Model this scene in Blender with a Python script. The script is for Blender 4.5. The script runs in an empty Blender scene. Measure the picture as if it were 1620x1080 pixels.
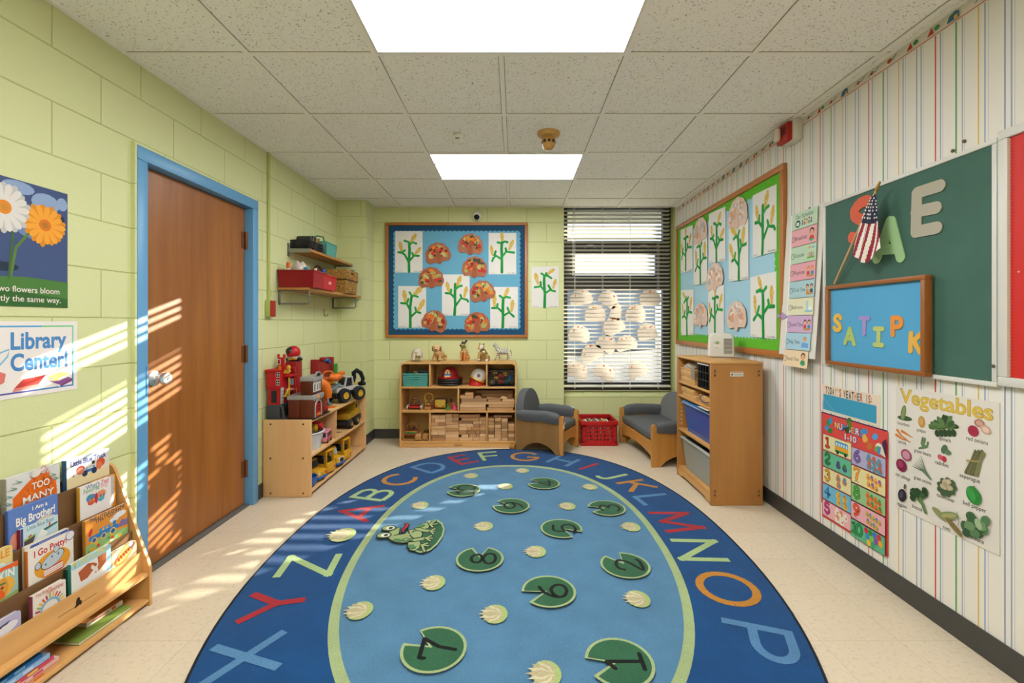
import bpy, bmesh, math, random
from mathutils import Vector, Matrix
PI = math.pi
R = math.radians
SC = bpy.context.scene
COL = SC.collection
rnd = random.Random(11)

# ------------------------------------------------------------------ measures
# metres; X right, Y away from the camera, Z up; lens 16 mm on 36 mm -> 720 px
EYE = 1.23
F = 720.0
WR, WL, WB = 1.725, -1.785, 4.84       # right, left, back wall faces
CEIL = 2.46


def at(x, y, Y):                         # photo pixel + depth -> point
    return Vector(((x - 815) * Y / F, Y, EYE - (y - 510) * Y / F))


def fl(x, y, z=0.0):                     # photo pixel -> point on the floor
    Y = F * (EYE - z) / (y - 510)
    return Vector(((x - 815) * Y / F, Y, z))


def rwall(x, y, X=WR):                   # photo pixel -> (Y, z) on the right wall
    Y = F * X / (x - 815)
    return Y, EYE - (y - 510) * Y / F


def lwall(x, y, X=-WL):                  # photo pixel -> (Y, z) on the left wall
    Y = F * X / (815 - x)
    return Y, EYE - (y - 510) * Y / F


# ------------------------------------------------------------------ materials
def lin(h):
    h = h.lstrip('#')
    c = [int(h[i:i + 2], 16) / 255 for i in (0, 2, 4)]
    return tuple(v / 12.92 if v <= .04045 else ((v + .055) / 1.055) ** 2.4 for v in c) + (1.0,)


_M = {}


def new_mat(name):
    m = bpy.data.materials.new(name)
    m.use_nodes = True
    nt = m.node_tree
    b = nt.nodes['Principled BSDF']
    return m, nt, b


def N(nt, kind, **kw):
    n = nt.nodes.new(kind)
    for k, v in kw.items():
        if k.startswith('i_'):
            n.inputs[k[2:].replace('_', ' ')].default_value = v
        else:
            setattr(n, k, v)
    return n


def col(hexv, rough=.6, metal=0.0, spec=.5, coat=0.0, bump=0.0, bscale=300):
    key = (hexv, rough, metal, spec, coat, bump, bscale)
    if key in _M:
        return _M[key]
    m, nt, b = new_mat('paint_' + hexv.strip('#'))
    b.inputs['Base Color'].default_value = lin(hexv)
    b.inputs['Roughness'].default_value = rough
    b.inputs['Metallic'].default_value = metal
    b.inputs['Specular IOR Level'].default_value = spec
    b.inputs['Coat Weight'].default_value = coat
    if bump:
        tc = N(nt, 'ShaderNodeTexCoord')
        nz = N(nt, 'ShaderNodeTexNoise', i_Scale=bscale, i_Detail=3.0)
        bp = N(nt, 'ShaderNodeBump', i_Strength=bump, i_Distance=.002)
        nt.links.new(tc.outputs['Object'], nz.inputs['Vector'])
        nt.links.new(nz.outputs['Fac'], bp.inputs['Height'])
        nt.links.new(bp.outputs['Normal'], b.inputs['Normal'])
    _M[key] = m
    return m


def plastic(h):
    return col(h, .42, spec=.35)


def paper(h):
    return col(h, .75, spec=.2)


def metal(h='#b9b9b6', rough=.35):
    return col(h, rough, metal=1.0)


def speck(name, base, dark, scale, amount=.5, rough=.6, bump=.15, light=None, coord='Object', stretch=(1, 1, 1), dist=.001):
    """two tone noise material (carpet, fabric, tiles, wood grain)"""
    if name in _M:
        return _M[name]
    m, nt, b = new_mat(name)
    tc = N(nt, 'ShaderNodeTexCoord')
    mp = N(nt, 'ShaderNodeMapping')
    mp.inputs['Scale'].default_value = stretch
    nz = N(nt, 'ShaderNodeTexNoise', i_Scale=scale, i_Detail=4.0, i_Roughness=.65)
    rp = N(nt, 'ShaderNodeValToRGB')
    rp.color_ramp.elements[0].position = .5 - amount / 2
    rp.color_ramp.elements[1].position = .5 + amount / 2
    rp.color_ramp.elements[0].color = lin(dark)
    rp.color_ramp.elements[1].color = lin(base)
    L = nt.links.new
    L(tc.outputs[coord], mp.inputs['Vector'])
    L(mp.outputs['Vector'], nz.inputs['Vector'])
    L(nz.outputs['Fac'], rp.inputs['Fac'])
    L(rp.outputs['Color'], b.inputs['Base Color'])
    b.inputs['Roughness'].default_value = rough
    if bump:
        bp = N(nt, 'ShaderNodeBump', i_Strength=bump, i_Distance=dist)
        L(nz.outputs['Fac'], bp.inputs['Height'])
        L(bp.outputs['Normal'], b.inputs['Normal'])
    _M[name] = m
    return m


def wood(name, base, dark, axis='z', rough=.42, scale=14, amount=.55):
    s = {'x': (.08, 1, 1), 'y': (1, .08, 1), 'z': (1, 1, .08)}[axis]
    return speck('wood_%s_%s' % (name, axis), base, dark, scale, amount, rough, .04, stretch=s)


def maple(axis='z'):
    return wood('maple', '#ddb27c', '#cfa069', axis)


def birch(axis='z'):
    return wood('birch', '#d9a868', '#c48f50', axis)


def oak(axis='z'):
    return wood('oak', '#c08440', '#a96e30', axis)


# ------------------------------------------------------------------ mesh builder
class MB:
    def __init__(self):
        self.bm = bmesh.new()
        self.mats = []
        self.x = Matrix.Identity(4)

    def mi(self, m):
        if m not in self.mats:
            self.mats.append(m)
        return self.mats.index(m)

    def v(self, p):
        return self.bm.verts.new(self.x @ Vector(p))

    def face(self, vs, m):
        try:
            f = self.bm.faces.new(vs)
        except ValueError:
            return None
        f.material_index = self.mi(m)
        return f

    def poly(self, pts, m):
        return self.face([self.v(p) for p in pts], m)

    def box(self, a, b, m, bev=0.0, seg=2, mx=None):
        a, b = Vector(a), Vector(b)
        c, d = (a + b) / 2, b - a
        old = self.x
        if mx is not None:
            self.x = old @ mx
        P = [self.v((c.x + sx * d.x / 2, c.y + sy * d.y / 2, c.z + sz * d.z / 2)) for sx in (-1, 1) for sy in (-1, 1) for sz in (-1, 1)]
        fs = [self.face([P[i] for i in q], m) for q in ((0, 1, 3, 2), (4, 6, 7, 5), (0, 4, 5, 1), (2, 3, 7, 6), (0, 2, 6, 4), (1, 5, 7, 3))]
        self.x = old
        if bev:
            es = list({e for f in fs for e in f.edges})
            bmesh.ops.bevel(self.bm, geom=es, offset=min(bev, min(abs(d.x), abs(d.y), abs(d.z)) * .49), segments=seg, profile=.5, affect='EDGES')
        return self

    def prism(self, pts, vec, m, m2=None):
        """closed outline of 3d points pushed along vec"""
        vec = Vector(vec)
        n = len(pts)
        A = [self.v(p) for p in pts]
        B = [self.v(Vector(p) + vec) for p in pts]
        self.face(A[::-1], m)
        self.face(B, m)
        for i in range(n):
            self.face([A[i], A[(i + 1) % n], B[(i + 1) % n], B[i]], m2 or m)
        return self

    def ring(self, c, ax, r, seg, u=None):
        ax = Vector(ax).normalized()
        u = (u or (Vector((0, 0, 1)) if abs(ax.z) < .9 else Vector((1, 0, 0))))
        u = (u - ax * u.dot(ax)).normalized()
        w = ax.cross(u)
        return [self.v(Vector(c) + u * (r * math.cos(2 * PI * k / seg)) + w * (r * math.sin(2 * PI * k / seg))) for k in range(seg)]

    def skin(self, rings, m, close=False, caps=True):
        n = len(rings[0])
        for a, b in zip(rings, rings[1:] + ([rings[0]] if close else [])):
            for k in range(n):
                self.face([a[k], a[(k + 1) % n], b[(k + 1) % n], b[k]], m)
        if caps and not close:
            self.face(rings[0][::-1], m)
            self.face(rings[-1], m)

    def cyl(self, p, q, r, m, r2=None, seg=16):
        ax = Vector(q) - Vector(p)
        self.skin([self.ring(p, ax, r, seg), self.ring(q, ax, r if r2 is None else r2, seg)], m)
        return self

    def tube(self, pts, r, m, seg=8, close=False):
        pts = [Vector(p) for p in pts]
        n = len(pts)
        rs = r if isinstance(r, (list, tuple)) else [r] * n
        rings, u = [], None
        for i, p in enumerate(pts):
            a = pts[i - 1] if (i or close) else p
            b = pts[(i + 1) % n] if (i < n - 1 or close) else p
            t = (b - a)
            t = t.normalized() if t.length > 1e-9 else Vector((0, 0, 1))
            if u is None:
                u = Vector((0, 0, 1)) if abs(t.z) < .9 else Vector((1, 0, 0))
            u = (u - t * u.dot(t)).normalized()
            rings.append(self.ring(p, t, rs[i], seg, u))
        self.skin(rings, m, close)
        return self

    def lathe(self, prof, m, c=(0, 0, 0), seg=24, caps=True):
        rings = [[self.v((c[0] + r * math.cos(2 * PI * k / seg), c[1] + r * math.sin(2 * PI * k / seg), c[2] + z)) for k in range(seg)] for r, z in prof]
        self.skin(rings, m, caps=caps)
        return self

    def ell(self, c, r, m, mx=None, u=16, w=10):
        if not isinstance(r, (tuple, list)):
            r = (r, r, r)
        old = self.x
        self.x = old @ Matrix.Translation(c) @ (mx or Matrix.Identity(4))
        rings = []
        for j in range(1, w):
            t = PI * j / w
            rings.append([self.v((r[0] * math.sin(t) * math.cos(2 * PI * k / u), r[1] * math.sin(t) * math.sin(2 * PI * k / u), -r[2] * math.cos(t))) for k in range(u)])
        self.skin(rings, m, caps=False)
        b, t = self.v((0, 0, -r[2])), self.v((0, 0, r[2]))
        for k in range(u):
            self.face([b, rings[0][(k + 1) % u], rings[0][k]], m)
            self.face([t, rings[-1][k], rings[-1][(k + 1) % u]], m)
        self.x = old
        return self

    def grid(self, f, nu, nv, m, mf=None, thick=0.0):
        P = [[self.v(f(i / nu, j / nv)) for j in range(nv + 1)] for i in range(nu + 1)]
        for i in range(nu):
            for j in range(nv):
                self.face([P[i][j], P[i + 1][j], P[i + 1][j + 1], P[i][j + 1]], mf((i + .5) / nu, (j + .5) / nv) if mf else m)
        return self

    def build(self, name, parent=None, loc=None, rot=None, sharp=38, norm=True):
        if norm:
            bmesh.ops.recalc_face_normals(self.bm, faces=self.bm.faces[:])
        me = bpy.data.meshes.new(name)
        self.bm.to_mesh(me)
        self.bm.free()
        for m in self.mats:
            me.materials.append(m)
        me.shade_smooth()
        me.set_sharp_from_angle(angle=R(sharp))
        o = bpy.data.objects.new(name, me)
        COL.objects.link(o)
        if parent is not None:
            o.parent = parent
        if loc is not None:
            o.location = loc
        if rot is not None:
            o.rotation_euler = rot
        return o


def tag(o, label=None, cat=None, group=None, kind=None):
    if label: o['label'] = label
    if cat: o['category'] = cat
    if group: o['group'] = group
    if kind: o['kind'] = kind
    return o


def thing(name, label, cat, loc=(0, 0, 0), rz=0.0, group=None, rot=None):
    o = bpy.data.objects.new(name, None)
    o.empty_display_size = .05
    COL.objects.link(o)
    o.location = loc
    o.rotation_euler = rot or (0, 0, rz)
    return tag(o, label, cat, group)


def struct(mb, name, parent=None):
    o = mb.build(name, parent)
    if parent is None:
        o['kind'] = 'structure'
    return o


def tbox(x0, x1, y0, y1, z0, z1, m, bev=.0):
    return MB().box((x0, y0, z0), (x1, y1, z1), m, bev)


# ------------------------------------------------------------------ flat artwork
_G = {}


def glyphs(s, bold=0.0, res=4):
    key = (s, round(bold, 4))
    if key in _G:
        return _G[key]
    cu = bpy.data.curves.new('t', 'FONT')
    cu.body = s
    cu.size = 1.0
    cu.offset = bold
    cu.resolution_u = res
    o = bpy.data.objects.new('t', cu)
    COL.objects.link(o)
    dg = bpy.context.evaluated_depsgraph_get()
    ev = o.evaluated_get(dg)
    me = ev.to_mesh()
    vs = [(v.co.x, v.co.y) for v in me.vertices]
    fs = [tuple(p.vertices) for p in me.polygons]
    ev.to_mesh_clear()
    bpy.data.objects.remove(o)
    bpy.data.curves.remove(cu)
    _G[key] = (vs, fs)
    return vs, fs


class Art(MB):
    """print on a flat sheet: local x right, z up, the viewer on -y"""
    EPS = 3e-5

    def __init__(self, y0=0.0, eps=None, fin=paper):
        super().__init__()
        self.y = y0
        self.e = eps or Art.EPS
        self.fin = fin
        self.map = lambda x, z, y: (x, y, z)

    def up(self, n=1):
        self.y -= self.e * n

    def c(self, h):
        return self.fin(h) if isinstance(h, str) else h

    def P(self, x, z):
        return self.v(self.map(x, z, self.y))

    def fill(self, pts, h):
        self.up()
        self.face([self.P(*p) for p in pts], self.c(h))
        return self

    def rect(self, x0, z0, x1, z1, h, r=0.0):
        if r:
            pts = []
            for cx, cz, a0 in ((x1 - r, z1 - r, 0), (x0 + r, z1 - r, 90), (x0 + r, z0 + r, 180), (x1 - r, z0 + r, 270)):
                pts += [(cx + r * math.cos(R(a0 + k * 22.5)), cz + r * math.sin(R(a0 + k * 22.5))) for k in range(5)]
            return self.fill(pts, h)
        return self.fill([(x0, z0), (x1, z0), (x1, z1), (x0, z1)], h)

    def frame(self, x0, z0, x1, z1, w, h):
        for q in ((x0, z0, x1, z0 + w), (x0, z1 - w, x1, z1), (x0, z0 + w, x0 + w, z1 - w), (x1 - w, z0 + w, x1, z1 - w)):
            self.rect(*q, h)
        return self

    def oval(self, x, z, rx, rz, h, rot=0, n=20, a0=0, a1=360):
        c, s = math.cos(R(rot)), math.sin(R(rot))
        pts = []
        full = a1 - a0 >= 360
        for k in range(n + (0 if full else 1)):
            t = R(a0 + (a1 - a0) * k / n)
            u, w = rx * math.cos(t), rz * math.sin(t)
            pts.append((x + u * c - w * s, z + u * s + w * c))
        return self.fill(pts, h)

    def line(self, pts, w, h, caps=True):
        """stroke with width w (or list of widths)"""
        self.up()
        n = len(pts)
        ws = w if isinstance(w, (list, tuple)) else [w] * n
        L = []
        for i in range(n):
            a, b = pts[max(i - 1, 0)], pts[min(i + 1, n - 1)]
            dx, dz = b[0] - a[0], b[1] - a[1]
            d = math.hypot(dx, dz) or 1
            nx, nz = -dz / d * ws[i] / 2, dx / d * ws[i] / 2
            L.append(((pts[i][0] + nx, pts[i][1] + nz), (pts[i][0] - nx, pts[i][1] - nz)))
        for a, b in zip(L, L[1:]):
            self.face([self.P(*a[0]), self.P(*a[1]), self.P(*b[1]), self.P(*b[0])], self.c(h))
        if caps:
            for p, ww in ((pts[0], ws[0]), (pts[-1], ws[-1])):
                self.oval(p[0], p[1], ww / 2, ww / 2, h, n=10)
        return self

    def text(self, s, x, z, size, h, al='c', bold=0.0, w=None, rot=0, slant=0.0, arc=0.0):
        """s with cap height about .7 size, baseline z"""
        self.up()
        vs, fs = glyphs(s, bold)
        if not vs:
            return self
        x0, x1 = min(p[0] for p in vs), max(p[0] for p in vs)
        sx = w / (x1 - x0) if w else size
        off = {'l': -x0, 'c': -(x0 + x1) / 2, 'r': -x1}[al]
        c, sn = math.cos(R(rot)), math.sin(R(rot))
        out = []
        for px, pz in vs:
            u, t = (px + off) * sx, pz * size
            t += u * slant - arc * u * u
            out.append(self.P(x + u * c - t * sn, z + u * sn + t * c))
        m = self.c(h)
        for f in fs:
            self.face([out[i] for i in f], m)
        return self

    def sheet(self, x0, z0, x1, z1, h, t=.0012, r=0.0):
        """the paper itself, with thickness, front at y=0"""
        self.box((x0, 0.0, z0), (x1, t, z1), self.c(h))
        self.y = 0.0
        return self

    def build(self, name, parent=None, loc=None, rot=None, sharp=38):
        return super().build(name, parent, loc, rot, sharp, norm=False)


FACE_L, FACE_R, FACE_B = (0, 0, PI / 2), (0, 0, -PI / 2), (0, 0, 0)


def on_left(Y, z, gap=.002, X=WL):
    return dict(loc=(X + gap, Y, z), rot=FACE_L)


def on_right(Y, z, gap=.002, X=WR):
    return dict(loc=(X - gap, Y, z), rot=FACE_R)


def on_back(X, z, gap=.002, Y=WB):
    return dict(loc=(X, Y - gap, z), rot=FACE_B)


def blob(name, shapes, mat_fn, parent=None, loc=None, rot=None, voxel=.006, smooth=2):
    """one continuous surface from overlapping shapes; mat_fn(co, normal) -> material"""
    mb = MB()
    dummy = col('#888888')
    shapes(mb, dummy)
    o = mb.build('tmp')
    md = o.modifiers.new('r', 'REMESH')
    md.mode = 'VOXEL'
    md.voxel_size = voxel
    sm = o.modifiers.new('s', 'SMOOTH')
    sm.iterations = smooth
    dg = bpy.context.evaluated_depsgraph_get()
    me = bpy.data.meshes.new_from_object(o.evaluated_get(dg))
    bpy.data.objects.remove(o)
    me.name = name
    me.materials.clear()
    mats = []
    for p in me.polygons:
        m = mat_fn(p.center, p.normal)
        if m not in mats:
            mats.append(m)
            me.materials.append(m)
        p.material_index = mats.index(m)
    me.shade_smooth()
    ob = bpy.data.objects.new(name, me)
    COL.objects.link(ob)
    if parent is not None: ob.parent = parent
    if loc is not None: ob.location = loc
    if rot is not None: ob.rotation_euler = rot
    return ob


ORD = ['first', 'second', 'third', 'fourth', 'fifth', 'sixth', 'seventh', 'eighth', 'ninth', 'tenth', 'eleventh', 'twelfth']
# ================================================================== camera, view, daylight
cam = bpy.data.cameras.new('camera')
cam.lens = 16.0
cam.sensor_width = 36.0
cam.sensor_fit = 'HORIZONTAL'
cam.shift_x = -5 / 1620
cam.shift_y = -30 / 1620
cam.clip_start = .02
co = bpy.data.objects.new('camera', cam)
co.location = (0, 0, EYE)
co.rotation_euler = (PI / 2, 0, 0)
COL.objects.link(co)
SC.camera = co
SC.view_settings.view_transform = 'Standard'
SC.view_settings.look = 'None'
SC.view_settings.gamma = 1.0
SC.view_settings.use_curve_mapping = False
SC.view_settings.exposure = 0.0

wd = bpy.data.worlds.new('sky')
SC.world = wd
wd.use_nodes = True
bg = wd.node_tree.nodes['Background']
bg.inputs['Color'].default_value = (.80, .90, 1.0, 1)
bg.inputs['Strength'].default_value = 1.6

sun = bpy.data.lights.new('sun', 'SUN')
sun.energy = 27.0
sun.angle = R(.38)
sun.color = (1.0, .93, .82)
so = bpy.data.objects.new('sun', sun)
so.rotation_euler = Vector((-.99, -1.0, -.343)).to_track_quat('-Z', 'Y').to_euler()
so.location = (6, 9, 5)
COL.objects.link(so)


# ================================================================== the room
def block_mat(name, ax, base, joint, u0=0.0):
    m, nt, b = new_mat(name)
    L = nt.links.new
    tc = N(nt, 'ShaderNodeTexCoord')
    sp = N(nt, 'ShaderNodeSeparateXYZ')
    cb = N(nt, 'ShaderNodeCombineXYZ')
    ad = N(nt, 'ShaderNodeMath', operation='ADD')
    ad.inputs[1].default_value = u0
    az = N(nt, 'ShaderNodeMath', operation='SUBTRACT')
    az.inputs[1].default_value = -.0010
    L(tc.outputs['Object'], sp.inputs[0])
    L(sp.outputs[ax], ad.inputs[0])
    L(sp.outputs['Z'], az.inputs[0])
    L(ad.outputs[0], cb.inputs['X'])
    L(az.outputs[0], cb.inputs['Y'])
    br = N(nt, 'ShaderNodeTexBrick', offset=.5)
    br.inputs['Scale'].default_value = 1.0
    br.inputs['Mortar Size'].default_value = .0035
    br.inputs['Mortar Smooth'].default_value = .6
    br.inputs['Brick Width'].default_value = .417
    br.inputs['Row Height'].default_value = .2085
    br.inputs['Color1'].default_value = lin(base)
    br.inputs['Color2'].default_value = lin(base)
    br.inputs['Mortar'].default_value = lin(joint)
    L(cb.outputs[0], br.inputs['Vector'])
    L(br.outputs['Color'], b.inputs['Base Color'])
    nz = N(nt, 'ShaderNodeTexNoise', i_Scale=70.0, i_Detail=5.0, i_Roughness=.6)
    n2 = N(nt, 'ShaderNodeTexNoise', i_Scale=6.0, i_Detail=2.0)
    L(tc.outputs['Object'], nz.inputs['Vector'])
    L(tc.outputs['Object'], n2.inputs['Vector'])
    mx = N(nt, 'ShaderNodeMath', operation='MULTIPLY_ADD')
    mx.inputs[1].default_value = .35
    L(nz.outputs['Fac'], mx.inputs[0])
    iv = N(nt, 'ShaderNodeMath', operation='MULTIPLY')
    iv.inputs[1].default_value = -1.0
    L(br.outputs['Fac'], iv.inputs[0])
    L(iv.outputs[0], mx.inputs[2])
    bp = N(nt, 'ShaderNodeBump', i_Strength=.7, i_Distance=.005)
    L(mx.outputs[0], bp.inputs['Height'])
    L(bp.outputs['Normal'], b.inputs['Normal'])
    b.inputs['Roughness'].default_value = .55
    b.inputs['Specular IOR Level'].default_value = .35
    return m


GREEN, JOINT = '#d1d49d', '#bcc17e'
M_LEFT = block_mat('block_wall_left', 'Y', GREEN, JOINT, .3315)
M_BACK = block_mat('block_wall_back', 'X', GREEN, JOINT, .292)
M_GREEN = col('#bcc07a', .55, bump=.3, bscale=70)


def wallpaper():
    m, nt, b = new_mat('striped_wallpaper')
    L = nt.links.new
    tc = N(nt, 'ShaderNodeTexCoord')
    sp = N(nt, 'ShaderNodeSeparateXYZ')
    L(tc.outputs['Object'], sp.inputs[0])
    s = N(nt, 'ShaderNodeMath', operation='SUBTRACT')
    s.inputs[0].default_value = 1.872 + .3525 * 20
    L(sp.outputs['Y'], s.inputs[1])
    d = N(nt, 'ShaderNodeMath', operation='DIVIDE')
    d.inputs[1].default_value = .3525
    L(s.outputs[0], d.inputs[0])
    fr = N(nt, 'ShaderNodeMath', operation='FRACT')
    L(d.outputs[0], fr.inputs[0])
    rp = N(nt, 'ShaderNodeValToRGB')
    cr = rp.color_ramp
    cr.interpolation = 'CONSTANT'
    base = '#ded8cf'
    st = [(.0005, .0060, '#c0392f'), (.0230, .0055, '#8d9db5'), (.0350, .0018, '#a7adb6'), (.0880, .0058, '#5c9a63'),
          (.1130, .0050, '#8f9fb6'), (.1230, .0018, '#a7adb6'), (.1740, .0055, '#d3b163'), (.1980, .0055, '#93a5bd'),
          (.2110, .0018, '#a7adb6'), (.2660, .0048, '#6f86a8'), (.2870, .0060, '#8e9fb8'), (.2990, .0018, '#a7adb6')]
    cr.elements[0].position = 0.0
    cr.elements[0].color = lin(base)
    cr.elements[1].position = .9999
    cr.elements[1].color = lin(base)
    for p, w, h in st:
        e = cr.elements.new(p / .3525)
        e.color = lin(h)
        e = cr.elements.new((p + w) / .3525)
        e.color = lin(base)
    L(fr.outputs[0], rp.inputs['Fac'])
    L(rp.outputs['Color'], b.inputs['Base Color'])
    nz = N(nt, 'ShaderNodeTexNoise', i_Scale=250.0, i_Detail=2.0)
    L(tc.outputs['Object'], nz.inputs['Vector'])
    bp = N(nt, 'ShaderNodeBump', i_Strength=.12, i_Distance=.001)
    L(nz.outputs['Fac'], bp.inputs['Height'])
    L(bp.outputs['Normal'], b.inputs['Normal'])
    b.inputs['Roughness'].default_value = .6
    b.inputs['Specular IOR Level'].default_value = .3
    return m


M_PAPER = wallpaper()


def floor_mat():
    m, nt, b = new_mat('vinyl_floor_tiles')
    L = nt.links.new
    tc = N(nt, 'ShaderNodeTexCoord')
    mp = N(nt, 'ShaderNodeMapping')
    mp.inputs['Location'].default_value = (.04, .07, 0)
    br = N(nt, 'ShaderNodeTexBrick', offset=0.0)
    br.inputs['Scale'].default_value = 1.0
    br.inputs['Brick Width'].default_value = .3048
    br.inputs['Row Height'].default_value = .3048
    br.inputs['Mortar Size'].default_value = .0009
    br.inputs['Color1'].default_value = lin('#d3c3ab')
    br.inputs['Color2'].default_value = lin('#cfbfa6')
    br.inputs['Mortar'].default_value = lin('#ad9d86')
    nz = N(nt, 'ShaderNodeTexNoise', i_Scale=55.0, i_Detail=4.0, i_Roughness=.7)
    rp = N(nt, 'ShaderNodeValToRGB')
    rp.color_ramp.elements[0].position = .32
    rp.color_ramp.elements[0].color = (.66, .62, .56, 1)
    rp.color_ramp.elements[1].position = .47
    rp.color_ramp.elements[1].color = (1, 1, 1, 1)
    mx = N(nt, 'ShaderNodeMix', data_type='RGBA', blend_type='MULTIPLY')
    mx.inputs['Factor'].default_value = .55
    L(tc.outputs['Object'], mp.inputs['Vector'])
    L(mp.outputs['Vector'], br.inputs['Vector'])
    L(tc.outputs['Object'], nz.inputs['Vector'])
    L(nz.outputs['Fac'], rp.inputs['Fac'])
    L(br.outputs['Color'], mx.inputs['A'])
    L(rp.outputs['Color'], mx.inputs['B'])
    L(mx.outputs['Result'], b.inputs['Base Color'])
    b.inputs['Roughness'].default_value = .38
    b.inputs['Specular IOR Level'].default_value = .35
    return m


def ceil_mat():
    m, nt, b = new_mat('fissured_ceiling_tile')
    L = nt.links.new
    tc = N(nt, 'ShaderNodeTexCoord')
    nz = N(nt, 'ShaderNodeTexNoise', i_Scale=125.0, i_Detail=3.0, i_Roughness=.55, i_Distortion=.6)
    rp = N(nt, 'ShaderNodeValToRGB')
    rp.color_ramp.elements[0].position = .335
    rp.color_ramp.elements[0].color = lin('#a89878')
    rp.color_ramp.elements[1].position = .395
    rp.color_ramp.elements[1].color = lin('#f5f3ee')
    L(tc.outputs['Object'], nz.inputs['Vector'])
    L(nz.outputs['Fac'], rp.inputs['Fac'])
    L(rp.outputs['Color'], b.inputs['Base Color'])
    bp = N(nt, 'ShaderNodeBump', i_Strength=.4, i_Distance=.002)
    L(rp.outputs['Color'], bp.inputs['Height'])
    L(bp.outputs['Normal'], b.inputs['Normal'])
    b.inputs['Roughness'].default_value = .85
    b.inputs['Specular IOR Level'].default_value = .1
    return m


M_FLOOR, M_TILE = floor_mat(), ceil_mat()
M_BAR = col('#f2efe8', .5)
M_GAP_SHADE = col('#6e675a', .8)  # dark strips along the bars, painting the shadow in the tile gaps
M_BASE = col('#3d3c3a', .5)
YB = -2.6                                              # the room goes on behind the camera

struct(tbox(-1.985, 1.925, YB - .2, 5.14, -.12, 0, M_FLOOR), 'floor')

c = MB()
c.box((-1.985, YB - .2, CEIL), (1.925, WB, CEIL + .1), M_TILE)
GX = [-1.799, -1.221, -.643, -.065, .5127, 1.091, 1.669]
GY = [WB - .012] + [4.518 - .6095 * k for k in range(12)]
LIGHTS = [(3.2995, 3.9085), (1.4710, 2.0805), (-.3575, .252), (-2.186, -1.5765)]
for x in GX[1:]:
    if abs(x + .065) < .01:
        segs = [(4.84, 3.9085), (3.2995, 2.0805), (1.471, .252), (-.3575, -1.5765), (-2.186, -2.6)]
    else:
        segs = [(4.84, YB)]
    for a, b in segs:
        c.box((x - .0145, b, CEIL - .0012), (x + .0145, a, CEIL), M_GAP_SHADE)
        c.box((x - .012, b, CEIL - .007), (x + .012, a, CEIL), M_BAR)
for y in GY:
    c.box((WL, y - .0145, CEIL - .001), (WR, y + .0145, CEIL), M_GAP_SHADE)
    c.box((WL, y - .012, CEIL - .0062), (WR, y + .012, CEIL), M_BAR)
c.box((WL, YB, CEIL - .006), (WL + .02, WB, CEIL), M_BAR)
c.box((WR - .02, YB, CEIL - .006), (WR, WB, CEIL), M_BAR)
struct(c, 'ceiling')

# left wall with a door opening
DY0, DY1, DZ = 2.165, 3.085, 2.035
c = MB()
c.box((-1.985, YB, 0), (-1.885, WB, CEIL + .1), M_LEFT)
c.box((-1.885, YB, 0), (WL, DY0, CEIL), M_LEFT)
c.box((-1.885, DY1, 0), (WL, WB, CEIL), M_LEFT)
c.box((-1.885, DY0, DZ), (WL, DY1, CEIL), M_LEFT)
struct(c, 'wall_left')
c = MB()
c.box((-1.985, WB, 0), (.518, 5.14, 2.75), M_BACK)
c.box((WL, 4.56, 0), (-1.50, WB, CEIL), M_BACK)
struct(c, 'wall_back')
c = MB()
c.box((WR, YB, 0), (1.925, 4.91, 2.75), M_PAPER)
c.box((WR, 4.91, 0), (1.925, 5.14, 2.75), M_GREEN)
struct(c, 'wall_right')
struct(tbox(-1.985, 1.925, YB - .2, YB, 0, CEIL + .1, M_GREEN), 'wall_front')
c = MB()
c.prism([(.518, 4.95, 0), (.518, 5.14, 0), (.518, 5.14, .46), (.518, 5.06, .474), (.518, 4.95, .430)], (1.207, 0, 0), M_BACK)
c.box((.518, WB, CEIL + .16), (1.725, 5.14, 2.75), M_GREEN)
c.box((.518, WB, CEIL), (1.725, WB + .02, CEIL + .16), M_GREEN)
struct(c, 'wall_niche')
struct(tbox(WR - .008, WR, YB, 4.95, 0, .1, M_BASE, .003), 'baseboard_right')
c = MB()
c.box((WL, 4.552, 0), (-1.492, 4.56, .1), M_BASE)
c.box((-1.50, 4.552, 0), (-1.492, WB, .1), M_BASE)
c.box((-1.5, WB - .008, 0), (.518, WB, .1), M_BASE)
struct(c, 'baseboard_back')
c = MB()
c.box((WL, 3.15, 0), (WL + .008, 4.56, .1), M_BASE)
c.box((WL, YB, 0), (WL + .008, 2.10, .1), M_BASE)
struct(c, 'baseboard_left')

# the papered border under the ceiling of the right wall, red line and little figures
a = Art(eps=5e-5)
a.sheet(-4.84, -.048, 2.6, 0, '#d9d1c4', .0008)
a.rect(-4.84, -.044, 2.6, -.040, '#c65a3c')
r_ = random.Random(5)
u = -4.80
while u < -1.0:
    k = r_.randrange(4)
    if k == 0:
        a.fill([(u, -.036), (u + .05, -.036), (u + .05, -.012), (u + .035, -.004), (u + .01, -.012)], '#3f6f86')
        a.rect(u + .03, -.036, u + .045, -.02, '#d2a04a')
    elif k == 1:
        a.fill([(u, -.036), (u + .03, -.034), (u + .02, -.006)], '#b9402f')
        a.oval(u + .045, -.02, .012, .010, '#4d8a5c')
    elif k == 2:
        a.line([(u, -.03), (u + .02, -.014), (u + .04, -.026), (u + .06, -.01)], .004, '#6b7680')
        a.oval(u + .02, -.024, .008, .006, '#b9402f')
    else:
        a.oval(u + .015, -.022, .014, .01, '#c7483a')
        a.line([(u + .015, -.03), (u + .05, -.012)], .005, '#4d8a5c')
    u += .085 + r_.random() * .03
struct(a, 'trim_1')
o = bpy.data.objects['trim_1']
o.location = (WR - .0008, 0, CEIL - .007)
o.rotation_euler = FACE_R

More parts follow.
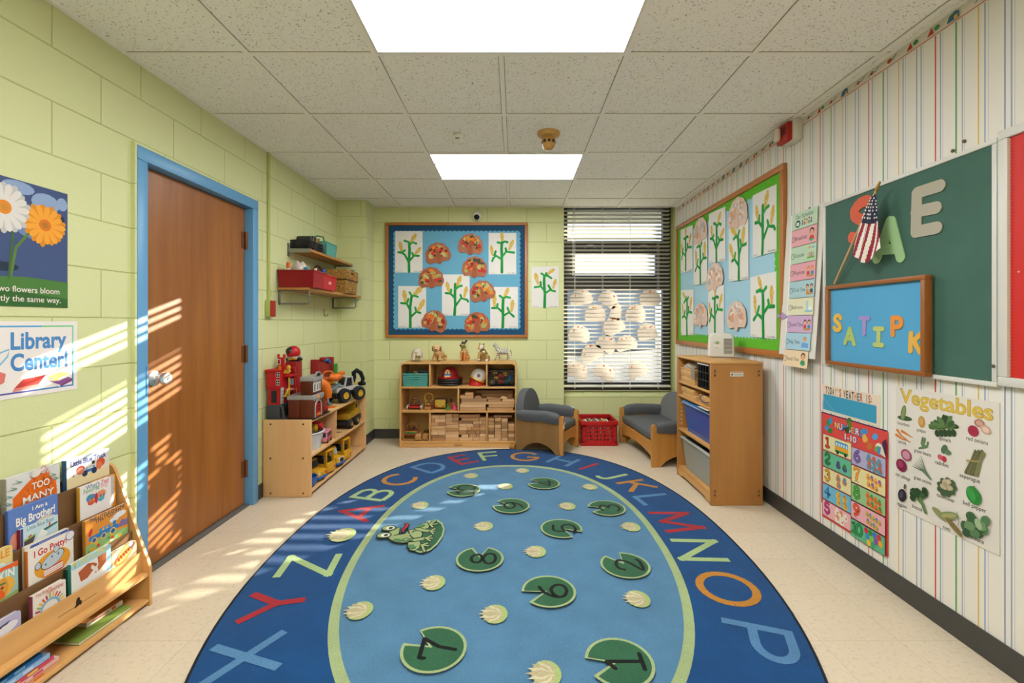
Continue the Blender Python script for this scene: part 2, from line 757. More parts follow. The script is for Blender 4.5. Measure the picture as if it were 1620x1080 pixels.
# ------------------------------------------------------------------ door in the left wall
M_BLUE = col('#5f9ac6', .38)
M_DOOR = speck('wood_door', '#ac6c2e', '#7c4417', 5.0, .6, .36, .02, stretch=(2.2, 2.2, .16))
d = thing('door_1', 'closed flush brown wooden door in a blue metal frame on the green wall', 'door', (WL, 2.625, 0))
d['kind'] = 'structure'
tbox(-.075, -.035, -.435, .435, .018, 1.995, M_DOOR).build('door_leaf', d)
c = MB()
for s in (-1, 1):
    c.box((-.10, s * .469 - .031, 0), (.022, s * .469 + .031, 1.998), M_BLUE, .003)
c.box((-.10, -.500, 1.998), (.022, .500, 2.062), M_BLUE, .003)
c.build('door_frame', d)
c = MB()
c.box((0, -.512, 0), (.02, -.5005, 2.0625), M_LEFT)
c.box((0, -.512, 2.0626), (.02, .512, 2.074), M_LEFT)
c.build('frame_caulk', d)
tbox(-.1, .0, -.437, .437, 0, .012, col('#5d5a55', .6), .004).build('threshold', d)
for z in (.25, 1.02, 1.78):
    c = MB()
    c.box((-.036, .40, z - .055), (-.030, .437, z + .055), col('#7b4a2c', .4, .4))
    c.cyl((-.022, .436, z - .058), (-.022, .436, z + .058), .0085, col('#7b4a2c', .4, .4))
    c.build('hinge', d)
k = MB()
k.x = Matrix.Translation((-.035, -.335, .948)) @ Matrix.Scale(1.15, 4) @ Matrix.Rotation(PI / 2, 4, 'Y')
k.lathe([(.0, 0), (.034, 0), (.034, .006), (.024, .012), (.012, .014), (.012, .030), (.018, .034), (.027, .044), (.028, .056), (.024, .064), (.010, .066), (.0, .066)], metal('#e6e6e4', .34), seg=28)
k.cyl((0, 0, .064), (0, 0, .068), .007, metal('#8d8d88', .4))
k.build('door_knob', d)
tbox(.0225, .0245, -.452, -.4385, .88, 1.02, col('#4b83ae', .4), .002).build('strike_plate', d)

# ------------------------------------------------------------------ window in the niche
M_BRONZE = col('#2b2927', .42)
w = thing('window_1', 'tall dark framed window in three lights with a low sill', 'window', (0, 0, 0))
w['kind'] = 'structure'
c = MB()
Y0, Y1 = 5.055, 5.12
for q in ((.518, .58, .474, 2.62), (1.643, 1.725, .474, 2.62), (.58, 1.643, .474, .564), (.58, 1.643, 1.598, 1.754), (.58, 1.643, 1.995, 2.137), (.58, 1.643, 2.49, 2.62)):
    c.box((q[0], Y0, q[2]), (q[1], Y1, q[3]), M_BRONZE)
c.build('window_frame', w)
c = MB()
for q in ((.58, .666, 1.754, 1.995), (1.565, 1.643, 1.754, 1.995)):
    c.box((q[0], Y0 + .01, q[2]), (q[1], Y1 - .01, q[3]), M_BRONZE)
c.build('awning_sash', w)
for x in (.83, 1.42):
    c = MB()
    c.tube([(x - .055, 5.054, 2.06), (x - .05, 5.03, 2.075), (x, 5.02, 2.08), (x + .05, 5.03, 2.075), (x + .055, 5.054, 2.06)], .008, metal('#c9c7c0'))
    c.build('sash_latch', w)
gl, nt, b = new_mat('window_glass')
mixs = N(nt, 'ShaderNodeMixShader')
tr = N(nt, 'ShaderNodeBsdfTransparent')
tr.inputs['Color'].default_value = (.97, .985, .98, 1)
gs = N(nt, 'ShaderNodeBsdfGlossy')
gs.inputs['Roughness'].default_value = .02
mixs.inputs[0].default_value = .05
nt.links.new(tr.outputs[0], mixs.inputs[1])
nt.links.new(gs.outputs[0], mixs.inputs[2])
nt.links.new(mixs.outputs[0], nt.nodes['Material Output'].inputs['Surface'])
M_GLASS = gl
for q in ((.58, 1.643, .564, 1.598), (.666, 1.565, 1.754, 1.995), (.58, 1.643, 2.137, 2.49)):
    tbox(q[0], q[1], 5.094, 5.098, q[2], q[3], M_GLASS).build('pane', w)
tbox(.518, 1.725, 5.02, 5.055, .474, .482, col('#cfc9a8', .5), .002).build('window_sill', w)

# outdoors, seen through the blind
o = tbox(-2.5, 5.0, 5.14, 5.74, 2.50, 2.64, col('#cfcdc8', .8)).build('roof_eave')
o['kind'] = 'structure'
o = tbox(-30, 30, 5.3, 60, -.5, -.3, col('#3c3d40', .9)).build('ground')
o['kind'] = 'structure'
o = thing('neighbour_building', 'pale building seen through the window beyond the turkeys', 'building', (2.0, 26, -.3))
tbox(-9, 6, 0, 4, 0, 3.4, col('#a3afbf', .9)).build('wall', o)
tbox(-9.3, 6.3, -.3, 4.3, 3.4, 3.6, col('#cfd3d8', .8)).build('roof', o)

# ------------------------------------------------------------------ blind
M_SLAT, nt, b = new_mat('white_vinyl_slat')
b.inputs['Base Color'].default_value = lin('#f1eee6')
b.inputs['Roughness'].default_value = .45
mx = N(nt, 'ShaderNodeMixShader')
mx.inputs[0].default_value = .22
tl = N(nt, 'ShaderNodeBsdfTranslucent')
tl.inputs['Color'].default_value = lin('#f1ebdd')
nt.links.new(b.outputs[0], mx.inputs[1])
nt.links.new(tl.outputs[0], mx.inputs[2])
nt.links.new(mx.outputs[0], nt.nodes['Material Output'].inputs['Surface'])
bl = thing('window_blind', 'white horizontal slat blind hanging open in the window', 'blind', (1.115, 5.0, 2.60))
tbox(-.585, .585, -.03, .03, -.02, .03, M_SLAT, .003).build('head_rail', bl)
c = MB()
T = R(12)
nz_ = 47
z = -.058
while z > -2.035:
    prof = []
    for k in range(7):
        t = -1 + k / 3.0
        y, h = t * .0252, .0050 * (1 - t * t)
        prof.append((y, h))
    prof2 = [(y, h - .0028) for y, h in prof[::-1]]
    pts = []
    for y, h in prof + prof2:
        # inner edge (towards the room, -y) a little higher than the outer edge
        pts.append((-.583, y * math.cos(T) + h * math.sin(T), z - y * math.sin(T) + h * math.cos(T)))
    c.prism(pts, (1.166, 0, 0), M_SLAT)
    z -= .0432
ZB = z + .0432
c.build('slats', bl)
tbox(-.585, .585, -.025, .025, -2.078, -2.056, M_SLAT, .003).build('bottom_rail', bl)
for x in (-.46, -.155, .145, .455):
    c = MB()
    for y in (-.027, .027):
        c.box((x - .0015, y - .0008, -2.06), (x + .0015, y + .0008, -.02), col('#eeeae0', .8))
    c.cyl((x, -.01, -2.094), (x, -.01, -2.077), .005, col('#eeeae0', .5), seg=10)
    c.build('ladder_cord', bl)
c = MB()
c.cyl((-.485, -.04, -.86), (-.485, -.036, -.02), .004, M_SLAT, seg=8)
c.build('tilt_wand', bl)

# paper turkeys taped to the lower pane
tk, nt, b = new_mat('thin_craft_paper')
mx = N(nt, 'ShaderNodeMixShader')
mx.inputs[0].default_value = .13
df = N(nt, 'ShaderNodeBsdfDiffuse')
tl = N(nt, 'ShaderNodeBsdfTranslucent')
df.inputs['Color'].default_value = lin('#efe6de')
tl.inputs['Color'].default_value = lin('#f4e6da')
nt.links.new(df.outputs[0], mx.inputs[1])
nt.links.new(tl.outputs[0], mx.inputs[2])
nt.links.new(mx.outputs[0], nt.nodes['Material Output'].inputs['Surface'])
M_THIN = tk


def turkey_outline(w, h, n=7):
    """scalloped half round fan with a flat foot, like a shell"""
    pts = []
    for k in range(n):
        a0, a1 = R(203 - 226 * k / n), R(203 - 226 * (k + 1) / n)
        for j in range(5):
            a = a0 + (a1 - a0) * j / 5
            s = .955 + .055 * math.sin(PI * j / 5)
            pts.append((math.cos(a) * w * .5 * s, -h * .17 + math.sin(a) * h * .67 * s))
    pts += [(w * .415, -h * .46), (w * .39, -h * .50), (w * .1, -h * .475), (-w * .12, -h * .475), (-w * .39, -h * .5), (-w * .415, -h * .46)]
    return pts


spots = [(185, 125, 'upper left corner'), (470, 140, 'top row centre'), (880, 125, 'upper right corner, redder than the rest'),
         (330, 285, 'second row left'), (540, 270, 'second row centre, narrow'), (740, 285, 'second row right'), (510, 415, 'middle of the pane'),
         (170, 490, 'left edge at mid height'), (850, 470, 'right edge at mid height'), (640, 585, 'right of centre below the middle'),
         (450, 590, 'left of centre below the middle'), (290, 685, 'third row from the bottom, with orange scraps'),
         (150, 860, 'lower left corner'), (425, 880, 'bottom row centre'), (745, 850, 'lower right, tilted and darker')]
for i, (px, py, where) in enumerate(spots):
    p = at(890 + px / 6.35, 450 + py / 6.35, 5.085)
    a = Art(0, 2e-4)
    W, H = .215 + .045 * r_.random(), .170 + .035 * r_.random()
    if i == 4: W = .13
    a.prism([(x, 0, z) for x, z in turkey_outline(W, H)], (0, .0006, 0), M_THIN)
    a.y = 0
    for k in range(6 if i in (2, 11, 12, 13) else 3):
        t = R(20 + r_.random() * 140)
        q = .25 + .15 * r_.random()
        a.oval(math.cos(t) * W * q, math.sin(t) * H * q, .012, .007, r_.choice(['#e0552f', '#e8923a', '#d9483a'] if i != 4 else ['#e8b13a']), rot=r_.random() * 180, n=8)
    o = a.build('paper_turkey', loc=(p.x, 5.0925, p.z), rot=(0, R(r_.uniform(-34, 34)), 0))
    tag(o, 'backlit paper turkey taped inside the window, ' + where, 'paper turkey', 'paper turkeys on the window')

# ------------------------------------------------------------------ ceiling lights
em, nt, b = new_mat('lit_acrylic_diffuser')
b.inputs['Base Color'].default_value = (.9, .9, .9, 1)
b.inputs['Emission Color'].default_value = (.95, .978, 1.0, 1)
b.inputs['Emission Strength'].default_value = 19.0
M_LIT = em
for i, (a0, b0) in enumerate(LIGHTS):  # last two panels are unseen, added behind the camera to light the room
    y = (a0 + b0) / 2
    lab = ['lit white ceiling light panel nearer the window wall, behind the smoke detector', 'large lit ceiling light panel cut by the top of the photo',
           'unseen light panel added over the camera to light the room', 'unseen light panel added at the rear to light the room'][i]
    L_ = thing('ceiling_light', lab, 'ceiling light', (-.065, y, CEIL), group='recessed ceiling lights')
    tbox(-.555, .555, -.282, .282, -.0045, -.0006, M_LIT).build('diffuser', L_)
    c = MB()
    for q in ((-.566, .566, -.293, -.282), (-.566, .566, .282, .293), (-.566, -.555, -.282, .282), (.555, .566, -.282, .282)):
        c.box((q[0], q[2], -.008), (q[1], q[3], -.0006), col('#e3e0d8', .4))
    c.build('lens_frame', L_)
    c = MB()
    x = .552 if i == 1 else -.552
    c.box((x - .012, -.11, -.012), (x + .012, -.08, -.005), col('#c8c5bd', .4), .002)
    c.build('latch', L_)
# ================================================================== small fixtures
M_WHITE = plastic('#dedbd3')
t = thing('smoke_detector', 'yellowed round smoke detector hanging from the ceiling tile', 'smoke detector', (.217, 2.953, CEIL))
MB().lathe([(.074, 0), (.074, -.012), (.066, -.026), (.04, -.036), (.034, -.036)], col('#c49a55', .4), seg=32).build('mounting_base', t)
MB().lathe([(.034, -.030), (.040, -.040), (.043, -.052), (.043, -.074), (.037, -.094), (.026, -.108), (.012, -.112), (.0, -.112)], col('#bd8f48', .4), seg=32).build('sensing_head', t)
c = MB()
for k in range(9):
    q = Matrix.Rotation(2 * PI * k / 9, 4, 'Z')
    c.box((-.009, -.0445, -.072), (.009, -.0425, -.054), col('#2a2420', .5), mx=q)
c.build('vent_slots', t)
MB().lathe([(.010, -.110), (.011, -.117), (.0, -.119)], metal('#d6d2ca', .3), seg=16).build('test_lens', t)
t = thing('motion_sensor', 'small white box sensor on the ceiling tile left of the smoke detector', 'sensor', (-.375, 2.97, CEIL))
tbox(-.028, .028, -.025, .025, -.045, 0, M_WHITE, .006).build('housing', t)
tbox(-.013, .013, -.0265, -.0245, -.040, -.033, col('#6a6560', .4)).build('sensor_window', t)
t = thing('security_camera', 'small white camera under the ceiling above the blue bulletin board', 'camera', (-.403, 4.80, 2.36))
t.scale = (1.15, 1.15, 1.15)
MB().lathe([(.0, .03), (.022, .03), (.033, .02), (.036, 0), (.036, -.03), (.030, -.034), (0, -.034)], plastic('#e2e0da'), seg=24).build('housing', t, rot=(R(-52), 0, 0))
MB().lathe([(.0, -.0335), (.026, -.0345), (.024, -.040), (.012, -.036), (0, -.036)], col('#141416', .15), seg=24).build('lens', t, rot=(R(-52), 0, 0))
MB().tube([(0, .012, .02), (0, .02, .06), (.004, .03, .098)], .006, plastic('#cfccc2')).build('bracket', t)

t = thing('fire_alarm', 'red and white strobe fire alarm high on the striped wall', 'fire alarm', (WR, 2.80, 2.395))
tbox(-.055, 0, -.075, .065, -.064, .062, plastic('#d4cec4'), .006).build('back_box', t)
tbox(-.085, -.05, -.058, .058, -.062, .05, plastic('#a8231c'), .006).build('horn_body', t)
c = MB()
for k in range(5):
    c.box((-.087, -.045 + k * .012, -.02), (-.0845, -.039 + k * .012, .03), col('#5e120e', .5))
c.build('horn_grille', t)
tbox(-.112, -.085, .004, .05, -.045, .035, col('#d9c3b4', .12), .012).build('strobe_lens', t)

t = thing('electrical_box', 'green junction box with a red plate and conduit on the left wall', 'electrical box', (WL, 3.30, 1.33))
tbox(0, .035, -.055, .02, -.06, .06, col('#a9b45c', .5), .004).build('box', t)
tbox(.035, .041, -.052, .018, -.058, .058, plastic('#a02a1f'), .003).build('cover_plate', t)
c = MB()
c.box((0, -.03, .06), (.016, -.008, 1.128), col('#b4bb6c', .5), .003)
c.build('conduit', t)
MB().tube([(.012, 0, .06), (.012, .004, .11), (.012, -.008, .16), (.012, -.012, .24)], .004, col('#c6cc86', .5)).build('cable', t)
t = thing('wall_hook', 'small metal hook on the green wall below the long shelf', 'hook', (WL, 4.25, 1.30))
MB().box((0, -.008, -.01), (.003, .008, .06), metal('#9a9a94')).tube([(.002, 0, .0), (.02, 0, -.012), (.034, 0, -.004), (.036, 0, .012)], .004, metal('#9a9a94')).build('hook', t)
for y, z, nm, lb in ((2.12, 1.897, 'pushpin', 'small dark pin in the striped wall above the schedule chart'), (1.79, 1.905, 'pushpin', 'brown pin above the top right of the chalkboard'), (1.745, 1.925, 'pushpin', 'dark pin highest above the chalkboard, nearer the red board')):
    tag(MB().ell((0, 0, 0), (.006, .007, .007), col('#6b4a3c' if y < 1.8 else '#3a3630', .4), u=10, w=6).build(nm, loc=(WR - .004, y if y != 2.12 else 2.66, z)), lb, 'pin')


# ================================================================== the rug
def carpet(h):
    key = 'carpet' + h
    if key in _M:
        return _M[key]
    m, nt, b = new_mat('carpet_' + h.strip('#'))
    L = nt.links.new
    tc = N(nt, 'ShaderNodeTexCoord')
    nz = N(nt, 'ShaderNodeTexNoise', i_Scale=190.0, i_Detail=4.0, i_Roughness=.8)
    n2 = N(nt, 'ShaderNodeTexNoise', i_Scale=7.0, i_Detail=3.0)
    L(tc.outputs['Object'], nz.inputs['Vector'])
    L(tc.outputs['Object'], n2.inputs['Vector'])
    ad = N(nt, 'ShaderNodeMath', operation='MULTIPLY_ADD')
    ad.inputs[1].default_value = .35
    L(n2.outputs['Fac'], ad.inputs[0])
    L(nz.outputs['Fac'], ad.inputs[2])
    rp = N(nt, 'ShaderNodeValToRGB')
    r, g, bb, _ = lin(h)
    rp.color_ramp.elements[0].position = .42
    rp.color_ramp.elements[0].color = (r * .62, g * .62, bb * .62, 1)
    rp.color_ramp.elements[1].position = .95
    rp.color_ramp.elements[1].color = (min(1, r * 1.25), min(1, g * 1.25), min(1, bb * 1.25), 1)
    L(ad.outputs[0], rp.inputs['Fac'])
    L(rp.outputs['Color'], b.inputs['Base Color'])
    bp = N(nt, 'ShaderNodeBump', i_Strength=.5, i_Distance=.003)
    L(nz.outputs['Fac'], bp.inputs['Height'])
    L(bp.outputs['Normal'], b.inputs['Normal'])
    b.inputs['Roughness'].default_value = .95
    b.inputs['Specular IOR Level'].default_value = .05
    b.inputs['Sheen Weight'].default_value = .15
    _M[key] = m
    return m


RX, RY = -.03, 2.56


def sup(a, b, n=2.25, k=120):
    out = []
    for i in range(k):
        t = 2 * PI * i / k
        cx, sy = math.cos(t), math.sin(t)
        out.append((math.copysign(abs(cx) ** (2 / n), cx) * a, math.copysign(abs(sy) ** (2 / n), sy) * b))
    return out


NAVY, POND, PALE = '#0a4376', '#4d7897', '#98a877'
rug = Art(eps=4e-5, fin=carpet)
rug.prism([(x, y, 0) for x, y in sup(1.246, 1.826)], (0, 0, .010), carpet(NAVY))
rug.map = lambda x, z, y: (x - RX, z - RY, -y)
rug.y = -.010
rug.fill([(x + RX + .015, y + RY) for x, y in sup(.840, 1.338)], PALE)
rug.fill([(x + RX + .015, y + RY) for x, y in sup(.800, 1.295)], POND)
LC = dict(R='#9e222c', G='#9db57d', O='#b4792a', B='#4f7ca4')
LET = dict(A=(-1.005, 2.93), B=(-1.0036, 3.235), C=(-.90, 3.547), D=(-.715, 3.842), E=(-.4626, 4.062), F=(-.225, 4.16), G=(.092, 4.146), H=(.424, 4.018),
           I=(.624, 3.859), J=(.771, 3.641), K=(.91, 3.413), L=(.9725, 3.14), M=(.985, 2.798), N=(.985, 2.444), O=(.975, 2.09), P=(.93, 1.747),
           X=(-.985, 1.66), Y=(-1.04, 1.975), Z=(-1.035, 2.285), Q=(.86, 1.40), R=(.70, 1.17), S=(.42, 1.0), T=(.13, .95), U=(-.18, .96), V=(-.50, 1.05), W=(-.80, 1.32))
def arc(cx, cz, rx, rz, a0, a1, n=12):
    return [(cx + rx * math.cos(R(a0 + (a1 - a0) * k / n)), cz + rz * math.sin(R(a0 + (a1 - a0) * k / n))) for k in range(n + 1)]


def curve(P, n=4):                       # smooth line through the points
    if len(P) < 4: return P
    out = []
    for i in range(len(P) - 1):
        p0, p1, p2, p3 = P[max(i - 1, 0)], P[i], P[i + 1], P[min(i + 2, len(P) - 1)]
        for k in range(n):
            t = k / n
            out.append(tuple(.5 * (2 * b + (c_ - a_) * t + (2 * a_ - 5 * b + 4 * c_ - d_) * t * t + (3 * b - a_ - 3 * c_ + d_) * t ** 3) for a_, b, c_, d_ in zip(p0, p1, p2, p3)))
    return out + [P[-1]]


def runs(P, lim=50):                     # break a stroke at its sharp corners
    out, cur = [], [P[0]]
    for i in range(1, len(P)):
        cur.append(P[i])
        if i < len(P) - 1:
            a0 = math.atan2(P[i][1] - P[i - 1][1], P[i][0] - P[i - 1][0])
            a1 = math.atan2(P[i + 1][1] - P[i][1], P[i + 1][0] - P[i][0])
            if abs((math.degrees(a1 - a0) + 180) % 360 - 180) > lim:
                out.append(cur)
                cur = [P[i]]
    out.append(cur)
    return out


def stretch(P, d, a, b):                 # lengthen an open run so that corners close
    P = [tuple(p) for p in P]
    if a:
        l = math.dist(P[0], P[1])
        P[0] = tuple(p + (p - q) / l * d for p, q in zip(P[0], P[1]))
    if b:
        l = math.dist(P[-1], P[-2])
        P[-1] = tuple(p + (p - q) / l * d for p, q in zip(P[-1], P[-2]))
    return P


STROKES = {
    'A': [[(-.5, 0), (0, 1), (.5, 0)], [(-.3, .34), (.3, .34)]],
    'B': [[(-.35, 0), (-.35, 1)] + arc(.03, .765, .27, .235, 90, -90) + [(-.35, .53)], arc(.03, .265, .33, .265, 90, -90) + [(-.35, 0)]],
    'C': [arc(0, .5, .5, .5, 42, 318)],
    'D': [[(-.4, 0), (-.4, 1)] + arc(-.06, .5, .48, .5, 90, -90) + [(-.4, 0)]],
    'E': [[(.35, 1), (-.33, 1), (-.33, 0), (.37, 0)], [(-.33, .52), (.27, .52)]],
    'F': [[(.35, 1), (-.33, 1), (-.33, 0)], [(-.33, .52), (.27, .52)]],
    'G': [arc(0, .5, .5, .5, 42, 340) + [(.47, .45), (.08, .45)]],
    'H': [[(-.4, 0), (-.4, 1)], [(.4, 0), (.4, 1)], [(-.4, .52), (.4, .52)]],
    'I': [[(0, 0), (0, 1)]],
    'J': [[(.2, 1), (.2, .25)] + arc(-.03, .23, .23, .23, 0, -130)],
    'K': [[(-.35, 0), (-.35, 1)], [(.38, 1), (-.3, .45)], [(-.12, .6), (.4, 0)]],
    'L': [[(-.3, 1), (-.3, 0), (.33, 0)]],
    'M': [[(-.55, 0), (-.42, 1), (0, .15), (.42, 1), (.55, 0)]],
    'N': [[(-.42, 0), (-.42, 1), (.42, 0), (.42, 1)]],
    'O': [[(.5 * math.cos(R(a)), .5 + .5 * math.sin(R(a))) for a in range(0, 361, 15)]],
    'P': [[(-.35, 0), (-.35, 1)] + arc(.05, .73, .32, .27, 90, -90) + [(-.35, .46)]],
    'Q': [[(.5 * math.cos(R(a)), .5 + .5 * math.sin(R(a))) for a in range(0, 361, 15)], [(.1, .25), (.5, -.05)]],
    'R': [[(-.35, 0), (-.35, 1)] + arc(.05, .73, .32, .27, 90, -90) + [(-.35, .46)], [(0, .46), (.4, 0)]],
    'S': [[(.3, .85), (.1, 1), (-.15, 1), (-.32, .85), (-.3, .65), (.2, .42), (.33, .2), (.2, .03), (-.1, 0), (-.35, .15)]],
    'T': [[(-.4, 1), (.4, 1)], [(0, 1), (0, 0)]],
    'U': [[(-.38, 1), (-.38, .3), (-.2, .03), (.2, .03), (.38, .3), (.38, 1)]],
    'V': [[(-.45, 1), (0, 0), (.45, 1)]],
    'W': [[(-.65, 1), (-.33, 0), (0, .9), (.33, 0), (.65, 1)]],
    'X': [[(-.42, 1), (.42, 0)], [(-.42, 0), (.42, 1)]],
    'Y': [[(-.42, 1), (0, .48), (.42, 1)], [(0, .48), (0, 0)]],
    'Z': [[(-.4, 1), (.4, 1), (-.4, 0), (.42, 0)]],
}
DIG = {
    '0': [[(.33 * math.cos(R(a)), .5 + .5 * math.sin(R(a))) for a in range(0, 361, 20)]],
    '1': [[(-.22, .82), (0, 1), (0, 0)], [(-.25, 0), (.25, 0)]],
    '2': [[(-.3, .75), (-.2, .95), (.05, 1), (.27, .88), (.28, .68), (.1, .42), (-.32, .03), (.2, 0), (.34, .1)]],
    '3': [[(-.26, .88), (0, 1), (.25, .88), (.24, .66), (0, .54), (.25, .45), (.3, .2), (.1, .02), (-.15, 0), (-.32, .14)]],
    '4': [[(.12, 0), (.12, 1), (-.36, .3), (.36, .3)]],
    '5': [[(.26, 1), (-.2, 1), (-.26, .55), (.05, .62), (.28, .48), (.3, .2), (.1, .01), (-.15, 0), (-.32, .12)]],
    '6': [[(.2, .98), (-.1, .8), (-.3, .45), (-.28, .15), (0, 0), (.26, .1), (.3, .35), (.1, .55), (-.15, .5), (-.29, .35)]],
    '7': [[(-.34, .86), (-.32, 1), (.34, 1), (.05, .5), (-.05, 0)]],
    '8': [[(0, .53), (.24, .66), (.22, .9), (0, 1), (-.22, .9), (-.24, .66), (0, .53), (.3, .36), (.28, .1), (0, 0), (-.28, .1), (-.3, .36), (0, .53)]],
    '9': [[(-.2, .02), (.1, .2), (.3, .55), (.28, .85), (0, 1), (-.26, .9), (-.3, .65), (-.1, .45), (.15, .5), (.29, .65)]],
}
for k_d in '2356890':
    DIG[k_d] = [curve(s_) for s_ in DIG[k_d]]
STROKES['S'] = [curve(s_) for s_ in STROKES['S']]
STROKES['U'] = [curve(s_) for s_ in STROKES['U']]
CYC = 'RGOB'
for ch, (x, y) in LET.items():
    h = LC[CYC[(ord(ch) - 65) % 4]]
    # the tops of the letters point outwards
    ox, oy = (x - RX) / 1.05 ** 2, (y - RY) / 1.62 ** 2
    l = math.hypot(ox, oy)
    ox, oy = ox / l, oy / l
    H = .24
    for st in STROKES[ch]:
        rs_ = runs(st)
        for i_, run in enumerate(rs_):
            run = stretch(run, .07, i_ > 0, i_ < len(rs_) - 1)
            rug.line([(x + oy * u * H + ox * (v - .5) * H, y - ox * u * H + oy * (v - .5) * H) for u, v in run], .036, h, caps=False)


def lily(x, y, s=1.0):
    rug.oval(x + .012 * s, y, .052 * s, .062 * s, '#9fb06e')
    for k in (-4, 4, -3, 3, -2, 2, -1, 1, 0):
        a = R(180 + k * 17)
        l = (.082 - .0035 * abs(k)) * s
        bx, by = x + .040 * s, y + k * .004 * s
        cx, cy = math.cos(a), math.sin(a)
        w = .017 * s
        rug.fill([(bx, by), (bx + cx * l * .6 - cy * w, by + cy * l * .6 + cx * w), (bx + cx * l * 1.25, by + cy * l * 1.25), (bx + cx * l * .6 + cy * w, by + cy * l * .6 - cx * w)], '#c3ba97' if k % 2 else '#b0a380')


for p in ((-.359, 3.62), (-.642, 3.034), (-.1966, 2.722), (.052, 3.743), (-.081, 3.382), (.5446, 3.369), (.3363, 3.016), (.68, 2.71), (.0998, 2.416),
          (.5294, 2.002), (-.0949, 1.897), (.0962, 1.574), (-.6655, 1.919), (-.39, 2.124), (.3, 1.42), (-.45, 1.4)):
    lily(*p)
lily(-1.0, 2.6, 1.35)


def pad(x, y, d, notch):
    for r, h in ((d / 2, PALE), (d / 2 - .0115, '#2d5c40')):
        pts = [(x + r * math.cos(R(notch + a)), y + r * math.sin(R(notch + a))) for a in range(17, 344, 8)]
        k = .012 if h == PALE else .004
        q = d * .10
        rug.fill(pts + [(x + (q + k * 0) * math.cos(R(notch)), y + q * math.sin(R(notch)))] if h == PALE else
                 [(x + r * math.cos(R(notch + a)), y + r * math.sin(R(notch + a))) for a in range(23, 338, 8)] + [(x + (q - .018) * math.cos(R(notch)), y + (q - .018) * math.sin(R(notch)))], h)


for s, x, y, nt_ in (('7', -.3026, 1.693, 150), ('1', .3727, 1.626, 195), ('2', .5497, 2.274, 115), ('3', .597, 2.973, 193), ('4', .214, 3.429, 168), ('5', .2714, 2.677, -40),
                     ('6', .1516, 2.052, 205), ('8', -.181, 2.332, 95), ('9', -.0267, 3.007, 163), ('10', -.374, 3.286, 180)):
    pad(x, y, .245, nt_)
    for i, dch in enumerate(s):
        oy = 0 if len(s) == 1 else (-.042, .040)[i]
        for st in DIG[dch]:
            for run in runs(st):
              rug.line([(x + .018 - (v - .5) * .125, y + oy + u * .15) for u, v in run], .0165, '#0a0e0c', caps=True)


def fpx(pts):                            # frog traced from a detail of the photo -> floor metres
    return [tuple(fl(580 + a / 5.685, 730 + b / 5.685)[:2]) for a, b in pts]


PADO = [(425, 835), (470, 858), (520, 856), (580, 832), (640, 778), (688, 705), (703, 640), (682, 585), (632, 553), (596, 558), (572, 590), (578, 556), (545, 566), (470, 640), (420, 760)]
PADI = [(440, 828), (475, 845), (520, 842), (575, 818), (628, 768), (674, 700), (688, 640), (668, 592), (630, 566), (604, 570), (560, 620), (480, 650), (430, 760)]
rug.fill(fpx(PADO), PALE)
rug.fill(fpx(PADI), '#2d5c40')
INK, FROG = '#1b1d1a', '#93a36f'


def frog_part(pts, h=FROG, w=.0075):
    q = fpx(pts)
    rug.fill(q, h)
    rug.line(q + [q[0]], w, INK)


frog_part([(440, 640), (490, 592), (545, 580), (572, 600), (560, 632), (505, 645)])
frog_part([(370, 762), (365, 800), (388, 835), (430, 842), (476, 815), (492, 780), (480, 750)])
frog_part([(205, 735), (250, 760), (320, 770), (370, 762), (420, 752), (482, 738), (505, 690), (498, 662), (450, 642), (400, 646), (372, 652), (340, 686), (290, 690), (305, 628), (250, 634), (200, 668), (180, 705)])
for a in ([(455, 640), (520, 655), (575, 660)], [(350, 738), (430, 744), (530, 725)]):
    rug.line(fpx(a), .040, INK)
    rug.line(fpx(a), .028, FROG)
for hx, hy, tips in ((575, 660, ((612, 640), (614, 662), (600, 686))), (530, 727, ((582, 705), (588, 728), (572, 752))), (495, 790, ((546, 775), (556, 800), (522, 850))), (570, 602, ((616, 570), (634, 600), (592, 626)))):
    for tx, ty in tips:
        rug.line(fpx([(hx, hy), (tx, ty)]), .022, INK)
    for tx, ty in tips:
        rug.line(fpx([(hx, hy), (tx, ty)]), .012, FROG)
for ex, ey in ((200, 637), (155, 703)):
    q = fpx([(ex, ey)])[0]
    rug.oval(q[0], q[1], .044, .036, INK)
    rug.oval(q[0], q[1], .038, .030, FROG)
    rug.oval(q[0] + .008, q[1], .024, .021, '#d8d8c8')
    rug.oval(q[0] + .012, q[1], .012, .014, INK)
frog_part([(310, 678), (320, 645), (345, 620), (350, 606), (330, 600), (360, 592), (383, 605), (372, 630), (346, 650), (336, 675)], '#b3202c')
rug.line(fpx([(250, 705), (280, 695), (320, 690)]), .006, INK)
rug.line(fpx([(370, 650), (385, 690)]), .006, INK)
rug.line(fpx([(440, 660), (420, 665), (415, 675)]), .006, INK)
rug.line(fpx([(390, 705), (420, 732), (480, 722)]), .006, INK)
for p in ((270, 745), (310, 752), (400, 800), (415, 815), (390, 748), (500, 612), (470, 625)):
    q = fpx([p])[0]
    rug.oval(q[0], q[1], .018, .012, '#4c8054')
ro = rug.build('rug', loc=(RX, RY, 0))
tag(ro, 'oval blue alphabet rug with a pond of numbered lily pads and a frog', 'rug')
q = [(x, y, .0065) for x, y in sup(1.248, 1.828)]
MB().tube(q, .0065, carpet('#10151c'), seg=8, close=True).build('binding', ro)

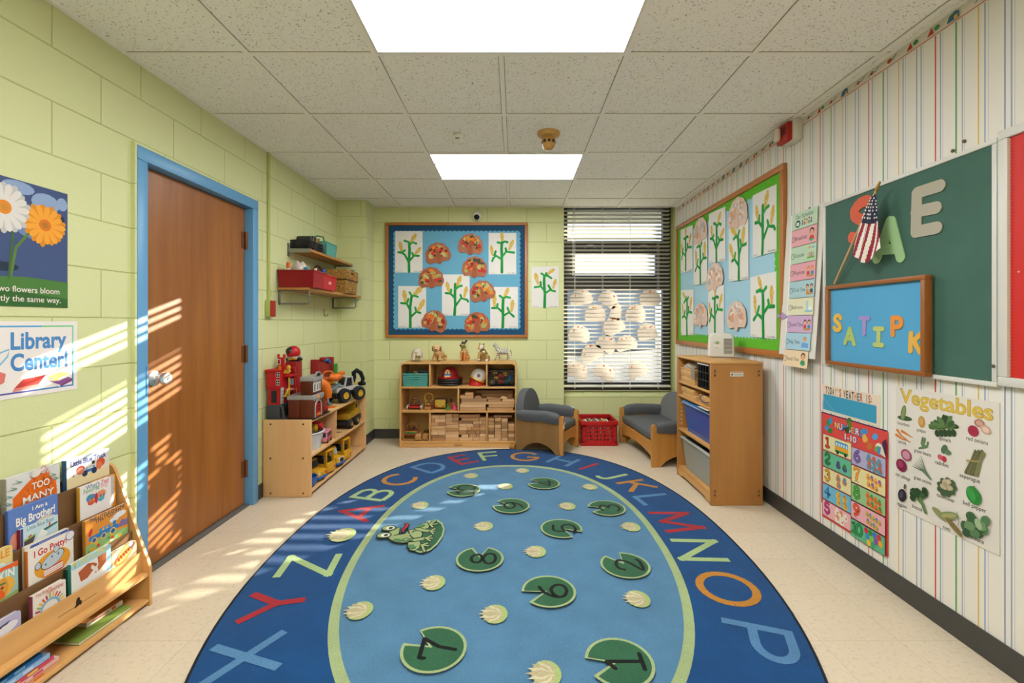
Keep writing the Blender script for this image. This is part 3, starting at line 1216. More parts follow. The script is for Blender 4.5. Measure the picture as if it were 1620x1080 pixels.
# ================================================================== left wall posters
a = Art()
PW, PH = .62, .453
a.sheet(-PW, 0, 0, PH, '#46557c', .001)
for k in range(26):
    x, z = -r_.random() * PW, .12 + r_.random() * .33
    rx = .02 + r_.random() * .05
    rx = min(rx, -x * .95, (PW + x) * .95)
    a.oval(x, z, rx, min(.012 + r_.random() * .03, (PH - z) * .9, (z - .02)), r_.choice(['#3b4863', '#33405a', '#6f86b0', '#8ea3c4', '#525f8c', '#2d3848']), n=14)
a.fill([(-PW, 0), (0, 0), (0, .10), (-.15, .108), (-.35, .098), (-PW, .106)], '#4d7a3c')
a.fill([(-PW, 0), (0, 0), (0, .035), (-.2, .055), (-PW, .04)], '#3a6532')


def daisy(cx, cz, r, petals, h1, h2, hc, hd, jit=.0):
    for ring, s in ((h2, 1.0), (h1, .93)):
        for k in range(petals):
            t = R(360 * (k + (.5 if ring == h2 else 0)) / petals)
            l = r * s * (1 - jit * r_.random())
            w = r * .125
            c_, s_ = math.cos(t), math.sin(t)
            pts = []
            for d_, ww in ((.15, .3), (.5, .8), (.8, 1.0), (.94, .7), (1.0, 0), (.94, -.7), (.8, -1.0), (.5, -.8), (.15, -.3)):
                pts.append((cx + c_ * l * d_ - s_ * w * ww, cz + s_ * l * d_ + c_ * w * ww))
            a.fill(pts, ring)
    a.oval(cx, cz, r * .26, r * .26, hc)
    a.oval(cx, cz, r * .13, r * .13, hd)


X0, Z0 = 1.813, 1.288                    # right edge and foot of the poster
wf, of = (1.585 - X0, 1.633 - Z0), (1.725 - X0, 1.598 - Z0)
stem = [(of[0], of[1]), (of[0] - .05, of[1] - .03), (of[0] - .10, of[1] - .10), (of[0] - .115, of[1] - .19), (of[0] - .12, .10)]
a.line(stem, .010, '#5f7d3e')
a.line([(wf[0], wf[1]), (wf[0] + .03, wf[1] - .09), (wf[0] + .022, wf[1] - .17), (wf[0] + .018, .10)], .008, '#48683a')
daisy(of[0], of[1], .086, 13, '#efa33a', '#dc8c2c', '#d8782c', '#b8742e', .12)
daisy(wf[0], wf[1], .094, 14, '#dcd6cf', '#c2bdb9', '#e08a2e', '#c98a3a', .08)
a.text('No two flowers bloom', -.035, .052, .030, '#ded9c8', 'r', w=.265, bold=.012)
a.text('exactly the same way.', -.03, .018, .030, '#ded9c8', 'r', w=.265, bold=.012)
tag(a.build('flower_poster', **on_left(X0, Z0)), 'dark blue poster of a white and an orange daisy on the green wall', 'poster')

a = Art()
PW, PH = .50, .275
a.sheet(-PW, 0, 0, PH, '#e6ded8', .001)
M_ = .016
for q, h in (((-PW + M_, PH - M_ - .006, -.30, PH - M_), '#4a66a8'), ((-.30, PH - M_ - .006, -.14, PH - M_), '#5aa0d0'), ((-.14, PH - M_ - .006, -M_, PH - M_), '#7cc48c'),
             ((-M_ - .006, .17, -M_, PH - M_), '#7fca9c'), ((-M_ - .006, .08, -M_, .17), '#4fae9c'), ((-M_ - .006, M_, -M_, .08), '#2f7fa8'),
             ((-.16, M_, -M_, M_ + .006), '#4f86b8'), ((-.28, M_, -.16, M_ + .006), '#5a56a0'), ((-PW + M_, M_, -.28, M_ + .006), '#c8508c')):
    a.rect(*q, h)
a.text('Library', -.145, .175, .085, '#4f86bc', 'c', bold=.03, w=.20)
a.text('Center!', -.143, .098, .085, '#4a80b8', 'c', bold=.03, w=.205)
a.line([(-.33, .145), (-.25, .175), (-.255, .15), (-.29, .11)], .006, '#7fb4d0')
a.fill([(-.33, .03), (-.265, .06), (-.26, .09), (-.29, .105), (-.33, .09)], '#d8766c')
a.fill([(-.235, .034), (-.15, .040), (-.125, .072), (-.205, .064)], '#c8463e')
a.fill([(-.24, .022), (-.15, .030), (-.15, .040), (-.235, .034)], '#d88a80')
a.fill([(-.15, .030), (-.118, .056), (-.122, .072), (-.15, .040)], '#d9d6cf')
a.fill([(-.115, .046), (-.07, .026), (-.022, .046), (-.066, .066)], '#8a5488')
a.fill([(-.115, .038), (-.07, .018), (-.07, .026), (-.115, .046)], '#d9d4cc')
a.fill([(-.07, .018), (-.022, .036), (-.022, .046), (-.07, .026)], '#7a4878')
a.fill([(-.118, .062), (-.078, .052), (-.030, .066), (-.070, .078)], '#dca85c')
a.fill([(-.118, .050), (-.078, .042), (-.078, .052), (-.118, .062)], '#d9b060')
a.fill([(-.078, .042), (-.030, .056), (-.030, .066), (-.078, .052)], '#dcd8ce')
a.rect(-.108, .052, -.098, .058, '#4a78b0')
tag(a.build('library_poster', **on_left(1.853, .960)), 'white Library Center poster with painted books above the book rack', 'poster')


# ================================================================== children's art
CORN = {
    'A': ((140, 140, 372, 492), [[(258, 485), (256, 400), (262, 300), (258, 240)], [(220, 222), (250, 232), (270, 250), (290, 234), (318, 247)], [(250, 395), (222, 342), (195, 322), (165, 320)], [(200, 322), (222, 302)], [(258, 395), (300, 350), (340, 350)], [(295, 350), (284, 326)]],
          [((268, 242), (312, 170)), ((196, 320), (180, 238)), ((302, 345), (352, 285))]),
    'B': ((935, 155, 1170, 507), [[(1048, 490), (1048, 380), (1045, 290), (1048, 235)], [(1012, 236), (1042, 242)], [(1048, 242), (1075, 228), (1095, 235)], [(1045, 380), (1000, 350), (975, 370), (965, 395)], [(985, 345), (995, 312)], [(1050, 355), (1085, 315), (1150, 322)], [(1085, 310), (1080, 286)]],
          [((1053, 235), (1046, 158)), ((968, 345), (956, 270)), ((1110, 296), (1142, 222))]),
    'D': ((538, 508, 773, 858), [[(645, 850), (650, 770), (648, 680), (650, 590)], [(655, 632), (680, 612), (705, 605)], [(640, 700), (610, 672), (570, 668)], [(612, 665), (616, 637)], [(650, 780), (700, 712), (752, 724), (760, 740)], [(705, 712), (695, 682)]],
          [((666, 618), (694, 530)), ((600, 665), (580, 582)), ((728, 700), (746, 620))]),
    'F': ((1300, 440, 1533, 790), [[(1412, 785), (1415, 680), (1408, 580), (1410, 520)], [(1386, 500), (1410, 515), (1440, 520), (1470, 540)], [(1430, 516), (1425, 496)], [(1405, 640), (1380, 610), (1330, 617)], [(1380, 602), (1378, 572)], [(1415, 670), (1460, 640), (1500, 652)], [(1465, 636), (1445, 602)]],
          [((1430, 510), (1490, 465)), ((1356, 590), (1335, 505)), ((1485, 625), (1506, 556))]),
    'C': ((165, 607, 402, 962), [[(268, 955), (268, 860), (266, 790), (280, 690)], [(262, 662), (280, 690), (305, 690), (332, 700)], [(262, 800), (238, 758), (190, 752)], [(240, 752), (252, 718)], [(272, 870), (318, 828), (352, 835)], [(320, 826), (310, 790)]],
          [((288, 695), (365, 618)), ((228, 750), (215, 655)), ((332, 822), (382, 732))]),
    'E': ((948, 615, 1185, 965), [[(1055, 958), (1058, 870), (1056, 780), (1060, 710)], [(1030, 690), (1058, 712), (1085, 700), (1118, 706)], [(1054, 830), (1015, 795), (965, 795)], [(1005, 790), (1012, 760)], [(1060, 860), (1110, 832), (1148, 866)], [(1112, 830), (1095, 792)]],
          [((1068, 705), (1100, 630)), ((985, 785), (985, 695)), ((1130, 822), (1140, 735))]),
}
GRN, GR2 = '#1f8a3c', '#2c9a48'


def corn_art(key, W, H, quad=None, flip=False):
    """sheet of paper W x H centred on the origin, painted corn stalk"""
    (x0, y0, x1, y1), strokes, ears = CORN[key]
    a = Art()
    if quad:                                            # bent sheet: left and right top/bottom heights
        tl, tr, bl, br = quad
        def mp(x, z, y):
            s, t = x / W + .5, z / H + .5
            return (x, y - .004 * math.sin(PI * s), (bl + (br - bl) * s) * (1 - t) + (tl + (tr - tl) * s) * t)
        a.map = mp
    n = 6
    a.y = 0
    m = paper('#dedad4')
    P = [[a.P(-W / 2 + W * i / n, -H / 2 + H * j / 2) for j in range(3)] for i in range(n + 1)]
    for i in range(n):
        for j in range(2):
            a.face([P[i][j], P[i + 1][j], P[i + 1][j + 1], P[i][j + 1]], m)
    a.y = .0008
    Q = [[a.P(-W / 2 + W * i / n, -H / 2 + H * j / 2) for j in range(3)] for i in range(n + 1)]
    for i in range(n):
        for j in range(2):
            a.face([Q[i][j + 1], Q[i + 1][j + 1], Q[i + 1][j], Q[i][j]], m)
    a.y = -.0001
    sx = -1 if flip else 1

    def q(p):
        return (sx * ((p[0] - x0) / (x1 - x0) - .5) * W, (.5 - (p[1] - y0) / (y1 - y0)) * H)
    for e0, e1 in ears:
        (ax, az), (bx, bz) = q(e0), q(e1)
        ang = math.degrees(math.atan2(bz - az, bx - ax))
        L_ = math.hypot(bx - ax, bz - az)
        a.line([(ax, az), (ax + (bx - ax) * .35, az + (bz - az) * .35), (ax + (bx - ax) * .72, az + (bz - az) * .72), (bx, bz)], [L_ * .2, L_ * .30, L_ * .42, L_ * .26], '#cfae52')
        for k in range(9):
            s, o_ = .15 + .8 * r_.random(), (r_.random() - .5) * .3
            a.oval(ax + (bx - ax) * s - (bz - az) * o_, az + (bz - az) * s + (bx - ax) * o_, L_ * .05, L_ * .035, r_.choice(['#bd963c', '#dcc478', '#e0cd90']), rot=ang, n=8)
    for k, s in enumerate(strokes):
        pts = [q(p) for p in s]
        w0 = .0265 if k == 0 else .0215
        ws = [W / .28 * w0 * (1.05 - .12 * (i % 2) + .1 * r_.random()) for i in range(len(pts))]
        a.line(pts, ws, GRN if k % 2 == 0 else GR2)
    ink = '#35332f'
    u = -W * .46
    sc = [(u, -H * .475)]
    for k in range(9):
        sc.append((u + W * .025 * k, -H * .475 + (r_.random() - .3) * H * .022))
    a.line(sc, W * .006, ink, caps=False)
    a.text('Corn Stalk', W * .46, -H * .482, H * .032, ink, 'r', w=W * .27)
    return a


BROWN = '#a05a3a'


def turkey_art(W, H, pale=False):
    a = Art()
    body = '#d6b8a6' if pale else BROWN
    tur = turkey_outline(W, H)
    a.prism([(x, 0, z) for x, z in tur], (0, .0008, 0), col(body, .45))
    a.y = -.0001
    cols = ['#d9832e', '#c23a34', '#4c4a34', '#b9b070', '#d06a2c', '#8e2f2c', '#a8a05c'] if not pale else ['#e0cfc6', '#d6a07c', '#bdb2ae', '#e4d6cc', '#c49a8a', '#dcc0ae', '#b4b6b8']
    for k in range(58):
        t = R(-14 + 208 * r_.random())
        q = .15 + .245 * r_.random() ** .7
        s = .027 + .022 * r_.random()
        x, z = math.cos(t) * W * q * .93, -H * .17 + math.sin(t) * H * q * 1.28
        an = r_.random() * 6
        a.fill([(x + s * .6 * math.cos(an + j * 1.57 + .2 * r_.random()), z + s * .6 * math.sin(an + j * 1.57)) for j in range(4)], cols[r_.randrange(len(cols))])
    a.line([(0, -H * .44), (0, -H * .18), (-W * .01, H * .06)], [W * .22, W * .16, W * .11], body)
    a.oval(-W * .01, H * .08, W * .06, W * .06, body)
    a.line([(0, -H * .08), (W * .012, -H * .2)], W * .02, '#8c3a2a' if not pale else '#c08878')
    return a


# ------------------------------------------------------------------ blue bulletin board on the back wall
def scallop(x0, z0, x1, z1, step, d):
    pts = []

    def run(ax, az, bx, bz, nx, nz):
        L_ = math.hypot(bx - ax, bz - az)
        n = max(1, round(L_ / step))
        for i in range(n):
            for s, o_ in ((0, 0), (.25, .8), (.5, 1.0), (.75, .8)):
                t = (i + s) / n
                pts.append((ax + (bx - ax) * t + nx * d * o_, az + (bz - az) * t + nz * d * o_))
    run(x0, z0, x1, z0, 0, -1)
    run(x1, z0, x1, z1, 1, 0)
    run(x1, z1, x0, z1, 0, 1)
    run(x0, z1, x0, z0, -1, 0)
    return pts


k_ = WB / F
bx0, bx1, bz0, bz1 = (610.7 - 815) * k_, (834.8 - 815) * k_, EYE - (534 - 510) * k_, EYE - (352.4 - 510) * k_
BC = ((bx0 + bx1) / 2, (bz0 + bz1) / 2)
BW, BH = bx1 - bx0, bz1 - bz0
bb = thing('bulletin_board', 'wood framed bulletin board with blue paper and scalloped navy border on the back wall', 'bulletin board', (BC[0], WB, BC[1]))
c = MB()
w_ = .031
m = wood('frame', '#b97638', '#a0602a', 'x')
m2 = wood('frame', '#b97638', '#a0602a', 'z')
for s in (-1, 1):
    c.box((-BW / 2, -.028, s * (BH / 2 - w_ / 2) - w_ / 2), (BW / 2, -.001, s * (BH / 2 - w_ / 2) + w_ / 2), m, .003)
    c.box((s * (BW / 2 - w_ / 2) - w_ / 2, -.028, -BH / 2 + w_), (s * (BW / 2 - w_ / 2) + w_ / 2, -.001, BH / 2 - w_), m2, .003)
c.build('frame', bb)
tbox(-BW / 2 + w_, BW / 2 - w_, -.012, -.002, -BH / 2 + w_, BH / 2 - w_, paper('#1f4a6c')).build('border', bb)
px_ = lambda u, v: ((600 + u / 5.4 - 815) * k_ - BC[0], EYE - (340 + v / 5.4 - 510) * k_ - BC[1])
ax, az = px_(132, 968)
cx, cz = px_(1197, 145)
a = Art(-.0125)
a.fill(scallop(ax, az, cx, cz, .048, .013), '#66a4c0')
for k in range(5):
    x = ax + (cx - ax) * (.2 + .15 * k + .05 * r_.random())
    a.line([(x, az + .02), (x + .012 * (r_.random() - .5), cz - .02)], .004, '#6eaac6', caps=False)
a.build('backing_paper', bb)
BOARD_Y = WB - .0132
back_corn = [('A', 'upper left corner of the blue board', None), ('B', 'upper right corner of the blue board', None), ('C', 'lower left corner of the blue board', None), ('D', 'bottom centre of the blue board', None), ('E', 'lower right corner of the blue board', None), ('F', None, None)]
for key, where, _ in back_corn:
    (x0, y0, x1, y1) = CORN[key][0]
    (ux, uz), (vx, vz) = px_(x0, y1), px_(x1, y0)
    a = corn_art(key, vx - ux, vz - uz)
    depth = BOARD_Y - .0012 if where else WB - .003
    o = a.build('corn_painting', loc=(BC[0] + (ux + vx) / 2, depth, BC[1] + (uz + vz) / 2))
    tag(o, 'green and yellow corn stalk painting in the ' + where if where else 'corn stalk painting taped to the green wall between blue board and window', 'painting', 'corn stalk paintings')
for (u, v, rot, where) in ((500, 322, 12, 'upper left, beside the corner corn painting'), (783, 245, -5, 'topmost of all the turkeys'), (817, 440, -3, 'just below the topmost one'), (443, 530, 6, 'left of the bottom centre corn painting'),
                           (878, 645, 14, 'right of the bottom centre corn painting'), (480, 900, -20, 'bottom left, tilted and overlapping the navy border'), (835, 912, 4, 'bottom right near the navy border')):
    x, z = px_(u, v)
    o = turkey_art(.272, .212).build('turkey_collage', loc=(BC[0] + x, BOARD_Y - .006, BC[1] + z), rot=(0, R(-rot), 0))
    tag(o, 'brown turkey paper collage on the blue board, ' + where, 'turkey collage', 'turkey collages on the back board')

# ------------------------------------------------------------------ green bordered board on the right wall
Y0, Y1, Z0, Z1 = 2.885, 4.82, 1.005, 2.243
bw, bh = Y1 - Y0, Z1 - Z0
rb = thing('bulletin_board', 'long wood framed bulletin board with bright green scalloped border on the striped wall', 'bulletin board', (WR, (Y0 + Y1) / 2, (Z0 + Z1) / 2), rot=FACE_R)
c = MB()
w_ = .042
m, m2 = wood('frame', '#b97638', '#a0602a', 'x'), wood('frame', '#b97638', '#a0602a', 'z')
for s in (-1, 1):
    c.box((-bw / 2, -.028, s * (bh / 2 - w_ / 2) - w_ / 2), (bw / 2, -.001, s * (bh / 2 - w_ / 2) + w_ / 2), m, .003)
    c.box((s * (bw / 2 - w_ / 2) - w_ / 2, -.028, -bh / 2 + w_), (s * (bw / 2 - w_ / 2) + w_ / 2, -.001, bh / 2 - w_), m2, .003)
c.build('frame', rb)
tbox(-bw / 2 + w_, bw / 2 - w_, -.012, -.002, -bh / 2 + w_, bh / 2 - w_, paper('#9fc7d8')).build('backing_paper', rb)
a = Art(-.0135)
e = .062
ix0, ix1, iz0, iz1 = -bw / 2 + w_, bw / 2 - w_, -bh / 2 + w_, bh / 2 - w_
sc_ = scallop(ix0 + e, iz0 + e, ix1 - e, iz1 - e, .05, -.014)
nsc = len(sc_)
cc_ = [(ix0, iz0), (ix1, iz0), (ix1, iz1), (ix0, iz1)]
for i in range(nsc):                                    # ring between the outer rectangle and the wavy inner edge
    p, q = sc_[i], sc_[(i + 1) % nsc]

    def proj(pt):
        d = [(pt[1] - iz0, (pt[0], iz0)), (ix1 - pt[0], (ix1, pt[1])), (iz1 - pt[1], (pt[0], iz1)), (pt[0] - ix0, (ix0, pt[1]))]
        return min(d)[1]
    a.face([a.P(*proj(p)), a.P(*proj(q)), a.P(*q), a.P(*p)], paper('#5fb02e'))
for cx, cz in cc_:
    sx, sz = (1 if cx < 0 else -1), (1 if cz < 0 else -1)
    xs, zs = sorted((cx, cx + sx * (e + .002))), sorted((cz, cz + sz * (e + .002)))
    a.rect(xs[0], zs[0], xs[1], zs[1], '#5fb02e')
a.build('border', rb)


def rq(u, v):
    return rwall(1060 + u / 3.375, 250 + v / 3.375, WR - .015)


def quad_right(TL, TR, BL, BR):
    y0 = (rq(*TL)[0] + rq(*BL)[0]) / 2
    y1 = (rq(*TR)[0] + rq(*BR)[0]) / 2
    zs = [rq(*p)[1] for p in (TL, TR, BL, BR)]
    mid = sum(zs) / 4
    return (y0 + y1) / 2, mid, y0 - y1, [z - mid for z in zs]


RC = [('B', (57, 385), (120, 358), (58, 615), (122, 600), 'far left of the top row'), ('E', (127, 415), (200, 385), (128, 680), (201, 667), 'upper row second from left'), ('A', (207, 300), (297, 258), (210, 562), (297, 547), 'middle of the top row'),
      ('C', (314, 365), (421, 322), (315, 660), (421, 645), 'right of the middle, under the highest turkey'), ('D', (444, 200), (572, 138), (441, 533), (568, 497), 'upper right corner'), ('F', (60, 705), (128, 700), (60, 945), (126, 945), 'far left of the bottom row'),
      ('B', (204, 690), (291, 676), (204, 955), (288, 957), 'middle of the bottom row'), ('E', (432, 636), (569, 604), (429, 952), (569, 966), 'lower right corner')]
for i, (key, TL, TR, BL, BR, where) in enumerate(RC):
    Y, z, W, q = quad_right(TL, TR, BL, BR)
    H = (q[0] + q[1] - q[2] - q[3]) / 2
    o = corn_art(key, W, H, q, flip=i % 2 == 1).build('corn_painting', loc=(WR - .0165 - .001 * (i in (1, 3)), Y, z), rot=FACE_R)
    tag(o, 'corn stalk painting on the green bordered board, ' + where, 'painting', 'corn stalk paintings')
for (u0, v0, u1, v1, rot, where) in ((127, 318, 201, 447, 6, 'upper left, over a corn painting'), (313, 208, 418, 366, -4, 'highest, near the top edge'), (195, 560, 286, 697, 8, 'in the middle of the board'), (128, 773, 204, 893, 0, 'bottom left between two corn paintings'), (305, 763, 411, 907, 3, 'bottom right of the middle')):
    Y, z = rq((u0 + u1) / 2, (v0 + v1) / 2)
    W = rq(u0, v0)[0] - rq(u1, v1)[0]
    o = turkey_art(W * 1.0, (v1 - v0) / 3.375 * Y / F * 1.0, pale=True).build('turkey_collage', loc=(WR - .024, Y, z), rot=(0, R(-rot), -PI / 2))
    tag(o, 'pale turkey paper collage on the green bordered board, ' + where, 'turkey collage', 'turkey collages on the right board')
# ================================================================== right wall: schedule, chalkboard, posters
def ry(x, X=WR):
    return F * X / (x - 815)


# ------------------------------------------------------------------ schedule pocket chart
Y0, Y1 = 2.86, 2.535
sc = thing('schedule_chart', 'tall white schedule chart with nine pastel cards beside the chalkboard', 'schedule chart', (WR, 2.69, 1.4), rot=FACE_R)
c = MB()


def strip(u, v):                                    # hanging paper, foot curls and swings left
    x = -.188 + .351 * u - .035 * v * v
    z = .49 + .012 * u - v * (.86 + .02 * u)
    return (x, -.006 - .030 * v - .003 * math.sin(6 * u + 3 * v), z)


c.grid(strip, 8, 16, paper('#d8d2c8'))
c.grid(lambda u, v: tuple(Vector(strip(u, v)) + Vector((0, .0012, 0))), 8, 16, paper('#d8d2c8'))
c.build('backing_strip', sc)
c = MB()
for u in (.18, .82):
    c.grid(lambda a_, v, u=u: tuple(Vector(strip(u + (a_ - .5) * .05, v)) + Vector((0, -.002, 0))), 1, 12, col('#ece9e2', .25))
c.build('pocket_seams', sc)
CARDS = [('Our Schedule', '#b9cdb4'), ('Breakfast', '#dda3a8'), ('Outside', '#b6cdb2'), ('Playtime', '#dc9fa8'), ('Circle Time', '#a5c3c8'), ('Bathroom', '#d9d5b4'), ('Lunch Time', '#c4a4c4'), ('Nap Time', '#a4c4d2'), ('Snack Time', '#e2c9a6')]
for i, (s, h) in enumerate(CARDS):
    a = Art(0)
    n = len(CARDS)
    xo = [0, 0, 0, -.002, -.004, -.008, -.014, -.024, -.040][i]
    z1 = .462 - i * .1035
    a.sheet(-.118, -.050, .118, .050, h, .0008)
    m = '#3b4043'
    if i == 0:
        a.text(s, .0, .012, .036, m, 'c', w=.16)
        a.oval(-.06, -.018, .024, .022, '#2a3134')
        a.rect(-.075, -.03, -.047, -.008, '#cfe0cf')
        for k in range(5):
            a.oval(-.015 + .02 * k, -.008 + .006 * (k % 2), .006, .007, '#8a5a3c', n=10)
            a.rect(-.021 + .02 * k, -.034, -.009 + .02 * k, -.016, ['#3f78b0', '#c4473f', '#e0a03c', '#4d8a5c', '#8a5aa0'][k])
    else:
        a.oval(-.098, -.004, .017, .017, m)
        a.oval(-.098, -.004, .014, .014, h)
        a.line([(-.098, .005), (-.098, -.004), (-.090, -.004)], .002, m, caps=False)
        a.text(s, -.078, -.014, .033, m, 'l', w=min(.115, .0125 * len(s)))
        x = .074
        sk, hr = '#dba27e', '#3a2a22'
        if s in ('Breakfast', 'Snack Time'):
            a.oval(x, .018, .021, .021, hr)
            a.oval(x, .012, .017, .018, sk)
            a.fill([(x - .024, -.030), (x + .024, -.030), (x + .016, -.006), (x - .016, -.006)], '#c8503f' if s == 'Breakfast' else '#3f8a5c')
            a.oval(x, -.03, .016, .008, '#4aa07a')
        elif s == 'Outside':
            a.rect(x - .034, -.034, x + .03, -.024, '#6aa84f')
            for k in range(4):
                a.rect(x - .03 + k * .016, -.024, x - .022 + k * .016, .002, ['#d9a03c', '#c8503f', '#4a86b8', '#d9a03c'][k])
            a.oval(x - .014, .03, .009, .009, '#e59a2e')
            a.oval(x + .016, .028, .014, .007, '#78aed0')
        elif s in ('Playtime', 'Circle Time', 'Lunch Time'):
            for k, q in enumerate((-.018, .018)):
                a.oval(x + q, .012, .014, .014, hr if s != 'Playtime' else '#c9763a')
                a.oval(x + q, .008, .011, .011, sk)
                a.rect(x + q - .012, -.026, x + q + .012, -.004, ['#c4473f', '#4a86b8'][k] if s != 'Circle Time' else ['#d98a3c', '#39495a'][k])
            a.oval(x, -.030, .034, .007, '#b98a54')
        elif s == 'Bathroom':
            a.rect(x - .03, -.034, x + .034, -.022, '#88b8c4')
            a.rect(x - .02, -.02, x - .004, .032, '#9cc8d2')
            a.oval(x + .016, -.012, .014, .012, '#e0e6e6')
        else:
            a.oval(x - .006, .016, .015, .013, '#c98a3c')
            a.oval(x - .006, .010, .012, .011, sk)
            a.fill([(x - .034, -.034), (x + .03, -.034), (x + .026, -.008), (x - .03, -.004)], '#6f9ed0')
    o = a.build('card', sc, loc=(xo, -.016 - .0038 * i, z1 - .02), rot=(R(-2 if i < 7 else -5), 0, 0))
    o['label'] = 'schedule card reading ' + s
a = Art(0)
a.prism([(x, 0, z) for x, z in ((-.085, .016), (-.06, .004), (-.03, .004), (-.03, .026), (.035, 0), (-.03, -.026), (-.03, -.006), (-.06, -.006), (-.085, -.018), (-.072, 0))], (0, .001, 0), paper('#a991c0'))
o = a.build('paper_arrow', loc=(WR - .034, 2.86, 1.27), rot=(0, R(4), -PI / 2))
tag(o, 'small purple paper arrow pointing at the playtime card', 'paper arrow')

# ------------------------------------------------------------------ chalkboard
Y0, Y1, Z0, Z1 = 2.525, 1.612, 1.0, 1.885
W, H = Y0 - Y1, Z1 - Z0
cbd = thing('chalkboard', 'green chalkboard in a thin aluminium frame', 'chalkboard', (WR, (Y0 + Y1) / 2, (Z0 + Z1) / 2), rot=FACE_R)
tbox(-W / 2 + .012, W / 2 - .012, -.012, -.002, -H / 2 + .012, H / 2 - .012, speck('chalkboard_green', '#3f6659', '#32564a', 5, .8, .75, 0)).build('writing_surface', cbd)
c = MB()
AL = col('#cfccc5', .38)
for s in (-1, 1):
    c.box((-W / 2, -.02, s * (H / 2 - .009) - .009), (W / 2, -.001, s * (H / 2 - .009) + .009), AL, .003)
    c.box((s * (W / 2 - .009) - .009, -.02, -H / 2 + .018), (s * (W / 2 - .009) + .009, -.001, H / 2 - .018), AL, .003)
c.build('frame', cbd)
c = MB()
c.x = Matrix.Translation((W / 2 - .008, -.022, -H / 2 + .075)) @ Matrix.Rotation(PI / 2, 4, 'X')
c.lathe([(0, 0), (.006, 0), (.006, .003), (0, .004)], metal('#8a8780'), seg=12)
c.build('frame_screw', cbd)


def fat_letter(strokes, w, h, t=.004, holes=()):
    """die cut letter from fat rounded strokes"""
    mb = MB()
    m = col(h, .7, spec=.2)
    i = 0
    for s in strokes:
        for (ax, az), (bx, bz) in zip(s, s[1:]):
            i += 1
            an = math.atan2(bz - az, bx - ax)
            pts = [(bx + w / 2 * math.cos(an + R(a)), 0, bz + w / 2 * math.sin(an + R(a))) for a in range(-90, 91, 18)]
            pts += [(ax + w / 2 * math.cos(an + R(a)), 0, az + w / 2 * math.sin(an + R(a))) for a in range(90, 271, 18)]
            mb.prism(pts, (0, -t - .00005 * i, 0), m)
    return mb


def bl_(u, v):                                    # detail pixel -> (Y, z) just in front of the chalkboard
    return rwall(1320 + u / 6, 280 + v / 6, WR - .016)


def letter_on_board(name, strokes_px, w_px, h, label, ref, lift=.0135):
    Yc, zc = bl_(*ref)
    st = []
    for s in strokes_px:
        q = []
        for u, v in s:
            Y, z = bl_(u, v)
            q.append((Yc - Y, z - zc))
        st.append(q)
    o = fat_letter(st, w_px * Yc / F / 6 * .97, h).build('paper_letter', loc=(WR - lift, Yc, zc), rot=FACE_R)
    tag(o, label, 'paper letter', 'large paper letters on the chalkboard')


arcS = [(335, 235), (300, 225), (250, 245), (215, 280), (190, 325), (195, 370), (240, 400), (290, 420), (330, 470), (330, 530), (290, 580), (230, 600), (168, 572)]
letter_on_board('S', [arcS], 110, '#d06048', 'red paper letter S on the chalkboard, half hidden behind the flag', (240, 400))
letter_on_board('A', [[(400, 775), (525, 420), (540, 420), (628, 760)], [(460, 690), (590, 680)], [(470, 640), (500, 560)], [(560, 540), (585, 640)]], 100, '#9fc48f', 'pale green paper letter A on the chalkboard beside the flag', (520, 600))
letter_on_board('E', [[(1000, 82), (785, 150), (775, 520)], [(775, 330), (965, 290)], [(775, 520), (970, 480)]], 118, '#aaa392', 'large grey paper letter E on the chalkboard', (880, 320))

# ------------------------------------------------------------------ flag on a stick
X_ = WR - .055
p0 = rwall(1320, 449, WR - .028)
p1 = rwall(1387, 299, WR - .075)
fg = thing('flag', 'small stars and stripes flag on a wooden stick hung against the chalkboard', 'flag', (WR - .028, p0[0], p0[1]))
base = Vector((WR - .028, p0[0], p0[1]))
tip = Vector((WR - .075, p1[0], p1[1])) - base
c = MB()
c.cyl((0, 0, 0), tip, .0055, wood('dowel', '#d3ad7c', '#bf9663', 'z'), seg=10)
c.build('stick', fg)
c = MB()
d_ = tip.normalized()
c.cyl(tip * .985, tip + d_ * .035, .0075, col('#b98d3c', .35, .6), .005, seg=10)
c.build('finial', fg)


def fpt(u, v):
    Y, z = rwall(1320 + u / 6, 280 + v / 6, X_ - .02)
    return Vector((X_ - .02, Y, z)) - base


LE = [(372, 140), (335, 215), (290, 310), (250, 410), (222, 500), (200, 600), (185, 705)]
RE = [(384, 142), (402, 215), (412, 310), (418, 418), (434, 510), (448, 600), (455, 672)]
BO = [(185, 705), (222, 755), (265, 785), (300, 805), (330, 815), (385, 752), (455, 672)]


def ipol(L, t):
    t = max(0, min(.9999, t)) * (len(L) - 1)
    i = int(t)
    return (L[i][0] + (L[i + 1][0] - L[i][0]) * (t - i), L[i][1] + (L[i + 1][1] - L[i][1]) * (t - i))


def cloth(u, v):
    l, r = ipol(LE, v), ipol(RE, v)
    x, y = l[0] + (r[0] - l[0]) * u, l[1] + (r[1] - l[1]) * u
    b = ipol(BO, u)
    w = v ** 3
    sx, sy = LE[-1][0] + (RE[-1][0] - LE[-1][0]) * u, LE[-1][1] + (RE[-1][1] - LE[-1][1]) * u
    x += (b[0] - sx) * w
    y += (b[1] - sy) * w
    p = fpt(x, y)
    p.x += -.022 * math.sin(u * PI) * v + .010 * math.sin(u * 15 + v * 3) * v
    return p


RED, WHT, NAV = '#8e1b2b', '#e3dcd2', '#20233f'


def fcol(u, v):
    if v < .50 - .10 * (u < .08) + .04 * u * (1 - u) * 4 * .5:
        return col(NAV, .8)
    s = u * 1.15 + (v - .5) * .42
    return col(RED if int(s * 9.5) % 2 else WHT, .8)


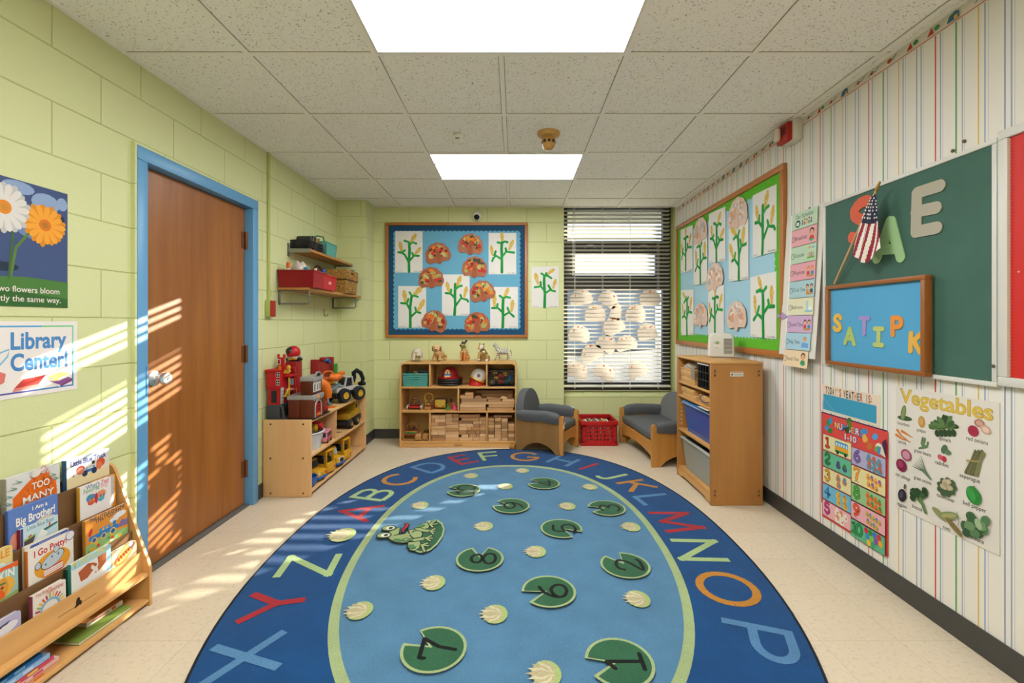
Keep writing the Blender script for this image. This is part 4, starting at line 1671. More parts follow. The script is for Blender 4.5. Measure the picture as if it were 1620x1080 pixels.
c = MB()
c.grid(cloth, 66, 44, None, fcol)
for j in range(8):
    for i in range(1 + j // 1):
        if j < 1: continue
        u, v = (i + .75 - .25 * (j % 2)) / (j + .9), .08 + j * .052
        if u > .97 or v > .49: continue
        p = cloth(u, v)
        e1 = (cloth(min(u + .01, 1), v) - p)
        n = Vector((-1, 0, 0))
        r = .0062
        ring = []
        for k in range(10):
            rr = r if k % 2 == 0 else r * .42
            t = 2 * PI * k / 10
            q = p + Vector((-.003, -rr * math.sin(t), rr * math.cos(t)))
            ring.append(q)
        c.poly(ring, col(WHT, .8))
c.build('cloth', fg, norm=False)

# ------------------------------------------------------------------ small blue letter board
Y0, Y1, Z0, Z1 = 2.452, 1.857, 1.008, 1.426
W, H = Y0 - Y1, Z1 - Z0
sb = thing('letter_board', 'small wood framed board of bright blue paper with cut out letters, hung over the chalkboard', 'letter board', (WR - .021, (Y0 + Y1) / 2, (Z0 + Z1) / 2), rot=FACE_R)
c = MB()
w_ = .020
for s in (-1, 1):
    c.box((-W / 2, -.034, s * (H / 2 - w_ / 2) - w_ / 2), (W / 2, 0, s * (H / 2 - w_ / 2) + w_ / 2), wood('frame_dark', '#a1622b', '#83491c', 'x'), .002)
    c.box((s * (W / 2 - w_ / 2) - w_ / 2, -.034, -H / 2 + w_), (s * (W / 2 - w_ / 2) + w_ / 2, 0, H / 2 - w_), wood('frame_dark', '#a1622b', '#83491c', 'z'), .002)
c.build('frame', sb)
tbox(-W / 2 + w_, W / 2 - w_, -.018, -.002, -H / 2 + w_, H / 2 - w_, col('#4c9bc6', .6, bump=.25, bscale=9)).build('backing_paper', sb)


def small_px(u, v):
    return rwall(1220 + u / 3.1775, 280 + v / 3.1775, WR - .041)


SM = [('S', 335, 733, '#dcae4c', 6, 'yellow letter S at the left of the blue letter board'), ('A', 395, 800, '#a9b96a', 2, 'olive green letter A on the blue letter board'), ('T', 468, 748, '#9d8cc4', 2, 'purple letter T on the blue letter board'),
      ('I', 540, 803, '#b3be72', 1, 'yellow green letter I on the blue letter board'), ('P', 632, 750, '#df8c3c', 0, 'orange letter P on the blue letter board'), ('K', 725, 832, '#dba94a', 3, 'gold letter K at the lower right of the blue letter board')]
for ch, u, v, h, rot, lab in SM:
    Y, z = small_px(u, v)
    st = [[(x * .062, (y - .5) * .075) for x, y in s] for s in STROKES[ch]]
    if ch == 'I':
        st += [[(-.022, .0375), (.022, .0375)], [(-.022, -.0375), (.022, -.0375)]]
    o = fat_letter(st, .0215, h, .003).build('paper_letter', loc=(WR - .0395, Y, z), rot=(0, R(rot), -PI / 2))
    tag(o, lab, 'paper letter', 'small letters on the blue letter board')

# ------------------------------------------------------------------ red board at the edge of the photo
Y0, Y1, Z0, Z1 = 1.606, .70, 1.008, 1.902
W, H = Y0 - Y1, Z1 - Z0
rd = thing('bulletin_board', 'white framed board covered in red corrugated paper at the right edge', 'bulletin board', (WR, (Y0 + Y1) / 2, (Z0 + Z1) / 2), rot=FACE_R)
c = MB()
for s in (-1, 1):
    c.box((-W / 2, -.024, s * (H / 2 - .016) - .016), (W / 2, -.001, s * (H / 2 - .016) + .016), AL, .003)
    c.box((s * (W / 2 - .016) - .016, -.024, -H / 2 + .032), (s * (W / 2 - .016) + .016, -.001, H / 2 - .032), AL, .003)
c.build('frame', rd)
c = MB()
n = 150
z0 = -H / 2 + .030
pts = [(-W / 2 + .03, -.003, z0)]
for k in range(n + 1):
    pts.append((-W / 2 + .03, -.010 - .003 * (k % 2), z0 + (H - .06) * k / n))
pts.append((-W / 2 + .03, -.003, H / 2 - .03))
c.prism(pts, (W - .06, 0, 0), col('#c8221a', .55))
c.build('corrugated_paper', rd, sharp=80)
a = Art(-.0138)
for k in range(8):
    x, z = -.41 + .3 * r_.random(), -.35 + .7 * r_.random()
    a.oval(x, z, .004, .003, '#dfae9c', n=8)
a.build('staples', rd)

# ------------------------------------------------------------------ weather sign
a = Art(0)
W, H = .405, .146
a.prism([(x, 0, z) for x, z in ((-W / 2, H / 2), (-W / 2, -H * .12), (-W / 2 + .03, -H * .30), (-W / 2 + .02, -H / 2), (W / 2 - .004, -H / 2 - .004), (W / 2, H / 2))], (0, .0008, 0), paper('#dccbb6'))
a.y = -.0001
a.rect(-W / 2 + .008, -H / 2 + .008, W / 2 - .022, H / 2 - .052, '#3c93b4', r=.006)
wd_ = [("TODAY'S", -.178, .125), ('WEATHER', -.040, .135), ('IS:', .112, .05)]
ws_ = ['#a8483c', '#c98a3a', '#4d6b52', '#5a6a8a', '#3a3a44', '#b25a3c', '#4a4a52']
for s, x, w in wd_:
    xs = x
    for k, ch in enumerate(s):
        lw = w / len(s)
        if ch == "'":
            a.rect(xs + lw * .3, .052, xs + lw * .5, .064, '#3a3a44')
        elif ch == ':':
            for q in (.035, .050): a.oval(xs + lw * .3, q, .003, .003, '#3a3a44', n=8)
        else:
            a.text(ch, xs + lw / 2, .026, .054, ws_[(k * 2 + len(s)) % 7], 'c', bold=.035, w=lw * (.80 if ch != 'I' else .26))
        xs += lw
a.line([(-W / 2 + .012, .0), (-W / 2 + .06, -.04), (-W / 2 + .10, -.062)], .0015, '#8fc0d2', caps=False)
tag(a.build('weather_sign', **on_right(2.35, .812)), 'torn cream sign reading todays weather is, with a blue panel, above the numbers poster', 'sign')

# ------------------------------------------------------------------ numbers poster
W, H = .452, .578
np_ = thing('numbers_poster', 'red numbers one to ten poster on the striped wall', 'poster', (WR - .002, 2.327, .435), rot=FACE_R)
a = Art(0)
a.sheet(-W / 2 - .008, -H / 2 + .075, W / 2 - .006, H / 2 + .006, '#4a2348', .0006)
a.build('backing_sheet', np_)
a = Art(0)
a.sheet(-W / 2, -H / 2, W / 2, H / 2, '#cf4a44', .0010)
ti = 'NUMBERS'
tc_ = ['#e8c23a', '#d9d6cc', '#4a86c0', '#e0e0d6', '#e6a23a', '#cfe0ea', '#5aa0d0']
for k, ch in enumerate(ti):
    a.text(ch, -.112 + k * .030, H / 2 - .062, .050, '#2b3a7a', 'c', bold=.045, w=.034)
    a.text(ch, -.112 + k * .030, H / 2 - .060, .046, tc_[k], 'c', bold=.012, w=.026)
a.text('1-10', -.01, H / 2 - .105, .045, '#2b3a7a', 'c', bold=.045, w=.088)
a.text('1-10', -.01, H / 2 - .103, .042, '#dfe4ea', 'c', bold=.012, w=.080)
for x, z, h in ((-.175, -.045, '#2f8a3c'), (-.185, -.075, '#3a8ac0'), (-.155, -.03, '#3a8ac0'), (-.16, -.085, '#2f7a3a'), (.085, -.03, '#3a8ac0'), (.15, -.04, '#4a9ad0'), (.09, -.07, '#c9963c'), (.085, -.062, '#dca850'), (.115, -.095, '#b9722c'), (.17, -.08, '#dcd4c0'), (.165, -.095, '#5aa05a'), (.18, -.10, '#4a86b8'), (-.02, .0, '#3f6b34'), (-.015, -.02, '#5a7a2c'), (-.03, -.05, '#3a4a24'), (-.02, -.12, '#c98a2c')):
    a.oval(x, H / 2 + z, .020, .014, h, rot=r_.random() * 90, n=12)
PAN = ['#d9cf9c', '#5fae8c', '#d9cf9c', '#6aaecb', '#dfa8ac', '#a9a4c4', '#dccf9a', '#8fb884', '#dda4ac', '#5fae84']
NC = ['#c23a2c', '#2f7a3a', '#d99a2c', '#2f6fb0', '#b8357c', '#7a5a9c', '#e0922c', '#4a9a3a', '#d9502c', '#2f8a4a']
NAMES = ['one', 'two', 'three', 'four', 'five', 'six', 'seven', 'eight', 'nine', 'ten']
for i in range(10):
    cx = -W / 2 + .008 if i < 5 else .004
    x0, x1 = (-W / 2 + .010, -.004) if i < 5 else (.004, W / 2 - .010)
    r = i % 5
    z1 = H / 2 - (.115 if i < 5 else .128) - r * .091
    z0 = z1 - .084
    a.rect(x0 - .002, z0 - .002, x1 + .002, z1 + .002, '#5a2a3a', r=.006)
    a.rect(x0, z0, x1, z1, PAN[i], r=.005)
    s = str(i + 1)
    for lay, w_, h in ((0, .0160, '#2a2430'), (1, .0115, NC[i])):
        for k, dch in enumerate(s):
            xo = x0 + (.036 if len(s) == 1 else .022 + .033 * k)
            for st in DIG[dch]:
                a.line([(xo + u * .052, z0 + .022 + v * .052) for u, v in st], w_, h)
    a.text(NAMES[i], x0 + .034, z0 + .007, .013, '#2a2430', 'c')
    mx_, mz = (x0 + x1) / 2 + .036, (z0 + z1) / 2
    if i == 0:
        a.rect(mx_ - .048, mz - .026, mx_ + .050, mz + .004, '#d99a2c', r=.006)
        a.rect(mx_ - .046, mz + .004, mx_ + .048, mz + .030, '#3f86b8', r=.006)
        for k in range(5): a.rect(mx_ - .04 + k * .018, mz + .006, mx_ - .028 + k * .018, mz + .022, '#b8d4e0')
        a.rect(mx_ - .048, mz - .030, mx_ + .05, mz - .018, '#2f8a4a')
        for k in (-.028, .030): a.oval(mx_ + k, mz - .030, .010, .010, '#2a2a2a', n=12)
    elif i == 9:
        for k in range(10):
            px, pz = mx_ - .04 + (k % 4) * .026 + (k // 4) * .008, mz + .026 - (k // 4) * .026
            a.line([(px, pz), (mx_, mz - .04)], .001, '#44505a', caps=False)
        for k in range(10):
            px, pz = mx_ - .04 + (k % 4) * .026 + (k // 4) * .008, mz + .026 - (k // 4) * .026
            a.oval(px, pz, .013, .015, ['#c8304a', '#2f8a3a', '#4a6ac0', '#c83a3a', '#3a86c0', '#7ac04a', '#8a4aa0', '#e09a2c', '#e6b43a', '#3aa06a'][k], n=14)
    else:
        n = i + 1
        cc = [None, ('#4a3f7a', '#3f7a3a'), ('#c07a5a', '#4a86a8'), ('#d9a63c', '#b9862c'), ('#dcd6cc', '#c98a4a'), ('#5a8a9c', '#c05a3a'), ('#dfa23a', '#8a5a9c'), ('#d9662c', '#3f8a4a'), ('#c9a03c', '#5a7aa0')][i]
        rows = 1 if n <= 2 else 2
        per = math.ceil(n / rows)
        for k in range(n):
            q, rr = k % per, k // per
            px = mx_ - .045 + (q + .5) * .094 / per + .004 * rr
            pz = mz + (.018 - .034 * rr if rows == 2 else -.002) - .003 * q
            sz = min(.018, .042 / per + .004)
            a.oval(px, pz - sz * .4, sz * .95, sz * .9, cc[0], n=12)
            a.oval(px, pz + sz * .5, sz * .62, sz * .55, cc[1] if k % 2 else cc[0], n=12)
            a.oval(px + sz * .3, pz - sz * .3, sz * .35, sz * .4, cc[1], n=10)
a.fill([(W / 2 + .0005, H / 2 - .03), (W / 2 + .0005, H / 2 - .12), (W / 2 - .035, H / 2 - .11), (W / 2 - .022, H / 2 - .05)], '#4a2348')
a.fill([(W / 2 - .002, H / 2 - .12), (W / 2 - .035, H / 2 - .11), (W / 2 - .026, H / 2 - .06)], '#d9cbb8')
a.build('printed_sheet', np_, loc=(0, -.0012, 0))

# ------------------------------------------------------------------ vegetables poster
W, H = .440, .545
a = Art(0)
a.sheet(-W / 2, -H / 2, W / 2, H / 2, '#d6cfc6', .001)
vx = lambda u: -W / 2 + (u - 35) / 640 * W
# vertical place measured along the sheet, which is seen in perspective


def vz(u, v):
    s = (u - 35) / 640
    top, bot = 15 + 130 * s, 775 + 300 * s
    return H / 2 - (v - top) / (bot - top) * H


def vp(u, v):
    return vx(u), vz(u, v)


a.text('Vegetables', .0, H / 2 - .068, .085, '#a8904a', 'c', bold=.032, w=.400)
a.text('Vegetables', .0, H / 2 - .067, .081, '#cfae4c', 'c', bold=.022, w=.392)
INKV = '#4a4640'
for s, u, v, w in (('cucumbers', 92, 270, .062), ('potato', 222, 320, .042), ('spinach', 375, 380, .050), ('red onions', 560, 388, .080), ('carrots', 82, 385, .042), ('green beans', 230, 458, .080), ('radishes', 357, 533, .058),
                   ('asparagus', 520, 620, .078), ('red cabbage', 88, 602, .074), ('green onions', 230, 632, .082), ('cauliflower', 380, 745, .076), ('bell pepper', 547, 795, .086), ('eggplant', 84, 782, .050), ('broccoli', 193, 805, .048), ('corn', 387, 935, .030), ('lettuce', 560, 995, .052)):
    x, z = vp(u, v)
    a.text(s, x, z, .022, INKV, 'c', bold=.012, w=w)


def ov(u, v, rx, rz, h, rot=0, n=16):
    x, z = vp(u, v)
    a.oval(x, z, rx, rz, h, rot, n)


def ln(pts, w, h):
    a.line([vp(*p) for p in pts], w, h)


ov(103, 225, .038, .011, '#3f5638', 4); ov(93, 190, .013, .036, '#6b7a4c', -12); ov(93, 190, .008, .030, '#7f8c5a', -12)
ov(225, 255, .017, .025, '#b98a4c'); ov(222, 250, .010, .016, '#c79a5c')
for k in range(26):
    t = R(200 * k / 26 - 10)
    ov(372 + 70 * math.cos(t) * r_.uniform(.4, 1), 290 - 55 * math.sin(t) * r_.uniform(.2, 1), .022, .010, r_.choice(['#3f5a34', '#4f6b3e', '#33482c', '#5c7848']), math.degrees(t) + r_.uniform(-20, 20), 10)
for k in range(5): ov(330 + 25 * k, 330, .012, .015, '#33482c', 0, 10)
ov(542, 318, .021, .021, '#a03048'); ov(575, 270, .019, .015, '#a9705c'); ov(575, 270, .013, .010, '#c79a86'); ov(608, 310, .020, .016, '#c9a08c', -20); ov(608, 310, .012, .010, '#dcc0ae', -20)
for p in ([(48, 295), (75, 330), (145, 380)], [(40, 325), (80, 350), (150, 378)], [(85, 305), (120, 325), (165, 352)]):
    a.line([vp(*q) for q in p], [.012, .008, .002], '#c9762e')
for p in ([(235, 355), (225, 390), (240, 418)], [(250, 360), (240, 400), (262, 410)], [(270, 385), (262, 412), (210, 420)]):
    ln(p, .008, '#5c7a52')
ov(375, 430, .012, .020, '#4f6b4a', -25); ov(398, 452, .014, .010, '#5c785a', 10); ov(350, 480, .012, .011, '#c4596a'); ov(375, 492, .010, .012, '#b83040')
for k in range(9): ln([(500 + 8 * k, 575 + 2 * k), (535 + 6 * k, 500), (555 + 6 * k, 440 + (k % 3) * 8)], .010, r_.choice(['#6b6a48', '#7a7850', '#5a5a3c']))
ln([(508, 500), (575, 505)], .006, '#a08a5a')
ov(118, 458, .027, .026, '#9c4a62'); ov(118, 458, .019, .018, '#c08a9c'); ov(82, 520, .028, .028, '#7c2040'); ov(76, 512, .014, .016, '#983a58')
for k in range(6): a.line([vp(*q) for q in ((165 + 12 * k, 530 - 12 * k), (230 + 5 * k, 560), (290, 620 - k))], [.002, .004, .004], r_.choice(['#4f6b52', '#6b8468']))
for k in range(9):
    t = R(40 * k)
    ov(392 + 40 * math.cos(t), 668 + 38 * math.sin(t), .016, .013, '#465a3c', math.degrees(-t), 10)
for k in range(12): ov(392 + r_.uniform(-25, 25), 655 + r_.uniform(-22, 22), .012, .010, r_.choice(['#b8a688', '#c9b89a', '#a8957a']), 0, 10)
ov(548, 715, .028, .034, '#2f7f38', 20); ov(535, 705, .014, .026, '#3f9448', 25); ln([(540, 675), (552, 660)], .007, '#4f7a3c')
ov(90, 710, .021, .030, '#2c2630', -18); ov(84, 705, .009, .018, '#4a4452', -18); ln([(108, 665), (112, 648)], .010, '#4f5a44')
for k in range(15): ov(210 + r_.uniform(-48, 50), 715 + r_.uniform(-32, 25), .014, .012, r_.choice(['#2f4a2c', '#3c5a36', '#263c24']), 0, 10)
ln([(225, 740), (258, 825)], .014, '#5a7a48'); ln([(200, 735), (240, 780)], .010, '#5a7a48')
ov(350, 835, .035, .014, '#8a8a5c', -22); ov(405, 845, .044, .015, '#7a8a5a', 24); ov(405, 845, .034, .008, '#a09a68', 24); ov(440, 915, .042, .012, '#7a6a3c', -35); ln([(455, 820), (468, 880), (462, 905)], .002, '#6b6a48')
for k in range(22): ov(560 + r_.uniform(-60, 60), 900 + r_.uniform(-62, 62), .020, .016, r_.choice(['#3f5f3c', '#55784f', '#6b8a60', '#35523a']), r_.random() * 90, 10)
ov(575, 890, .012, .02, '#9cb08c', 20)
tag(a.build('vegetables_poster', loc=(WR - .003, 1.838, .672), rot=(0, 0, -PI / 2)), 'white vegetables poster with labelled pictures below the chalkboard', 'poster')
# ================================================================== furniture: back cubby shelf
k_ = 4.474 / F
SX0, SX1, SY0, SY1, SH = (632 - 815) * k_, (817.5 - 815) * k_, 4.474, 4.82, .838
sx = lambda u: SX0 + (u - 70) / (1130 - 70) * (SX1 - SX0)        # photo detail column -> X
XM = (SX0 + SX1) / 2
SW = SX1 - SX0
T_ = .017
cs = thing('cubby_shelf', 'low birch cubby shelf full of blocks and toys below the blue bulletin board', 'shelf', (XM, 4.647, 0))
hy = (SY1 - SY0) / 2
# rounded outer shell
pts = []
r = .05
for cx, cz, a0 in ((SW / 2 - r, SH - r, 0), (-SW / 2 + r, SH - r, 90)):
    pts += [(cx + r * math.cos(R(a0 + k * 15)), cz + r * math.sin(R(a0 + k * 15))) for k in range(7)]
outer = [(SW / 2, 0)] + pts + [(-SW / 2, 0)]
r2 = r - T_
ip = []
for cx, cz, a0 in ((SW / 2 - r, SH - r, 0), (-SW / 2 + r, SH - r, 90)):
    ip += [(cx + r2 * math.cos(R(a0 + k * 15)), cz + r2 * math.sin(R(a0 + k * 15))) for k in range(7)]
inner = [(SW / 2 - T_, 0)] + ip + [(-SW / 2 + T_, 0)]
c = MB()
mb_ = birch('x')
for i in range(len(outer) - 1):
    a, b, p, q = outer[i], outer[i + 1], inner[i + 1], inner[i]
    c.prism([(x, -hy, z) for x, z in (a, b, p, q)], (0, 2 * hy, 0), mb_)
c.build('body', cs, sharp=30)
tbox(-SW / 2 + T_, SW / 2 - T_, hy - .012, hy - .002, .03, SH - T_, birch('x')).build('back_panel', cs)
ZS = [.062, .36, .597]
for z in ZS:
    tbox(-SW / 2 + T_, SW / 2 - T_, -hy + .003, hy - .012, z - T_, z, mb_, .002).build('shelf_board', cs)
tbox(-SW / 2 + T_, SW / 2 - T_, -hy + .006, -hy + .022, .002, .045, mb_).build('plinth', cs)
DV = [(sx(343), 2), (sx(858), 2), (sx(600), 1), (sx(343), 0), (sx(860), 0)]
for x, row in DV:
    top = (ZS + [SH])[row + 1] - T_
    tbox(x - XM - .0075, x - XM + .0075, -hy + .003, hy - .012, ZS[row], top, birch('z'), .002).build('divider', cs)
a = Art(0)
a.text('Lakeshore', 0, 0, .020, '#4a3a2a', 'c', bold=.02)
a.build('maker_mark', cs, loc=(0.0, -hy + .0055, .018))

# ------------------------------------------------------------------ wooden blocks
BL = [('#c99a6a', '#b98858'), ('#d3a878', '#c09264'), ('#b78658', '#a67648'), ('#dcb488', '#cda274'), ('#a67c56', '#946c48')]
BMATS = [wood('block%d' % i, p, q, 'x', rough=.55, scale=22) for i, (p, q) in enumerate(BL)]
BR = random.Random(3)
FY = SY0 + .012


def block(x0, x1, z0, z1, dep, label, yo=0.0, shape=None, m=None, group='wooden unit blocks'):
    m = m or BR.choice(BMATS)
    w, h = x1 - x0 - .0022, z1 - z0 - .0008
    mb = MB()
    if shape is None:
        mb.box((-w / 2, 0, 0), (w / 2, dep, h), m, .0026, 1)
    elif shape == 'arch':
        mb.prism([(w / 2 * math.cos(R(a)), 0, h * math.sin(R(a))) for a in range(0, 181, 15)], (0, dep, 0), m)
    elif shape == 'ramp':
        mb.prism([(-w / 2, 0, 0), (w / 2, 0, 0), (w / 2, 0, .004), (-w / 2, 0, h)], (0, dep, 0), m)
    elif shape == 'boat':
        mb.prism([(-w / 2, 0, 0), (w / 2 - h * .9, 0, 0), (w / 2 - h * .3, 0, h * .25), (w / 2, 0, h), (-w / 2, 0, h)], (0, dep, 0), m)
    o = mb.build('wooden_block', loc=((x0 + x1) / 2, FY + yo, z0 + .0003))
    return tag(o, label, 'block', group)


def stack(x0, x1, z0, rows, where, dep=.13, yo=0.0):
    """rows from the bottom: (height, [widths or (width, y offset)])"""
    z = z0
    for r, (h, ws) in enumerate(rows):
        x = x0
        n = len(ws)
        tot = sum(abs(w) for w in ws)
        s = (x1 - x0) / tot
        k = 0
        cnt = sum(1 for w in ws if w > 0)
        for w in ws:
            if w > 0:
                lab = 'wooden block in the %s, %s row up%s' % (where, ORD[r] if r else 'bottom', ', ' + ORD[k] + ' from the left' if cnt > 1 else '')
                lab = lab.replace('bottom row up', 'bottom row')
                block(x, x + w * s, z, z + h, dep - BR.random() * .02, lab, yo + BR.random() * .020)
                k += 1
            x += abs(w) * s
        z += h


U = .0342                                              # one course of blocks
b0 = ZS[0] + .0005
# bottom middle cubby: four columns of piled blocks (columns and heights read off the photo)
xa, xb, xc, xd, xe = sx(352), sx(482), sx(603), sx(793), sx(852)
stack(xa, xb, b0, [(.028, [2]), (.029, [1.9]), (.030, [1, 1]), (.030, [2]), (.030, [2]), (.032, [1.05, 1]), (.036, [.5, 1.5]), (.034, [1.2, .8])], 'bottom middle cubby, left column')
stack(xb, xc, b0, [(.028, [2]), (.031, [2]), (.036, [2]), (.030, [2]), (.032, [2]), (.033, [2]), (.040, [1, .9]), (.032, [1, 1])], 'bottom middle cubby, second column')
stack(xc, xd, b0, [(.030, [2, 1]), (.028, [-.35, 1, -.1, 1, .5]), (.044, [.9, 1, .45]), (.030, [1, .5, 1]), (.030, [1, 1.1, .9]), (.030, [2, 1]), (.032, [-.3, 2, .1]), (.030, [2.6])], 'bottom middle cubby, third column', yo=.006)
stack(xd, xe, b0, [(.036, [1]), (.032, [1]), (.032, [1]), (.036, [1]), (.030, [1]), (.030, [.35, .65]), (.032, [1])], 'bottom middle cubby, right column')
# bottom right cubby
x0, x1 = sx(868), sx(1111)
xs = [x0 + (x1 - x0) * t for t in (0, .25, .5, .75, 1)]
for i, rows in enumerate(([(.030, [-.01, 1]), (.036, [1]), (.030, [1]), (.034, [1]), (.032, [1]), (.032, [1])], [(.062, [1]), (.033, [1]), (.030, [1]), (.032, [1]), (.034, [1]), (.034, [1])],
                          [(.030, [1]), (.030, [1]), (.034, [1]), (.030, [1]), (.058, [1]), (.036, [1])], [(.034, [1]), (.034, [1]), (.030, [1]), (.030, [1]), (.036, [1])])):
    z = b0 + (.0 if i else .028)
    stack(xs[i] + .001, xs[i + 1] - .001, z, rows, 'bottom right cubby, %s column' % ORD[i])
block(sx(874), sx(968), b0, b0 + .027, .10, 'boat shaped wooden block at the foot of the bottom right cubby', 0, 'boat')
block(sx(920), sx(1085), b0 + .225, b0 + .247, .1, 'long wooden block on top of the pile in the bottom right cubby', .03)
# middle right cubby: long planks below, shaped blocks above
z = ZS[1] + .0005
P_ = 'middle right cubby'
block(sx(612), sx(850), z, z + .032, .14, 'long wooden plank lowest at the left of the ' + P_)
block(sx(860), sx(1098), z, z + .031, .14, 'long wooden plank lowest at the right of the ' + P_, .004)
block(sx(612), sx(850), z + .032, z + .064, .14, 'long wooden plank second from the bottom at the left of the ' + P_)
block(sx(874), sx(1108), z + .031, z + .064, .14, 'long wooden plank second from the bottom at the right of the ' + P_)
block(sx(624), sx(1110), z + .064, z + .088, .15, 'very long thin wooden board lying across the planks of the ' + P_)
block(sx(626), sx(860), z + .088, z + .118, .12, 'long wooden block above the thin board at the left of the ' + P_)
block(sx(868), sx(984), z + .088, z + .113, .12, 'short wooden block above the thin board in the centre of the ' + P_)
block(sx(996), sx(1110), z + .088, z + .110, .12, 'wooden block above the thin board at the right of the ' + P_)
block(sx(616), sx(738), z + .118, z + .150, .12, 'square ended wooden block on the left pile of the ' + P_)
block(sx(742), sx(815), z + .118, z + .146, .06, 'half round wooden block left of the ramp in the ' + P_, 0, 'arch')
block(sx(858), sx(984), z + .113, z + .140, .08, 'wedge shaped wooden ramp block in the ' + P_, 0, 'ramp')
block(sx(976), sx(1046), z + .113, z + .139, .06, 'half round wooden block right of the ramp in the ' + P_, .03, 'arch')
block(sx(660), sx(735), z + .150, z + .178, .10, 'small wooden block highest at the left of the ' + P_)
block(sx(745), sx(1095), z + .146, z + .180, .08, 'long wooden plank lying highest and furthest back in the ' + P_, .15)
block(sx(800), sx(1095), z + .088, z + .146, .08, 'tall wooden plank at the back of the ' + P_ + ' behind the ramp', .15)

# ------------------------------------------------------------------ toys in the left half of the cubby shelf
z = ZS[2] + .0005


def basket(name, label, w, d, h, mcol, loc, rz=0, slots=True, handle=True, taper=.93, cat='basket', wall=.004, rows=6, cols=16):
    t = thing(name, label, cat, loc, rz)
    m = plastic(mcol)
    c = MB()
    # four woven walls made of bars
    for side in range(4):
        W_ = w if side % 2 == 0 else d
        D_ = d if side % 2 == 0 else w
        q = Matrix.Rotation(side * PI / 2, 4, 'Z')
        old = c.x
        c.x = old @ q
        n = cols if side % 2 == 0 else max(6, int(cols * d / w))
        for i in range(n + 1):
            s = (i / n - .5)
            a0, a1 = Vector((s * W_ * taper, -D_ / 2 * taper, 0)), Vector((s * W_, -D_ / 2, h))
            b = W_ / n * .33
            c.prism([a0 + Vector((-b, 0, 0)), a0 + Vector((b, 0, 0)), a1 + Vector((b, 0, 0)), a1 + Vector((-b, 0, 0))], (0, wall, 0), m)
        for j in range(rows + 1):
            t_ = j / rows
            f = taper + (1 - taper) * t_
            hh = h / rows * .30
            c.box((-W_ / 2 * f, -D_ / 2 * f + .0005, max(0, h * t_ - hh)), (W_ / 2 * f, -D_ / 2 * f + wall - .0005, h * t_ + hh), m)
        c.x = old
    c.box((-w / 2 * taper, -d / 2 * taper, 0), (w / 2 * taper, d / 2 * taper, .004), m)
    c.build('woven_body', t)
    c = MB()
    for s in (-1, 1):
        c.box((-w / 2 - .005, s * d / 2 - .006, h - .006), (w / 2 + .005, s * d / 2 + .006, h + .005), m, .003)
        c.box((s * w / 2 - .006, -d / 2, h - .006), (s * w / 2 + .006, d / 2, h + .005), m, .003)
    c.build('rim', t)
    if handle:
        c = MB()
        pp = [(-.045, h - .026), (.045, h - .026), (.052, h - .034), (.045, h - .046), (-.045, h - .046), (-.052, h - .034)]
        c.tube([(x, -d / 2 - .002, zz) for x, zz in pp], .0042, m, close=True)
        c.build('handle_grip', t)
    return t


TQ = '#4f9c92'
bxm = (sx(82) + sx(335)) / 2
basket('storage_basket', 'teal woven plastic basket in the upper left cubby of the back shelf', sx(322) - sx(100), .22, .124, TQ, (bxm, SY0 + .125, z))
for (u, v, rr, h, lab, kk) in ((165, .138, .022, '#4a3a30', 'brown toy lump peeking over the teal basket at left', 0), (205, .140, .020, '#b58a3c', 'mustard toy banana on top of the teal basket', 1), (262, .150, .040, '#2c2c2e', 'dark toy box on the heap in the teal basket', 2), (240, .120, .030, '#7a5a3c', 'tan toy seen through the teal basket handle hole', 3), (300, .135, .025, '#54342c', 'maroon toy at the right of the teal basket', 4)):
    c = MB()
    if kk in (2,):
        c.box((-.045, -.03, -.02), (.045, .03, .02), col(h, .5), .006, mx=Matrix.Rotation(R(12), 4, 'Y'))
    elif kk == 1:
        c.tube([(-.03, 0, .015), (-.01, 0, .006), (.015, 0, -.006), (.03, 0, -.02)], [.005, .012, .012, .004], col(h, .4), seg=10)
    elif kk == 3:
        c.box((-.03, -.02, -.03), (.03, .02, .006), col('#b5793c', .5), .008)
    else:
        c.ell((0, 0, 0), (rr * 1.3, rr, rr * .8), col(h, .5))
    tag(c.build('toy', loc=(sx(u), SY0 + .10, z + v - .012)), lab, 'toy')

# fire helmet, black brim and stacked black hats
hx = sx(505)
t = thing('fire_helmet', 'red toy firefighter helmet lying on black hats in the top cubby', 'helmet', (hx, SY0 + .155, z + .075))
MB().lathe([(.118, -.004), (.121, .004), (.100, .010), (.083, .018), (.080, .045), (.068, .075), (.045, .094), (.015, .102), (0, .103)], plastic('#a01c20'), seg=36).build('shell', t)
c = MB()
for k in range(7):
    an = PI * k / 6
    c.tube([(.082 * math.cos(an) * s, -.082 * math.sin(an) * s * .98, zz) for s, zz in ((1, .02), (.98, .046), (.83, .078), (.5, .096), (.1, .105))], .0035, plastic('#8e161a'), seg=6)
c.build('ridges', t)
a = Art(0)
a.prism([(-.030, 0, -.034), (.030, 0, -.034), (.028, 0, .010), (.018, 0, .036), (0, 0, .044), (-.018, 0, .036), (-.028, 0, .010)], (0, .003, 0), plastic('#d9b13c'))
a.y = -.0002
a.fill([(-.022, -.028), (.022, -.028), (.020, .010), (0, .034), (-.020, .010)], '#d9d4c4')
a.rect(-.030, -.018, .030, .000, '#3f78a8')
a.rect(-.005, -.004, .005, .024, '#b0302c')
a.build('front_badge', t, loc=(-.012, -.088, .046), rot=(R(-8), 0, 0))
t = thing('black_hats', 'pile of black toy hats under the red helmet', 'hat', (hx, SY0 + .155, z))
for k in range(3):
    MB().lathe([(.0, .0), (.10, .0), (.124, .006), (.128, .014), (.122, .022), (.06, .023), (0, .023)], col('#18181a', .6), c=(.004 * (k - 1), 0, k * .0232), seg=32).build('hat', t)
